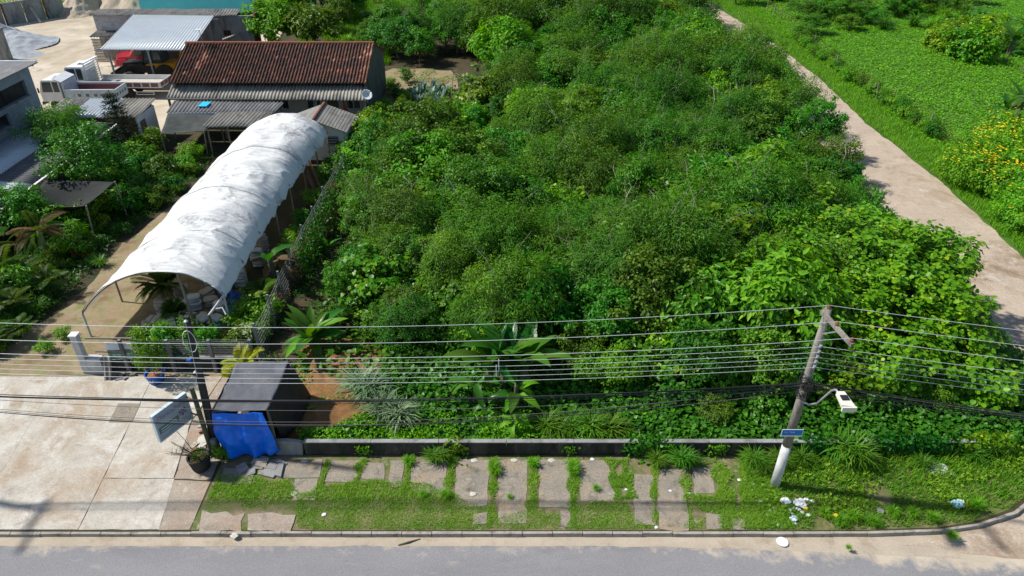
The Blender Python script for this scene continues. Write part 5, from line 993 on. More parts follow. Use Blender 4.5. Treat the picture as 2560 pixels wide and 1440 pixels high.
LM['mead'] = leafmat('field_leaf', [(0, (.045, .15, .004)), (.5, (.075, .20, .006)), (.9, (.12, .25, .009)), (1, (.19, .29, .02))], .35, .55, .01, .2, gain=1.65)
LM['blueg'] = leafmat('bluish_grass', [(0, (.07, .14, .06)), (.6, (.13, .23, .11)), (1, (.26, .35, .19))], .25, .45)
LM['banana'] = leafmat('banana_leaf', [(0, (.03, .11, .012)), (.6, (.055, .17, .015)), (1, (.10, .24, .02))], .35, .3, .03, .5)
LM['ylw'] = leafmat('yellow_frond', [(0, (.16, .24, .008)), (.6, (.34, .38, .012)), (1, (.52, .48, .03))], .3, .4, .01)
LM['silver'] = leafmat('silver_leaf', [(0, (.16, .25, .20)), (.6, (.26, .36, .31)), (1, (.36, .45, .40))], .2, .4, .01)
LM['palm'] = leafmat('palm_leaf', [(0, (.025, .075, .008)), (.6, (.06, .14, .014)), (1, (.16, .2, .03))], .3, .35, .03)
LM['dry'] = leafmat('dry_leaf', [(0, (.09, .055, .025)), (.6, (.18, .12, .06)), (1, (.30, .22, .11))], .25, .7, .02)
LM['conifer'] = leafmat('conifer_needle', [(0, (.006, .022, .006)), (.6, (.014, .045, .012)), (1, (.04, .09, .02))], .15, .6, .02)
LM['flower'] = leafmat('yellow_petal', [(0, (.80, .52, .01)), (1, (.88, .68, .02))], .25, .5, .0, .1)
LM['red'] = leafmat('red_leaf', [(0, (.20, .03, .02)), (.6, (.30, .10, .02)), (1, (.40, .25, .03))], .3, .5, .03)
LM['pale'] = leafmat('pale_leaf', [(0, (.25, .32, .12)), (.6, (.42, .48, .22)), (1, (.6, .62, .36))], .3, .5, .02)
LM['pink'] = leafmat('white_petal', [(0, (.6, .55, .55)), (1, (.8, .8, .78))], .2, .5)

vn = lambda x, y, s, z=0.: np.array([mn.noise(Vector((a * s, b_ * s, z))) for a, b_ in zip(x, y)])
def crown(rng, rx, ry, rz, zc, ncl, nl, L, W, shape, cr=.42, droop=.25, low=-.4, inner=.35, nup=.6, hang=0.0):
    d = rand_dirs(ncl * 4, rng); d = d[d[:, 2] > low][:ncl]; ncl = len(d)
    bumps = rand_dirs(6, rng); bumps[:, 2] = np.abs(bumps[:, 2]) * .7
    k = .74 + .34 * np.max(np.clip(d @ nrm(bumps).T, 0, 1) ** 4, axis=1) + rng.normal(0, .12, ncl); k = np.where(rng.random(ncl) < .1, k * rng.uniform(1.08, 1.32, ncl), k)
    k = np.where(rng.random(ncl) < inner, k * rng.uniform(.45, .85, ncl), k)
    cc = d * k[:, None] * np.array([rx, ry, rz]) + np.array([0, 0, zc]); cc[:, 2] = np.maximum(cc[:, 2], .15)
    n = ncl * nl; o = np.repeat(np.arange(ncl), nl); r = rand_dirs(n, rng); rr = cr * rng.uniform(.6, 1.25, ncl)[o] * rng.random(n) ** .45
    C = cc[o] + r * rr[:, None] * np.array([1.15, 1.15, .8]); C[:, 2] -= hang * rng.random(n) ** 2 * (rng.random(ncl)[o] > .6)
    C[:, 2] = np.maximum(C[:, 2], .05)
    out = nrm(d)[o] * .5 + r * .55
    Nn = nrm(out + np.array([0, 0, nup]) + rng.normal(0, .42, (n, 3)))
    Dv = out + rng.normal(0, .6, (n, 3)) - np.array([0, 0, droop]); Dv = Dv - Nn * np.sum(Dv * Nn, axis=1, keepdims=True) * .85
    s = rng.uniform(.65, 1.25, n); lv = np.c_[rng.random(n), rng.random(ncl)[o]]
    return (C, Dv, Nn, L * s, W * s, shape, lv), cc
def trunk_mesh(rng, cc, zc, r=.09, nlimb=8, bend=.25, poke=0):
    m = M(); mid = Vector((rng.normal(0, bend), rng.normal(0, bend), zc * .55))
    m.tube([(0, 0, -.05), mid * .5 + Vector((0, 0, .02)), mid, Vector((mid.x * 1.2, mid.y * 1.2, zc * .95))], [r, r * .85, r * .7, r * .4], 7)
    for i in rng.choice(len(cc), min(nlimb, len(cc)), replace=False):
        e = Vector(cc[i]); st = mid * rng.uniform(.55, 1.15); k = st.lerp(e, .5) + Vector((0, 0, rng.uniform(-.1, .25)))
        m.tube([st, k, e], [r * .42, r * .28, r * .12], 5)
    for i in rng.choice(len(cc), min(poke, len(cc)), replace=False):
        e = Vector(cc[i]); q = e + Vector((rng.normal(0, .35), rng.normal(0, .35), rng.uniform(.1, .5))) + (e - Vector((0, 0, zc))) * .25; m.tube([mid, e, q], [.022, .014, .006], 4)
    return m.mesh('trunk')
SPEC = {}; USED = set()
def species(key, name, leafmats, builds, cat, trunkmat='bark', seed=0, nlimb=8, r=.09, poke=6):
    SPEC[key] = []
    for i, kw in enumerate(builds):
        rng = np.random.default_rng(seed + i * 13 + 1); e = empty(name, (0, 0, 0), 0, name.replace('_', ' '), cat)
        part, cc = crown(rng, **kw); link('trunk', trunk_mesh(rng, cc, kw['zc'], r, nlimb, poke=poke), MT[trunkmat], e)
        link('crown', leaf_mesh('crown', [part]), LM[leafmats[i % len(leafmats)]], e); SPEC[key].append(e)
def put(key, p, rz=None, s=1.0, label=None, group=None, var=None):
    e = SPEC[key][var if var is not None else random.randrange(len(SPEC[key]))]; rz = random.uniform(0, 6.28) if rz is None else rz
    if e.name in USED: o = dup(e, (p[0], p[1], p[2] if len(p) > 2 else 0), rz, s)
    else:
        o = e; USED.add(e.name); o.location = (p[0], p[1], p[2] if len(p) > 2 else 0); o.rotation_euler = (0, 0, rz); o.scale = (s,) * 3 if not hasattr(s, '__len__') else s
    o['label'] = label
    if group: o['group'] = group
    elif 'group' in o: del o['group']
    return o
B = dict
species('broad', 'broadleaf_tree', ['broad', 'broad', 'lance', 'broad'], [B(rx=1.7, ry=1.6, rz=1.5, zc=2.2, ncl=85, nl=66, L=.17, W=.10, shape='kite', cr=.36), B(rx=1.9, ry=1.7, rz=1.3, zc=2.0, ncl=90, nl=62, L=.19, W=.11, shape='kite', cr=.4, low=-.6), B(rx=1.6, ry=1.8, rz=1.6, zc=2.3, ncl=85, nl=60, L=.24, W=.085, shape='lance', cr=.38, droop=.5), B(rx=1.8, ry=1.8, rz=1.4, zc=2.1, ncl=90, nl=60, L=.15, W=.10, shape='kite', cr=.4, hang=.6)], 'tree', seed=3)
species('fine', 'feathery_tree', ['fine'], [B(rx=1.9, ry=1.9, rz=1.6, zc=2.6, ncl=120, nl=62, L=.20, W=.045, shape='kite', cr=.45, droop=.6, inner=.4, nup=.5), B(rx=2.1, ry=1.8, rz=1.4, zc=2.5, ncl=125, nl=60, L=.22, W=.045, shape='kite', cr=.5, droop=.7, inner=.4), B(rx=1.7, ry=1.9, rz=1.7, zc=2.6, ncl=115, nl=62, L=.18, W=.05, shape='kite', cr=.45, droop=.4)], 'tree', 'palebark', 31, 14, .07, 16)
species('vine', 'vine_covered_shrub', ['vine', 'dvine', 'vine'], [B(rx=1.8, ry=1.7, rz=1.6, zc=1.2, ncl=95, nl=34, L=.23, W=.22, shape='heart', cr=.42, low=-.7, inner=.15, nup=.9, hang=.8), B(rx=1.7, ry=1.7, rz=1.5, zc=1.1, ncl=95, nl=36, L=.21, W=.2, shape='heart', cr=.4, low=-.7, inner=.15, nup=.9, hang=.8), B(rx=2.0, ry=1.7, rz=1.4, zc=1.2, ncl=100, nl=34, L=.21, W=.2, shape='heart', cr=.45, low=-.7, inner=.2, nup=.9, hang=1.0)], 'shrub', seed=61, poke=3)
species('shrub', 'leafy_shrub', ['broad', 'lance', 'lush'], [B(rx=.8, ry=.8, rz=.7, zc=.75, ncl=34, nl=36, L=.15, W=.08, shape='kite', cr=.24, low=-.6), B(rx=.75, ry=.8, rz=.75, zc=.75, ncl=32, nl=34, L=.2, W=.07, shape='lance', cr=.25, low=-.6), B(rx=.85, ry=.8, rz=.6, zc=.65, ncl=36, nl=34, L=.13, W=.09, shape='kite', cr=.25, low=-.6)], 'shrub', seed=91, r=.035, poke=2)
species('dshrub', 'leafy_shrub', ['dvine', 'broad'], [B(rx=.8, ry=.8, rz=.65, zc=.7, ncl=32, nl=34, L=.17, W=.09, shape='kite', cr=.24, low=-.6), B(rx=.7, ry=.8, rz=.8, zc=.8, ncl=32, nl=32, L=.24, W=.08, shape='lance', cr=.25, low=-.6)], 'shrub', seed=141, r=.035, poke=2)  # darker leaf colours stand in for the shade over the nursery bed
species('bigleaf', 'big_leaved_tree', ['lance', 'lush'], [B(rx=2.0, ry=1.9, rz=1.7, zc=2.4, ncl=75, nl=46, L=.34, W=.15, shape='lance', cr=.5, droop=.4), B(rx=1.9, ry=2.0, rz=1.6, zc=2.4, ncl=75, nl=46, L=.32, W=.15, shape='lance', cr=.5, droop=.4)], 'tree', seed=121)
LOTG = 'trees of the overgrown lot'
# ---- thicket on the lot
def front_y(x): return np.interp(x, [-9, -7.5, -5, -2, 2, 6, 9, 14, 18, 22], [27.5, 26.5, 25.2, 25.2, 24.6, 21.8, 21.3, 21.2, 21.6, 25])
LBL = {'broad': 'dense broadleaf tree crowding the middle of the overgrown lot', 'fine': 'feathery fine-leaved tree with pale twigs in the overgrown lot', 'vine': 'shrub smothered in round-leaved creeper in the overgrown lot', 'bigleaf': 'glossy long-leaved tree standing in the overgrown lot'}
lob = [(17.9, 28.4, 2.6, 2.6, 2.5, 2.1), (17.2, 26.8, 2.2, 2.3, 2.2, 2.0), (14.6, 26.6, 2.0, 2.2, 2.2, 1.9), (18.6, 25.8, 1.8, 1.8, 2.0, 1.7), (12.6, 25.2, 1.8, 1.9, 1.9, 1.8), (16.0, 24.2, 1.5, 2.3, 1.8, 1.5), (19.2, 23.4, .8, 1.3, 1.6, 1.0), (13.2, 28.8, 2.2, 2.0, 2.0, 1.8), (19.3, 29.2, 2.8, 2.2, 2.2, 2.0), (16.6, 30.4, 2.4, 2.4, 2.2, 1.9)]
def zone(x, y, k, s):
    if y > 78: w_ = 'in the far wood behind the clearing'
    elif y > 62: w_ = 'at the back of the overgrown lot, level with the bare clearing' if x < 8 else 'at the back of the overgrown lot beside the side road'
    elif x > 17.5 and y > 31: w_ = 'along the dirt side road, overhanging its edge'
    elif x > 9.5 and y < 34: w_ = 'around the bright creeper mound at the corner'
    elif x < -6.0: w_ = 'along the dark gully next to the nursery fence'
    elif y < front_y(x) + 3.2: w_ = 'in the front row behind the black-stained wall' if x > -1 else 'in the front row behind the orange bank'
    elif y > 47: w_ = 'in the rear middle of the lot, past the white hut'
    elif x > 6: w_ = 'in the middle of the lot, behind the utility pole'
    else: w_ = 'in the middle of the lot, behind the banana plants'
    sz = 'tall ' if s > 1.25 else ('low ' if s < .75 else '')
    nm = {'broad': 'dense broadleaf tree', 'fine': 'feathery pale-twigged tree', 'vine': 'creeper-smothered shrub', 'bigleaf': 'glossy long-leaved tree'}[k]
    return w_ + ' ' + sz, sz + nm + ' ' + w_
pts = []
for step, ylo, yhi in ((1.65, 20, 33), (2.05, 33, 60), (2.6, 60, 112)):
    y = ylo
    while y < yhi:
        x = -13.0
        while x < 24.5:
            px_, py_ = x + random.uniform(-.6, .6) * step * .7, y + random.uniform(-.6, .6) * step * .7; x += step
            xr = np.interp(py_, [20, 26, 36, 60, 90, 112], [19.0, 19.2, 20.6, 21.0, 21.8, 19]); xl = np.interp(py_, [20, 27, 50, 54, 58, 66, 74, 80, 112], [-8.5, -8.3, -9.2, -9.2, -3.0, -1.5, -2.5, -10, -12])
            if px_ < xl or px_ > xr or py_ < front_y(px_): continue
            if 11.3 < px_ < 23 and 22.8 < py_ < 31.6 and min((px_ - l[0]) ** 2 + (py_ - l[1]) ** 2 for l in lob) < 3.4: continue
            pts.append((px_, py_))
        y += step
TREES = []
for x, y in pts:
    d = y - front_y(x); n1 = mn.noise(Vector((x * .16, y * .16, 1.5))); n2 = mn.noise(Vector((x * .35, y * .35, 7.5)))
    edge = min(1, .42 + d / 5.5); s = .95 * edge * (1.0 + .3 * n1 + .36 * n2) * (1 + max(0, (y - 60)) / 70) * random.uniform(.85, 1.15)
    if x < -6.5: s *= .8
    if x < .5 and 46 < y < 58: s *= .55
    if x > 18.5: s *= .85
    wv = .55 if (x > 7 and y < 36) else (.3 if x < -2 and 40 < y < 56 else .16)
    wf = .15 + .5 * max(0, n2 + .25) + (.3 if x > 8 and y > 36 else 0) + (.35 if 2 < x < 10 and 28 < y < 40 else 0)
    u = random.random() * (wv + wf + .55); k = 'vine' if u < wv else ('fine' if u < wv + wf else ('broad' if random.random() < .86 else 'bigleaf'))
    if y > 66 and k == 'vine': k = 'broad'
    if x > 7 and y < 26 and k == 'fine': k = 'vine'
    zn, lab = zone(x, y, k, s)
    TREES.append((x, y, s, k)); put(k, (x, y), s=(s * random.uniform(.9, 1.15), s * random.uniform(.9, 1.15), s * random.uniform(.85, 1.2)), label=lab, group=zn + ' ' + k)
# ---- tangle of climbers that knits the crowns together
TA = np.array([(x, y, s) for x, y, s, k in TREES if y < 75]); TZ = np.array([{'broad': 3.3, 'fine': 3.9, 'vine': 2.5, 'bigleaf': 3.7}[k] * s for x, y, s, k in TREES if y < 75])
def canopy_h(x, y):
    out = np.zeros(len(x)); wsum = np.full(len(x), 1e-6)
    for (tx, ty, s), tz in zip(TA, TZ):
        q = ((x - tx) ** 2 + (y - ty) ** 2) / (1.9 * s) ** 2; w = np.exp(-1.1 * q) * (q < 4); out += w * w * tz * np.sqrt(np.clip(1 - .5 * q, 0, 1)); wsum += w * w
    return np.where(wsum > .03, out / wsum, 0)
def tangle(name, label, n, L, W, shape, mt, seed, thr, fs):
    r = np.random.default_rng(seed); x = r.uniform(-9, 21.5, n); y = 23 + 49 * r.random(n) ** 1.15; k = (vn(x, y, fs, seed) > thr) & (x < np.interp(y, [23, 36, 60, 75], [19.5, 21, 21.6, 22])) & (x > np.interp(y, [23, 50, 54, 75], [-8, -8.5, -3, -2])) & (y > front_y(x) + .3); x, y = x[k], y[k]; h = canopy_h(x, y); k = h > .8; x, y, h = x[k], y[k], h[k]; n = len(x)
    z = h * .93 - .75 * r.random(n) ** 1.6 + .35 * vn(x, y, 1.6, seed + 2); Nn = nrm(r.normal(0, .5, (n, 3)) + [0, 0, .9]); Dv = r.normal(0, 1, (n, 3)) * [1, 1, .4] - [0, 0, .3]; sv = r.uniform(.65, 1.25, n)
    o = link(name, leaf_mesh(name, [(np.c_[x, y, z], Dv, Nn, L * sv, W * sv, shape, np.c_[r.random(n), np.clip(.5 + .7 * vn(x, y, .7, seed + 5), 0, 1)])]), LM[mt]); return tag(o, label, 'creeper', kind='stuff')
tangle('canopy_climber', 'fresh small-leaved climbers knitting the crowns of the lot together', 62000, .15, .085, 'kite', 'broad', 301, -.12, .3)
tangle('canopy_climber', 'round-leaved climbers draped in patches over the lot crowns', 30000, .16, .15, 'round', 'vine', 302, .12, .33)
tangle('canopy_climber', 'narrow-leaved bright climbers scattered over the lot crowns', 40000, .19, .06, 'lance', 'lance', 303, .02, .4)
# ---- the big creeper mound at the street corner
rng = np.random.default_rng(5); pass
cm = empty('creeper_mound', (17, 26.5, 0), 0, 'huge bright mound of round-leaved creeper at the street corner', 'creeper'); prt = []; allc = []
for i, (x, y, z, rx, ry, rz) in enumerate(lob):
    p_, cc = crown(rng, rx, ry, rz, z, 135, 38, .19, .18, 'round', cr=.4, low=-.75, inner=.1, nup=1.3, hang=.6); p_[0][:, :2] += (x, y); cc[:, :2] += (x, y); prt.append(p_); allc.append(cc)
link('creeper_leaves', leaf_mesh('creeper_leaves', prt), LM['creeper'], cm)
m = M()
for i, (x, y, z, rx, ry, rz) in enumerate(lob):
    m.tube([(x, y, -.05), (x + .2, y - .1, z * .6), (x - .1, y + .2, z + rz * .5)], [.12, .09, .04], 7)
    for c in allc[i][::14]: m.tube([(x + .1, y, z * .6), c], [.035, .012], 4)
link('stems', m.mesh('stems'), MT['bark'], cm)

# ---- ground covers (uncountable)
def cover(name, label, cat, n, box_, L, W, shape, mt, hfun, keep=None, up=.8, flat=.5, seed=0, sv=(.6, 1.3)):
    rng = np.random.default_rng(seed); x = rng.uniform(box_[0], box_[1], n); y = rng.uniform(box_[2], box_[3], n)
    if keep is not None: k = keep(x, y, rng); x, y = x[k], y[k]
    n = len(x); z = hfun(x, y) * rng.random(n) ** .6; C = np.c_[x, y, z + .02]
    Nn = nrm(rng.normal(0, flat, (n, 3)) + np.array([0, 0, up])); Dv = rng.normal(0, 1, (n, 3)) * np.array([1, 1, .25]); Dv = Dv - Nn * np.sum(Dv * Nn, 1, keepdims=True)
    s = rng.uniform(*sv, n); cl = np.array([.5 + .5 * mn.noise(Vector((a * .8, b_ * .8, seed))) for a, b_ in zip(x, y)]); lv = np.c_[rng.random(n), np.clip(cl, 0, 1)]
    o = link(name, leaf_mesh(name, [(C, Dv, Nn, L * s, W * s, shape, lv)]), LM[mt]); return tag(o, label, cat, kind='stuff')
def blades(name, label, cat, x, y, h, W, mt, seed=0, lean=.5, z0=0.0):
    rng = np.random.default_rng(seed); n = len(x); C = np.c_[x, y, np.full(n, z0)]; a = rng.uniform(0, 6.28, n); l = np.abs(rng.normal(0, lean, n))
    Dv = nrm(np.c_[np.cos(a) * l, np.sin(a) * l, np.ones(n)]); Nn = np.c_[-np.sin(a), np.cos(a), np.zeros(n)]; Nn = np.cross(Dv, Nn)
    cl = np.array([.5 + .6 * mn.noise(Vector((p * .9, q * .9, seed))) for p, q in zip(x, y)])
    o = link(name, leaf_mesh(name, [(C, Dv, Nn, h, np.full(n, W) if np.isscalar(W) else W, 'blade', np.c_[rng.random(n), np.clip(cl, 0, 1)])]), LM[mt]); return tag(o, label, cat, kind='stuff')
def kfront(x, y, rng):
    return (y > 19.95) & (y < front_y(x) + 2.5) & ~((x < -5.6) & (y > 20.6 + .5 * (x + 8))) | ((x > 17.5) & (y > 19.0) & (x < 22 - .0 * y) & (rng.random(len(x)) < .5) & (x + y * .0 < np.interp(y, [19, 22, 25], [19, 20.8, 22])))
cover('creeping_undergrowth', 'dense dark creeping undergrowth behind the black-stained wall', 'undergrowth', 52000, (-8.2, 22.3, 19.95, 28.5), .17, .15, 'heart', 'dvine', lambda x, y: .12 + .55 * np.clip((y - 20) / 3, 0, 1) + .25 * vn(x, y, .9) + (x > 7) * .35, kfront, 1.0, .45, 3)
cover('bright_weeds', 'bright low weeds spilling along the top of the black-stained wall', 'weeds', 15000, (-8.2, 6, 19.95, 22.2), .15, .07, 'kite', 'lush', lambda x, y: .25 + .35 * np.clip(.5 + vn(x, y, 1.2), 0, 1), lambda x, y, r: (vn(x, y, .7, 2) > -.25) & (y < 20.9 + .8 * np.clip(x + 7, 0, 1)), .7, .6, 4)
cover('lot_undergrowth', 'shaded leafy undergrowth beneath the trees of the lot', 'undergrowth', 42000, (-9.5, 22, 24, 66), .26, .2, 'heart', 'dvine', lambda x, y: .5 + .5 * np.clip(vn(x, y, .5), -1, 1), None, 1, .5, 5)  # dark leaf colour chosen so gaps between crowns look shaded
cover('field_creeper', 'flat bright green creeper mat covering the field beyond the side road', 'groundcover', 150000, (31.5, 78, 34, 116), .21, .17, 'kite', 'mead', lambda x, y: .16 + .14 * vn(x, y, .35) + .08 * vn(x, y, 1.2), lambda x, y, r: (x > 31.8 + .6 * vn(x, y, .5)) & (x < 44 + (y - 30) * .6), 1.0, .35, 6, (.6, 1.2))
n = 46000; r = np.random.default_rng(8); x = r.uniform(28.6, 33.6, n); y = 26 + 84 * r.random(n) ** 1.5; k = x > np.interp(y, [26, 34, 46, 57, 70, 88, 105], [30.2, 28.7, 29.3, 29.0, 29.8, 29.5, 27.7]) + .25 * vn(x, y, 1.1)
x, y = x[k], y[k]; blades('roadside_grass', 'bright grass verge between side road and field fence', 'grass', x, y, r.uniform(.16, .4, len(x)), .035, 'mead', 2, .55, -.03)
n = 30000; x = r.uniform(-24, -12.5, n); y = r.uniform(74, 108, n); k = (vn(x, y, .25, 3) > -.2) & (x > -26 + .0 * y); x, y = x[k], y[k]
blades('meadow_grass', 'tall sunlit grass in the gap behind the tiled house', 'grass', x, y, r.uniform(.35, .9, len(x)), .06, 'lush', 4, .5)
n = 12000; x = r.uniform(-90, -58, n); y = r.uniform(96, 120, n); blades('bank_grass', 'rough grass on the bank above the retaining wall', 'grass', x[y > 98 - (x + 66) * .3], y[y > 98 - (x + 66) * .3], r.uniform(.3, .8, int((y > 98 - (x + 66) * .3).sum())), .07, 'grass', 5)
# pavement grass: strips in the slab joints and worn turf towards the kerb
STR = [(822, 1148, 796, 1225, 7), (910, 1150, 878, 1225, 9), (1028, 1140, 1008, 1240, 9), (1132, 1140, 1115, 1262, 10), (1237, 1146, 1226, 1325, 11), (1333, 1146, 1330, 1325, 12), (1433, 1146, 1432, 1325, 13), (1528, 1150, 1552, 1275, 16), (1560, 1150, 1575, 1250, 14), (1638, 1160, 1636, 1310, 9), (1710, 1185, 1722, 1325, 11), (1800, 1165, 1822, 1330, 22)]
AREA = [([(742, 1238), (830, 1212), (930, 1200), (1075, 1212), (1120, 1235), (1195, 1262), (1212, 1332), (742, 1332)], .55), ([(1240, 1292), (1330, 1275), (1400, 1285), (1395, 1332), (1232, 1332)], .45), ([(1432, 1258), (1560, 1250), (1590, 1300), (1640, 1318), (1640, 1332), (1432, 1332)], .6), ([(1720, 1236), (1760, 1240), (1830, 1240), (1850, 1290), (1760, 1285)], .9), ([(1800, 1285), (1830, 1295), (1830, 1332), (1800, 1332)], .7), ([(528, 1186), (640, 1195), (722, 1205), (742, 1240), (690, 1268), (512, 1262), (520, 1215)], .55), ([(1715, 1325), (1760, 1295), (1765, 1332), (1700, 1332)], .6)]
def inpoly(x, y, poly):
    c = np.zeros(len(x), bool); j = len(poly) - 1
    for i in range(len(poly)):
        xi, yi = poly[i]; xj, yj = poly[j]; c ^= ((yi > y) != (yj > y)) & (x < (xj - xi) * (y - yi) / (yj - yi + 1e-9) + xi); j = i
    return c
def turf_density(X, Y):
    f = Y * _c + CAMH * _s; px_ = 1280 + FPX * X / f; py_ = 720 - FPX * (Y * _s - CAMH * _c) / f
    jx = px_ + 9 * vn(X, Y, 1.7, 1); jy = py_ + 7 * vn(X, Y, 1.7, 4); d = np.zeros(len(X))
    for x0, y0, x1, y1, w in STR:
        t = np.clip((jy - y0) / (y1 - y0), 0, 1); d = np.maximum(d, ((np.abs(jx - (x0 + (x1 - x0) * t)) < w * (.8 + .4 * np.sin(jy * .11 + x0))) & (jy > y0) & (jy < y1)) * .95)
    for poly, v in AREA: d = np.maximum(d, inpoly(jx, jy, poly) * v)
    d = np.maximum(d, (py_ > 1322) * .12); d = np.maximum(d, ((jx > 1850)) * 1.0)
    return d, px_
r = np.random.default_rng(21); n = 240000; x = r.uniform(-10.8, 9.6, n); y = r.uniform(16.3, 19.75, n); d, pxx = turf_density(x, y); k = r.random(n) < d * np.clip(.75 + .7 * vn(x, y, 1.3, 9), .2, 1); x, y, d, pxx = x[k], y[k], d[k], pxx[k]
strip = (y > 17.6); blades('pavement_grass', 'short worn grass growing between and over the paving slabs', 'grass', x, y, r.uniform(.035, .085, len(x)) * (1 + .9 * strip + (pxx > 1800) * .8), .016, 'worn', 31, .9, .008)
n = 74000; x = r.uniform(8.6, 22.6, n); y = r.uniform(16.3, 27, n)
ex = np.interp(y, [16.3, 16.6, 17.1, 18, 19.5, 21.5, 23.8, 26.5], [12.2, 15.7, 17.2, 18.7, 20.1, 21.4, 22.3, 22.8]); k = (x < ex) & ((y < 19.7) | (x > 17.7)) & (vn(x, y, .8, 5) > -.38 - .2 * (y > 18)); x, y = x[k], y[k]
blades('corner_grass', 'lush uneven grass on the street corner verge', 'grass', x, y, r.uniform(.07, .2, len(x)) * (1 + 1.1 * np.clip((y - 17.2) / 2.5, 0, 1)) * (1 + .5 * vn(x, y, 1.4, 8)), .026, 'grass', 32, .75)
cover('corner_weeds', 'patchy broad weeds among the corner grass', 'weeds', 9000, (9, 22, 17.0, 22), .13, .09, 'kite', 'grass', lambda x, y: .12 + .15 * np.clip(vn(x, y, .9), 0, 1), lambda x, y, r: (vn(x, y, .6, 3) > .02) & (x < np.interp(y, [16.6, 17.1, 18, 19.5, 21.5], [15.7, 17.2, 18.7, 20.1, 21.4])) & ((y < 19.7) | (x > 17.7)), .8, .5, 9)
cover('bank_weeds', 'scattered small weeds rooting in the orange bank', 'weeds', 3200, (-9.2, -5, 20.4, 26.5), .12, .07, 'kite', 'lush', lambda x, y: .2 + .4 * np.clip((y - 20) / 7, 0, 1), lambda x, y, r: (vn(x, y, 1.4, 6) > .18 - .12 * (x > -6.6)), .8, .5, 12)
cover('nursery_groundcover', 'low shaded groundcover under the nursery plants', 'groundcover', 16000, (-28.6, -21.6, 25, 50), .16, .10, 'kite', 'dvine', lambda x, y: .2 + .2 * np.clip(vn(x, y, .8), 0, 1), lambda x, y, r: x < np.interp(y, [25, 27, 30, 36, 42, 50], [-23.8, -23, -22.6, -22.8, -21.9, -21]), .9, .5, 14)
cover('fence_side_weeds', 'weeds growing beside the chain-link fence of the nursery', 'weeds', 9000, (-13.2, -8.6, 25.3, 48), .14, .08, 'kite', 'broad', lambda x, y: .2 + .3 * np.clip(vn(x, y, .9), 0, 1), lambda x, y, r: vn(x, y, .6, 8) > -.1, .8, .6, 15)
cover('clearing_weeds', 'thin weeds over the bare clearing beside the house', 'weeds', 3500, (-11.5, -4.5, 58, 72), .16, .1, 'kite', 'grass', lambda x, y: .25 + 0 * x, lambda x, y, r: vn(x, y, .5, 8) > .05, .8, .6, 16)

# ---- tussocks
def tussock_mesh(seed, n, h, w, mtl):
    r = np.random.default_rng(seed); parts = []; a = r.uniform(0, 6.28, n); L = h * r.uniform(.55, 1.15, n); tilt = r.uniform(.15, 1.0, n); b0 = np.c_[r.normal(0, .09, n) * h, r.normal(0, .09, n) * h, np.zeros(n)]
    d1 = nrm(np.c_[np.cos(a) * tilt * .5, np.sin(a) * tilt * .5, np.ones(n)]); d2 = nrm(np.c_[np.cos(a) * (tilt + .35), np.sin(a) * (tilt + .35), .75 - tilt * .9]); s = np.c_[-np.sin(a), np.cos(a), np.zeros(n)]
    lv = np.c_[r.random(n), r.random(n)]; C2 = b0 + d1 * (L * .55)[:, None] * .98
    TPL.setdefault('strip', ([(0, .4, 0), (0, -.4, 0), (1, .5, 0), (1, -.5, 0)], [(0, 1, 3, 2)]))
    parts.append((b0, d1, np.cross(d1, s), L * .55, np.full(n, w), 'strip', lv)); parts.append((C2, d2, np.cross(d2, s), L * .6, np.full(n, w), 'blade', lv)); return leaf_mesh('grass_blades', parts)
TUS = {}
for key, mtl, h, w, n in (('green', 'tuss', .9, .032, 170), ('blue', 'blueg', 1.1, .045, 190), ('lush', 'lush', 1.0, .035, 180)):
    TUS[key] = [tussock_mesh(s_ + len(key), n, h, w, mtl) for s_ in (1, 2)]
    for me in TUS[key]: me.materials.append(LM[mtl])
def tussock(key, p, s, label, group=None):
    o = link('grass_tussock', TUS[key][random.randrange(2)], None); o.location = (p[0], p[1], 0); o.rotation_euler = (0, 0, random.uniform(0, 6.28)); o.scale = (s, s, s * random.uniform(.9, 1.15)); return tag(o, label, 'tussock', group)
for x, y, s, k, lb in [(905, 985, 1.25, 'blue', 'upper bluish grass tussock beside the orange bank'), (930, 1000, 1.2, 'blue', 'upper bluish grass tussock beside the orange bank'), (960, 1045, 1.1, 'blue', 'lower bluish grass tussock beside the orange bank'), (1000, 1060, 1.2, 'blue', 'lower bluish grass tussock beside the orange bank')]: tussock(k, P(x, y), s, lb, lb.split()[0] + ' bluish tussocks')
for x, y, s in [(1365, 1085, 1.2), (1395, 1090, 1.1), (1425, 1085, 1.0), (1475, 1090, 1.25), (1520, 1092, 1.1), (1550, 1085, .9)]: tussock('green', P(x, y), s, 'arching green tussock leaning over the black-stained wall', 'tussocks behind the wall')
for x, y, s in [(1085, 1152, .8), (1105, 1150, .7), (1700, 1165, .9), (1720, 1160, .8), (1640, 1165, .7), (1880, 1165, .9), (1905, 1175, .8), (1945, 1165, .9), (2000, 1160, .8), (2090, 1140, 1.3), (2120, 1150, 1.3), (2140, 1160, 1.2), (2300, 1165, .7), (2430, 1150, .8), (2470, 1130, .8)]: tussock('green', P(x, y), s, 'green tussock growing in front of the black-stained wall', 'tussocks before the wall')
for x, y, s in [(1238, 1185, .42), (1236, 1172, .4), (1332, 1165, .38), (1432, 1185, .45), (1434, 1170, .42), (1022, 1160, .42), (1115, 1240, .35), (1490, 1225, .25), (1275, 1245, .2), (2060, 1290, .4), (2130, 1300, .45), (2230, 1285, .4), (2280, 1290, .35), (2180, 1310, .4), (2100, 1310, .4), (2330, 1300, .4), (2440, 1270, .45), (2378, 1345, .35), (2120, 1372, .18), (1058, 1240, .25)]: tussock('lush', P(x, y), s, 'small bright grass tuft on the pavement or corner verge', 'small tufts')
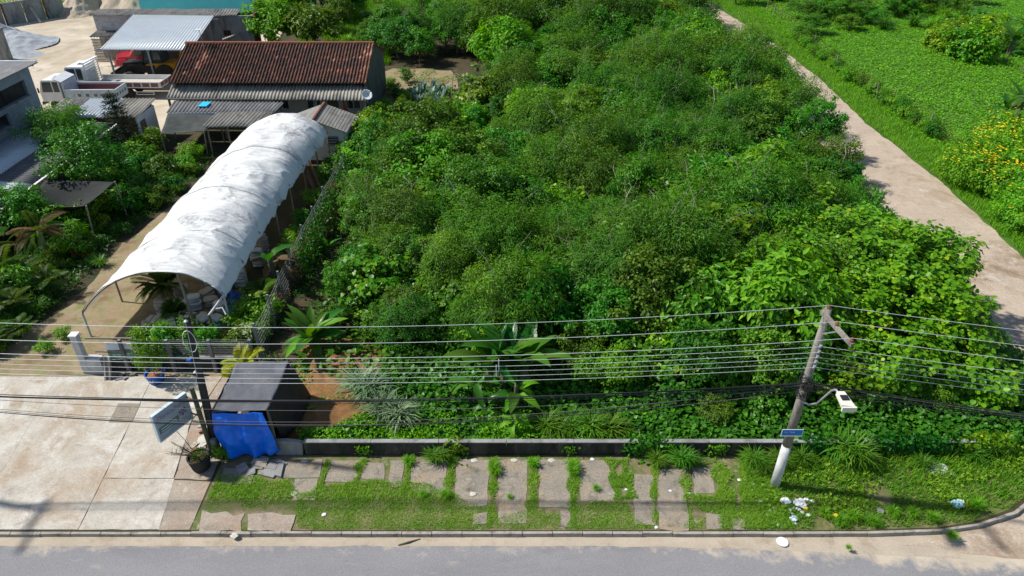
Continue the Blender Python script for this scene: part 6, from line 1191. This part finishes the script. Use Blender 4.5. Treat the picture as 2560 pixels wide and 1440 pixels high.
for i in range(70):
    x, y = random.uniform(36, 60), random.uniform(76, 112)
    if (x - 36) * .0 + y > 98 - (x - 34) * .85: tussock(random.choice(['green', 'lush']), (x, y), random.uniform(1.3, 2.3), 'tall grass tussock at the far edge of the green field', 'tall field grasses')
for i in range(26): tussock('lush', (random.uniform(-24, -12), random.uniform(72, 98)), random.uniform(.8, 1.5), 'tall grass tussock in the sunny gap behind the tiled house', 'tussocks behind the house')

# ---- paddle-leaved plants (banana, heliconia, silver)
def paddle(seed, L, W, droop, tear=.0):
    r = random.Random(seed); m = M(); nu, nv = 10, 4
    def fn(u, v):
        a = droop * u; x = L * (math.sin(a) / droop if droop > .01 else u); z = -L * ((1 - math.cos(a)) / droop if droop > .01 else 0)
        w = W * (math.sin(math.pi * min(1, .08 + .92 * u) ** .8) ** .7) * .5 if u > .1 else .02; s = (v - .5) * 2
        w *= 1 - tear * max(0, mn.noise(Vector((u * 9, math.copysign(1, s), seed)))) * abs(s)
        return (x, s * w, z + .35 * abs(s) * w + .04 * W * mn.noise(Vector((u * 5, s * 2, seed))))
    m.sheet(fn, nu, nv); me = m.mesh('leaf', True); a = me.attributes.new('lv', 'FLOAT_VECTOR', 'POINT'); t = r.random(); a.data.foreach_set('vector', np.tile([t, t, 0], len(me.vertices)).astype(np.float32)); return me
PAD = {k: [paddle(s_ + 7, 1, wd, dr, te) for s_, dr in enumerate(drs)] for k, wd, te, drs in (('banana', .30, .5, (.5, .9, 1.3, 1.7)), ('heli', .27, .1, (.3, .6, .9, 1.2)), ('silver', .42, 0, (.1, .2, .35, .3)))}
def paddle_plant(name, label, cat, p, n, L, h, kind, mt, tilt=(.25, 1.0), group=None, lean=0, mt2=None, rz0=0):
    e = empty(name, p, 0, label, cat, group); p = Vector(p)
    link('stem', M().tube([p, p + Vector((lean * .5, 0, h * .6)), p + Vector((lean, 0, h))], [.1 * L, .08 * L, .05 * L], 7).mesh('stem'), LM['banana'] and MT['moss'], e)
    for i in range(n):
        me = PAD[kind][random.randrange(4)]; o = bpy.data.objects.new('leaf', me); COL.objects.link(o); o.parent = e; KIDS.setdefault(e.name, []).append(o)
        if not me.materials: me.materials.append(LM[mt])
        o.material_slots[0].link = 'OBJECT'; o.material_slots[0].material = LM[mt2 if (mt2 and random.random() < .25) else mt]
        a = rz0 + i * 2.4 + random.uniform(-.4, .4); t = random.uniform(*tilt); o.location = (lean * .95, 0, h * random.uniform(.75, 1.0)); o.rotation_euler = (random.uniform(-.3, .3), -(math.pi / 2 - t), a); o.scale = (L * random.uniform(.75, 1.1),) * 3
    return e
paddle_plant('heliconia_clump', 'large paddle-leaved clump beside the orange bank near the tarpaulin hut', 'plant', P(785, 880), 20, 1.9, .9, 'heli', 'banana', (.3, 1.25), mt2='lush')
for x, y, lb in [(1225, 985, 'tall banana plant left of the spacer rods, leaves upright'), (1262, 975, 'tall banana plant with broad upright leaves deep in the lot front'), (1310, 985, 'banana plant with upright leaves right of the spacer rods')]: paddle_plant('banana_plant', lb, 'banana plant', P(x, y), 8, 2.5, 1.5, 'banana', 'banana', (.1, .55))
paddle_plant('banana_plant', 'drooping banana plant with pale torn leaves behind the low wall', 'banana plant', P(1290, 1040), 9, 1.5, 1.6, 'banana', 'banana', (.6, 1.5), mt2='lush'); paddle_plant('banana_plant', 'small drooping banana plant left of the larger one', 'banana plant', P(1190, 1020), 6, 1.3, 1.4, 'banana', 'banana', (.7, 1.5), mt2='lush')
paddle_plant('banana_plant', 'young yellowing banana sapling right behind the low wall', 'banana plant', P(1282, 1098), 5, .8, 1.0, 'banana', 'lush', (.9, 1.6))
paddle_plant('banana_plant', 'half-dead banana plant with withered brown leaves beside the white tunnel', 'banana plant', (-12.3, 32.3, 0), 8, 1.7, 1.6, 'banana', 'dry', (.7, 1.9), mt2='dry'); paddle_plant('banana_plant', 'banana plant reaching one dark leaf over the white tunnel', 'banana plant', (-12.2, 31.4, 0), 3, 2.0, 2.1, 'banana', 'banana', (.5, 1.1), rz0=2.6)
for i, (x, y) in enumerate([(1040, 262), (1052, 250), (1066, 268), (1078, 255), (1090, 272), (1098, 245), (1108, 262), (1116, 248), (1060, 240), (1085, 238), (1045, 275), (1102, 280)]): paddle_plant('silver_plant', 'silvery blue upright paddle-leaved plant in the clump beside the house', 'plant', P(x, y), 6, 1.15, .45, 'silver', 'silver', (.05, .45), 'silvery plants by the clearing')
for i, (x, y) in enumerate([(1255, 245), (1275, 240), (1290, 250), (1268, 255)]): paddle_plant('canna_plant', 'green upright paddle-leaved plant right of the silvery clump', 'plant', P(x, y), 6, 1.1, .45, 'silver', 'banana', (.05, .5), 'green paddle plants by the silvery clump')
for x, y in [(845, 760), (835, 520), (880, 535), (860, 590), (820, 640), (640, 770), (1150, 300)]: paddle_plant('canna_plant', 'long-leaved canna growing along the fence or thicket edge', 'plant', P(x, y), 5, 1.1, .5, 'heli', 'banana', (.2, 1.1), 'cannas along the thicket edge')
for x, y, L in [(2480, 110, 2.6), (2520, 140, 2.8), (2555, 100, 2.8), (2440, 70, 2.4), (2540, 300, 2.4), (2500, 320, 2.2), (2590, 330, 2.6), (2600, 200, 2.8), (2560, 180, 2.6)]: paddle_plant('banana_plant', 'broad-leaved banana plant at the right edge of the green field', 'banana plant', P(x, y), 9, L, 1.6, 'banana', 'banana', (.2, 1.2), 'bananas by the green field')
# ---- palms
def frond_mesh(seed, L, n=26, ll=.42, w=.035, droop=1.1, vee=.5):
    r = np.random.default_rng(seed); u = np.linspace(.12, 1, n); a = droop * u; px_ = L * np.sin(a) / droop; pz = -L * (1 - np.cos(a)) / droop; tx, tz = np.cos(a), -np.sin(a); parts = []
    for s in (-1, 1):
        C = np.c_[px_, np.zeros(n), pz]; Lf = ll * np.sin(np.pi * (.15 + .8 * u)) ** .6 * r.uniform(.85, 1.1, n); Dv = np.c_[tx * .55, np.full(n, s * 1.0), tz * .55 + vee * .4 - .25 * u]; Nn = np.c_[-tz, np.full(n, -s * .4), tx]
        parts.append((C, Dv, Nn, Lf, np.full(n, w), 'lance', np.c_[r.random(n), np.full(n, r.random())]))
    return leaf_mesh('leaflets', parts), [(x, 0, z) for x, z in zip(np.r_[0, px_], np.r_[0, pz])]
def palm(name, label, p, h, nf, L, mt='palm', r=.08, tilt=(.2, 1.2), group=None, trunkmat='bark', ll=.42, w=.035, seed=0, mt2=None, cat='palm'):
    e = empty(name, (0, 0, 0), 0, label, cat, group); link('trunk', M().tube([(0, 0, -.05), (.04, 0, h * .5), (0, .03, h)], [r, r * .8, r * .7], 8).mesh('trunk'), MT[trunkmat], e); fm = [frond_mesh(seed + k, L, 26, ll, w, .7 + .35 * k) for k in range(3)]
    for me, _ in fm: me.materials.append(LM[mt])
    ra_ = [M().tube(pts, [.018] + [.012] * (len(pts) - 2) + [.004], 4).mesh('rachis') for _, pts in fm]
    for i in range(nf):
        k = random.randrange(3); o = link('frond', fm[k][0], None, e); t = random.uniform(*tilt); o.location = (0, 0, h); o.rotation_euler = (random.uniform(-.2, .2), -(math.pi / 2 - t), i * 2.4 + random.uniform(-.3, .3)); o.scale = (random.uniform(.75, 1.1),) * 3
        if mt2 and i % 3 == 0: o.material_slots[0].link = 'OBJECT'; o.material_slots[0].material = LM[mt2]
        link('rachis', ra_[k], MT['moss'], o)
    e.location = (p[0], p[1], 0); return e
palm('date_palm', 'stubby palm with tan drying fronds against the boundary wall', P(125, 655), 1.9, 16, 1.7, 'palm', .16, (.3, 1.7), mt2='dry', trunkmat='palebark', seed=1)
AP = palm('areca_palm', 'areca palm in the dark clump at the left nursery edge', P(20, 720), .9, 16, 1.6, 'palm', .05, (.1, 1.0), 'areca palms at the left edge', seed=5)
for x, y, s in [(75, 720, .8), (-20, 790, 1.0), (40, 800, .8), (-30, 680, 1.2), (130, 740, .75), (60, 850, .6), (20, 870, .5)]: dup(AP, tuple(P(x, y)), random.uniform(0, 6), s)
palm('potted_palm', 'dark bushy palm under the left mouth of the white tunnel', (-17.3, 30.3, 0), .9, 30, 1.7, 'palm', .06, (.05, 1.1), seed=9)
palm('potted_palm', 'slim cycad-like palm standing before the white sacks', (-15.75, 27.75, 0), 1.0, 14, .75, 'palm', .13, (.05, .9), seed=12, trunkmat='moss')
palm('fan_palm', 'small palm between the tunnel posts and the side fence', (-12.2, 29.6, 0), .9, 11, 1.1, 'palm', .05, (.2, 1.2), seed=15)
palm('yellow_palm', 'yellow-fronded palm behind the tarpaulin hut', (-11.55, 24.4, 0), .5, 9, 1.35, 'ylw', .05, (.05, .5), seed=18, ll=.4, w=.04); palm('yellow_palm', 'small yellow-fronded palm low beside the mesh fence', (-11.75, 24.1, 0), .2, 7, .8, 'ylw', .04, (.2, .9), seed=21, w=.04)
# ---- nursery trees and shrubs
put('broad', P(250, 490), s=(1.35, 1.25, 1.25), var=3, label='wide olive-green tree spreading over the annex roof', rz=1).children
put('fine', P(180, 420), s=(1.0, 1.0, 1.05), var=0, label='airy tree with reddish tips leaning against the annex roof'); put('broad', P(70, 600), s=.95, var=1, label='dense green tree overgrowing the gutter of the boundary wall')
rng = np.random.default_rng(77); cf = empty('conifer', (0, 0, 0), 0, 'dark layered conifer beside the storage shed', 'tree'); prt = []
for k in range(11):
    z = .7 + k * .38; rr = 1.55 * (1 - k / 12) + .15
    for j in range(7):
        a = j * .9 + k * .5 + rng.normal(0, .1); n = 46; t = rng.random(n); C = np.c_[np.cos(a) * rr * t + rng.normal(0, .09, n), np.sin(a) * rr * t + rng.normal(0, .09, n), z + .1 * t + rng.normal(0, .04, n)]
        prt.append((C, rng.normal(0, .5, (n, 3)) + [np.cos(a), np.sin(a), .2], nrm(rng.normal(0, .3, (n, 3)) + [0, 0, 1]), rng.uniform(.14, .24, n), np.full(n, .06), 'kite', rng.random((n, 2))))
link('trunk', M().tube([(0, 0, 0), (0, 0, 5)], [.12, .03], 8).mesh('trunk'), MT['bark'], cf); link('crown', leaf_mesh('crown', prt), LM['conifer'], cf); cf.location = tuple(P(322, 395))
NL = ['leafy nursery shrub in the shaded bed beside the boundary wall', 'nursery shrubs in the shaded bed']
for i in range(80):
    y = random.uniform(26, 50.5); x = random.uniform(-28.2, np.interp(y, [25, 27, 30, 36, 42, 51], [-24.4, -23.6, -23, -23.2, -22.2, -21.0]))
    if abs(y - 26) < 1 and x > -25: continue
    k = 'dshrub' if random.random() < .78 else 'shrub'; tall = random.random() < .4; lb = ('dark' if k == 'dshrub' else 'bright') + (' tall' if tall else ' low') + ' leafy shrub in the nursery bed ' + ('beside the shaded net' if y > 35 else 'near the drying palm'); put(k, (x, y), s=random.uniform(.95, 1.25) if tall else random.uniform(.45, .8), label=lb, group=lb)
for i in range(34): x, y = random.uniform(-28.2, -21.8), random.uniform(27, 50); tussock('green', (x, y), random.uniform(.5, .9), 'strap-leaved ornamental plant in the nursery bed', 'strap-leaved plants')
SPEC['redshrub'] = []; SPEC['paleshrub'] = []
for key, mt, lb in (('redshrub', 'red', 'croton_shrub'), ('paleshrub', 'pale', 'variegated_shrub')):
    e = empty(lb, (0, 0, 0), 0, lb, 'shrub'); p_, cc = crown(np.random.default_rng(5), .5, .5, .45, .5, 22, 30, .16, .06, 'lance', cr=.2, low=-.6); link('trunk', trunk_mesh(np.random.default_rng(2), cc, .5, .025, 5), MT['bark'], e); link('crown', leaf_mesh('crown', [p_]), LM[mt], e); SPEC[key].append(e)
put('redshrub', P(205, 645), s=.7, label='red-leaved croton in the shaded nursery bed'); put('redshrub', (-16.8, 25.5), s=.9, label='rusty croton hedge plant behind the mesh fence', group='crotons behind the mesh'); put('redshrub', (-14.2, 25.4), s=.9, label='rusty croton hedge plant behind the mesh fence', group='crotons behind the mesh'); put('redshrub', (-13.4, 25.4), s=.7, label='rusty croton hedge plant behind the mesh fence', group='crotons behind the mesh'); put('redshrub', (-17.5, 25.6), s=.7, label='rusty croton hedge plant behind the mesh fence', group='crotons behind the mesh')
put('paleshrub', (-11.9, 26.7), s=1.35, label='cream-leaved shrub by the right tunnel post'); put('paleshrub', P(395, 945), s=.01, label='x') if False else None
for x, y, s in [(-16.5, 25.9, .85), (-15.9, 25.7, 1.0), (-15.2, 25.8, 1.05), (-14.6, 25.9, .95), (-14.0, 25.8, .95), (-13.5, 25.9, .8), (-15.6, 26.3, .8)]: put('shrub', (x, y), s=s, label='bright clipped hedge shrub behind the mesh fence', group='hedge shrubs behind the mesh fence', var=1)
for x, y, s in [(-12.5, 27.5, 1.2), (-12.0, 28.3, 1.3), (-12.6, 28.9, .9), (-11.9, 27.1, 1.1), (-12.4, 26.2, .8), (-12.7, 33.5, .8), (-12.1, 34.6, .9), (-12.4, 36.2, .9), (-12.2, 38, .8), (-12.5, 41.5, .9), (-12.1, 44, 1.0), (-11.9, 46, 1.1), (-11.7, 47.6, 1.2)]: put('shrub', (x, y), s=s, label='leafy shrub in the strip between tunnel and side fence', group='shrubs between tunnel and fence')
put('shrub', (-15.3, 24.1, .4), s=(.75, .75, 1.25), label='tall dark-leaved shrub growing in the blue tub', var=0); put('shrub', (-10.95, 19.5), s=.45, label='small leafy weed bush at the foot of the dark pole', var=1)
for x, y in ((-17.3, 25.5), (-20.9, 27.2), (-21.2, 26.2)): put('shrub', (x, y), s=.5, label='low yellowish shrub on the dirt by the entrance', group='low shrubs on the dirt', var=2)
for i in range(12): put('shrub', (random.uniform(-24.8, -22.9), random.uniform(25.2, 27.6)), s=random.uniform(.4, .7), label='leafy shrub in the bed left of the entrance drive', group='shrubs left of the drive')
# bare shrub in the black tub
bs = empty('bare_shrub', (-11.55, 19.1, .55), 0, 'nearly leafless twiggy shrub planted in the black tub', 'shrub'); m = M()
for k in range(13):
    a = random.uniform(1.6, 4.6); l = random.uniform(.5, 1.3); p0 = Vector((-11.55, 19.1, .52)); d_ = Vector((math.cos(a) * .9, math.sin(a) * .4, random.uniform(.25, .9))).normalized(); m.tube([p0, p0 + d_ * l * .5 + Vector((0, 0, .05)), p0 + d_ * l], [.02, .012, .005], 5)
    for q in range(3): s_ = p0 + d_ * l * random.uniform(.4, .9); m.tube([s_, s_ + Vector((random.gauss(-.1, .15), random.gauss(0, .15), random.uniform(0, .25)))], [.008, .003], 4)
link('branches', m.mesh('branches'), MT['bark'], bs); r = np.random.default_rng(3); n = 220; link('leaves', leaf_mesh('leaves', [(np.c_[r.normal(-11.55, .14, n), r.normal(19.1, .14, n), .55 + np.abs(r.normal(0, .25, n))], r.normal(0, 1, (n, 3)), r.normal(0, 1, (n, 3)), np.full(n, .07), np.full(n, .03), 'kite', r.random((n, 2)))]), LM['lance'], bs)
for ch in bs.children: ch.matrix_parent_inverse = bs.matrix_basis.inverted()
# dry vines on the side fence
r = np.random.default_rng(41); n = 9000; y = r.uniform(27, 45, n); x = -11.35 + r.normal(0, .28, n) + .3 * (y > 36); z = np.clip(r.random(n) ** .7 * (1.1 + .9 * np.array([mn.noise(Vector((0, q * .5, 3))) for q in y])) + .1, .05, 2.1); k = vn(x * 0, y, .45, 2) > -.3 + .4 * (y < 33)
dv = link('dry_vines', leaf_mesh('dry_vines', [(np.c_[x, y, z][k], r.normal(0, 1, (k.sum(), 3)) - [0, 0, .8], r.normal(0, 1, (k.sum(), 3)), r.uniform(.08, .2, k.sum()), r.uniform(.03, .07, k.sum()), 'kite', r.random((k.sum(), 2)))]), LM['dry']); tag(dv, 'withered brown creepers hanging on the chain-link side fence', 'creeper', kind='stuff')
n = 5200; y = r.uniform(32, 47, n); x = -11.0 + r.normal(0, .3, n); z = np.clip(r.random(n) * 1.7, .05, 2); gv = link('green_creeper', leaf_mesh('green_creeper', [(np.c_[x, y, z], r.normal(0, 1, (n, 3)) - [0, 0, .6], r.normal(0, .6, (n, 3)) + [0, 0, .6], r.uniform(.1, .18, n), r.uniform(.08, .14, n), 'heart', r.random((n, 2)))]), LM['dvine']); tag(gv, 'green creepers mixed into the withered fence vines', 'creeper', kind='stuff')
# vines hanging over the front wall
def hanging(name, label, spots, mt, seed, L=.15, W=.13):
    r = np.random.default_rng(seed); PC = []
    for px_, w_, n, zt in spots:
        x0 = P(px_, 1112).x; x = x0 + r.normal(0, w_, n); z = zt * r.random(n) ** .8; y = 19.70 - .06 * r.random(n) - (z < .1) * r.random(n) * .5; y = np.where(z > .62, 19.85 + r.normal(0, .12, n), y); PC.append(np.c_[x, y, z + .03])
    C = np.concatenate(PC); n = len(C); Nn = nrm(r.normal(0, .4, (n, 3)) + [0, -.8, .6]); Dv = r.normal(0, .5, (n, 3)) - [0, 0, .6]; o = link(name, leaf_mesh(name, [(C, Dv, Nn, L * r.uniform(.6, 1.2, n), W * r.uniform(.6, 1.2, n), 'heart', r.random((n, 2)))]), LM[mt]); return tag(o, label, 'creeper')
hanging('wall_creeper', 'broad curtain of creeper covering the wall between the street tussocks', [(1612, .35, 420, .8), (1640, .25, 260, .7)], 'dvine', 2); hanging('wall_creeper', 'narrow creeper strand hanging down the wall near the pavement middle', [(1142, .13, 140, .75), (1160, .1, 40, .5)], 'vine', 3, .12, .1)
hanging('wall_creeper', 'thick creeper swamping the wall right of the utility pole', [(2040, .5, 460, .8), (2230, .8, 900, .85), (2300, .5, 500, .8)], 'dvine', 4); hanging('wall_creeper', 'small creeper tuft on the wall left of the pavement', [(920, .18, 90, .5), (1780, .2, 120, .6), (1420, .15, 50, .5)], 'lush', 5, .1, .08); hanging('wall_creeper', 'creeper smothering the far right end of the low wall', [(2440, .5, 500, .95), (2400, .3, 160, .7)], 'vine', 6)
# ---- right side: flowering bushes, creeper mounds, far trees
FL = []
for sd_ in (1, 2):
    rng = np.random.default_rng(200 + sd_); e = empty('flowering_bush', (0, 0, 0), 0, 'yellow-flowered bush massed at the near corner of the green field', 'bush', 'yellow-flowered bushes'); p_, cc = crown(rng, 1.7, 1.6, 1.2, 1.1, 80, 60, .19, .09, 'kite', cr=.4, low=-.5); link('trunk', trunk_mesh(rng, cc, 1.1, .06, 7), MT['bark'], e); link('foliage', leaf_mesh('foliage', [p_]), LM['lush'], e)
    tops = cc[cc[:, 2] > 1.2]; n = 72; pick = tops[rng.integers(0, max(1, len(tops) // 3), n)] + rng.normal(0, .28, (n, 3)) + [0, 0, .33]; prt = []
    for q in range(4): a = q * 1.57 + rng.random(n); prt.append((pick, np.c_[np.cos(a), np.sin(a), np.full(n, .25)], np.tile([0, 0, 1.], (n, 1)), np.full(n, .085), np.full(n, .09), 'kite', rng.random((n, 2))))
    o = link('blossoms', leaf_mesh('blossoms', prt), LM['flower'], e); o['kind'] = 'stuff'; FL.append(e)
fpos = [(2400, 440, 1.0), (2450, 420, 1.1), (2510, 400, 1.2), (2560, 370, 1.2), (2480, 470, 1.0), (2560, 460, 1.2), (2440, 380, .9), (2550, 540, 1.0), (2600, 500, 1.2), (2520, 350, 1.1), (2600, 420, 1.3), (2620, 580, 1.1)]
for i, (x, y, s) in enumerate(fpos):
    q = P(x, y + 22)
    if i < 2: FL[i].location = q; FL[i].scale = (s,) * 3
    else: dup(FL[i % 2], q, random.uniform(0, 6), s)
for x, y, s in [(2370, 130, .9), (2420, 150, 1.0), (2400, 110, .8), (2450, 120, 1.0), (2340, 115, .7)]: put('vine', P(x, y), s=s * 1.2, label='rounded creeper mound standing on the green field', group='creeper mounds on the field', var=2)
for i in range(34):
    t = i / 33; a, b_ = P(2000, 110), P(2330, 345); q = a.lerp(b_, t); put('shrub', (q.x + random.gauss(0, .25), q.y), s=random.uniform(.55, 1.0), label='creeper-covered bush growing through the field fence', group='bushes in the field fence', var=2 if i % 3 else 0)
for x, y, s in [(2010, 50, 1.2), (2060, 40, 1.1), (2100, 55, 1.2), (2150, 45, 1.1), (2030, 85, 1.0), (2120, 75, .9), (2180, 60, 1.0), (2240, 40, 1.2), (2300, 30, 1.2), (2000, 95, .8), (2350, 20, 1.3), (2420, 10, 1.4)]: put('broad', P(x, y), s=(s, s, s * .55), label='rough low tree thicket at the far side of the green field', group='far field thicket')
for x, y, s in [(22.2, 60, 1.0), (22.6, 64, 1.1), (22.8, 68, 1.15), (22.6, 72, 1.0), (22.1, 55, .95), (22.0, 49.5, 1.0), (21.6, 45, .8)]: put(random.choice(['fine', 'fine', 'broad']), (x, y), s=(s, s, s * 1.05), label='tree leaning out over the middle of the dirt side road', group='trees leaning over the side road')
for x, y, s in [(1840, 10, 1.3), (1820, -10, 1.4), (1900, -20, 1.2)]: put('broad', P(x, y), s=s, label='tree overhanging the far bend of the side road', group='trees at the far bend')
# ---- behind the house
for x, y, s, lb in [(690, 135, 1.35, 'bright glossy tree left of the pair behind the tiled roof'), (800, 140, 1.25, 'bright glossy tree right of the pair behind the tiled roof'), (770, 125, 1.0, 'smaller glossy tree between the pair behind the tiled roof')]: put('bigleaf', P(x, y), s=s, label=lb)
for x, y, s in [(720, 70, 1.6), (760, 60, 1.8), (820, 60, 1.7), (860, 50, 1.7), (700, 40, 1.6), (790, 30, 2.0), (880, 60, 1.2), (850, 90, 1.1)]: put('broad', P(x, y), s=s, label='tall dark tree behind the glossy pair and the turquoise house', group='dark trees behind the house', var=random.choice([0, 1]))
for x, y, s in [(960, 140, 1.0), (1000, 150, 1.1), (1040, 135, 1.2), (930, 125, .8), (980, 115, 1.1), (1050, 160, 1.0)]: put('broad', P(x, y), s=s, label='bushy tree at the edge of the bare clearing', group='trees edging the clearing')
for x, y, s in [(985, 235, .8), (1000, 250, .7), (975, 215, .6), (1020, 205, .7), (1015, 260, .8), (960, 280, .8), (1130, 290, 1.0), (1160, 280, 1.0), (1180, 260, 1.1), (1030, 300, 1.1), (1000, 310, 1.1), (960, 310, 1.1)]: put('shrub', P(x, y), s=s * 1.1, label='scattered shrub in the clearing beside the silvery plants', group='shrubs in the clearing')
for i in range(9): put('vine', (-11.0 + random.gauss(0, .3), 46.5 + i * 1.0), s=random.uniform(.55, .75), label='creeper bush pressed against the hut and house corner', group='creeper bushes by the hut')
# pale dead limbs poking through the canopy
for i in range(40):
    x, y = random.uniform(-7, 20), random.uniform(26, 62); z = 2.6 + random.random() * 1.4; a = random.uniform(0, 6.28); l = random.uniform(.6, 1.6); m = M(); p0 = Vector((x, y, z)); p1 = p0 + Vector((math.cos(a) * l, math.sin(a) * l, random.uniform(.1, .9))); k = p0.lerp(p1, .5) + Vector((random.gauss(0, .15), random.gauss(0, .15), .12)); m.tube([Vector((x + random.gauss(0, .2), y, 0)), p0, k, p1], [.05, .03, .02, .006], 5); m.tube([k, k + Vector((random.gauss(0, .4), random.gauss(0, .4), random.uniform(.1, .5)))], [.014, .004], 4)
    tag(link('dead_limb', m.mesh('dead_limb'), MT['palebark']), 'pale bare sapling poking through the canopy of the lot', 'sapling', 'bare saplings in the lot')
for lst in SPEC.values():
    for e in lst:
        if e.name not in USED:
            for ch in list(e.children): bpy.data.objects.remove(ch)
            bpy.data.objects.remove(e)
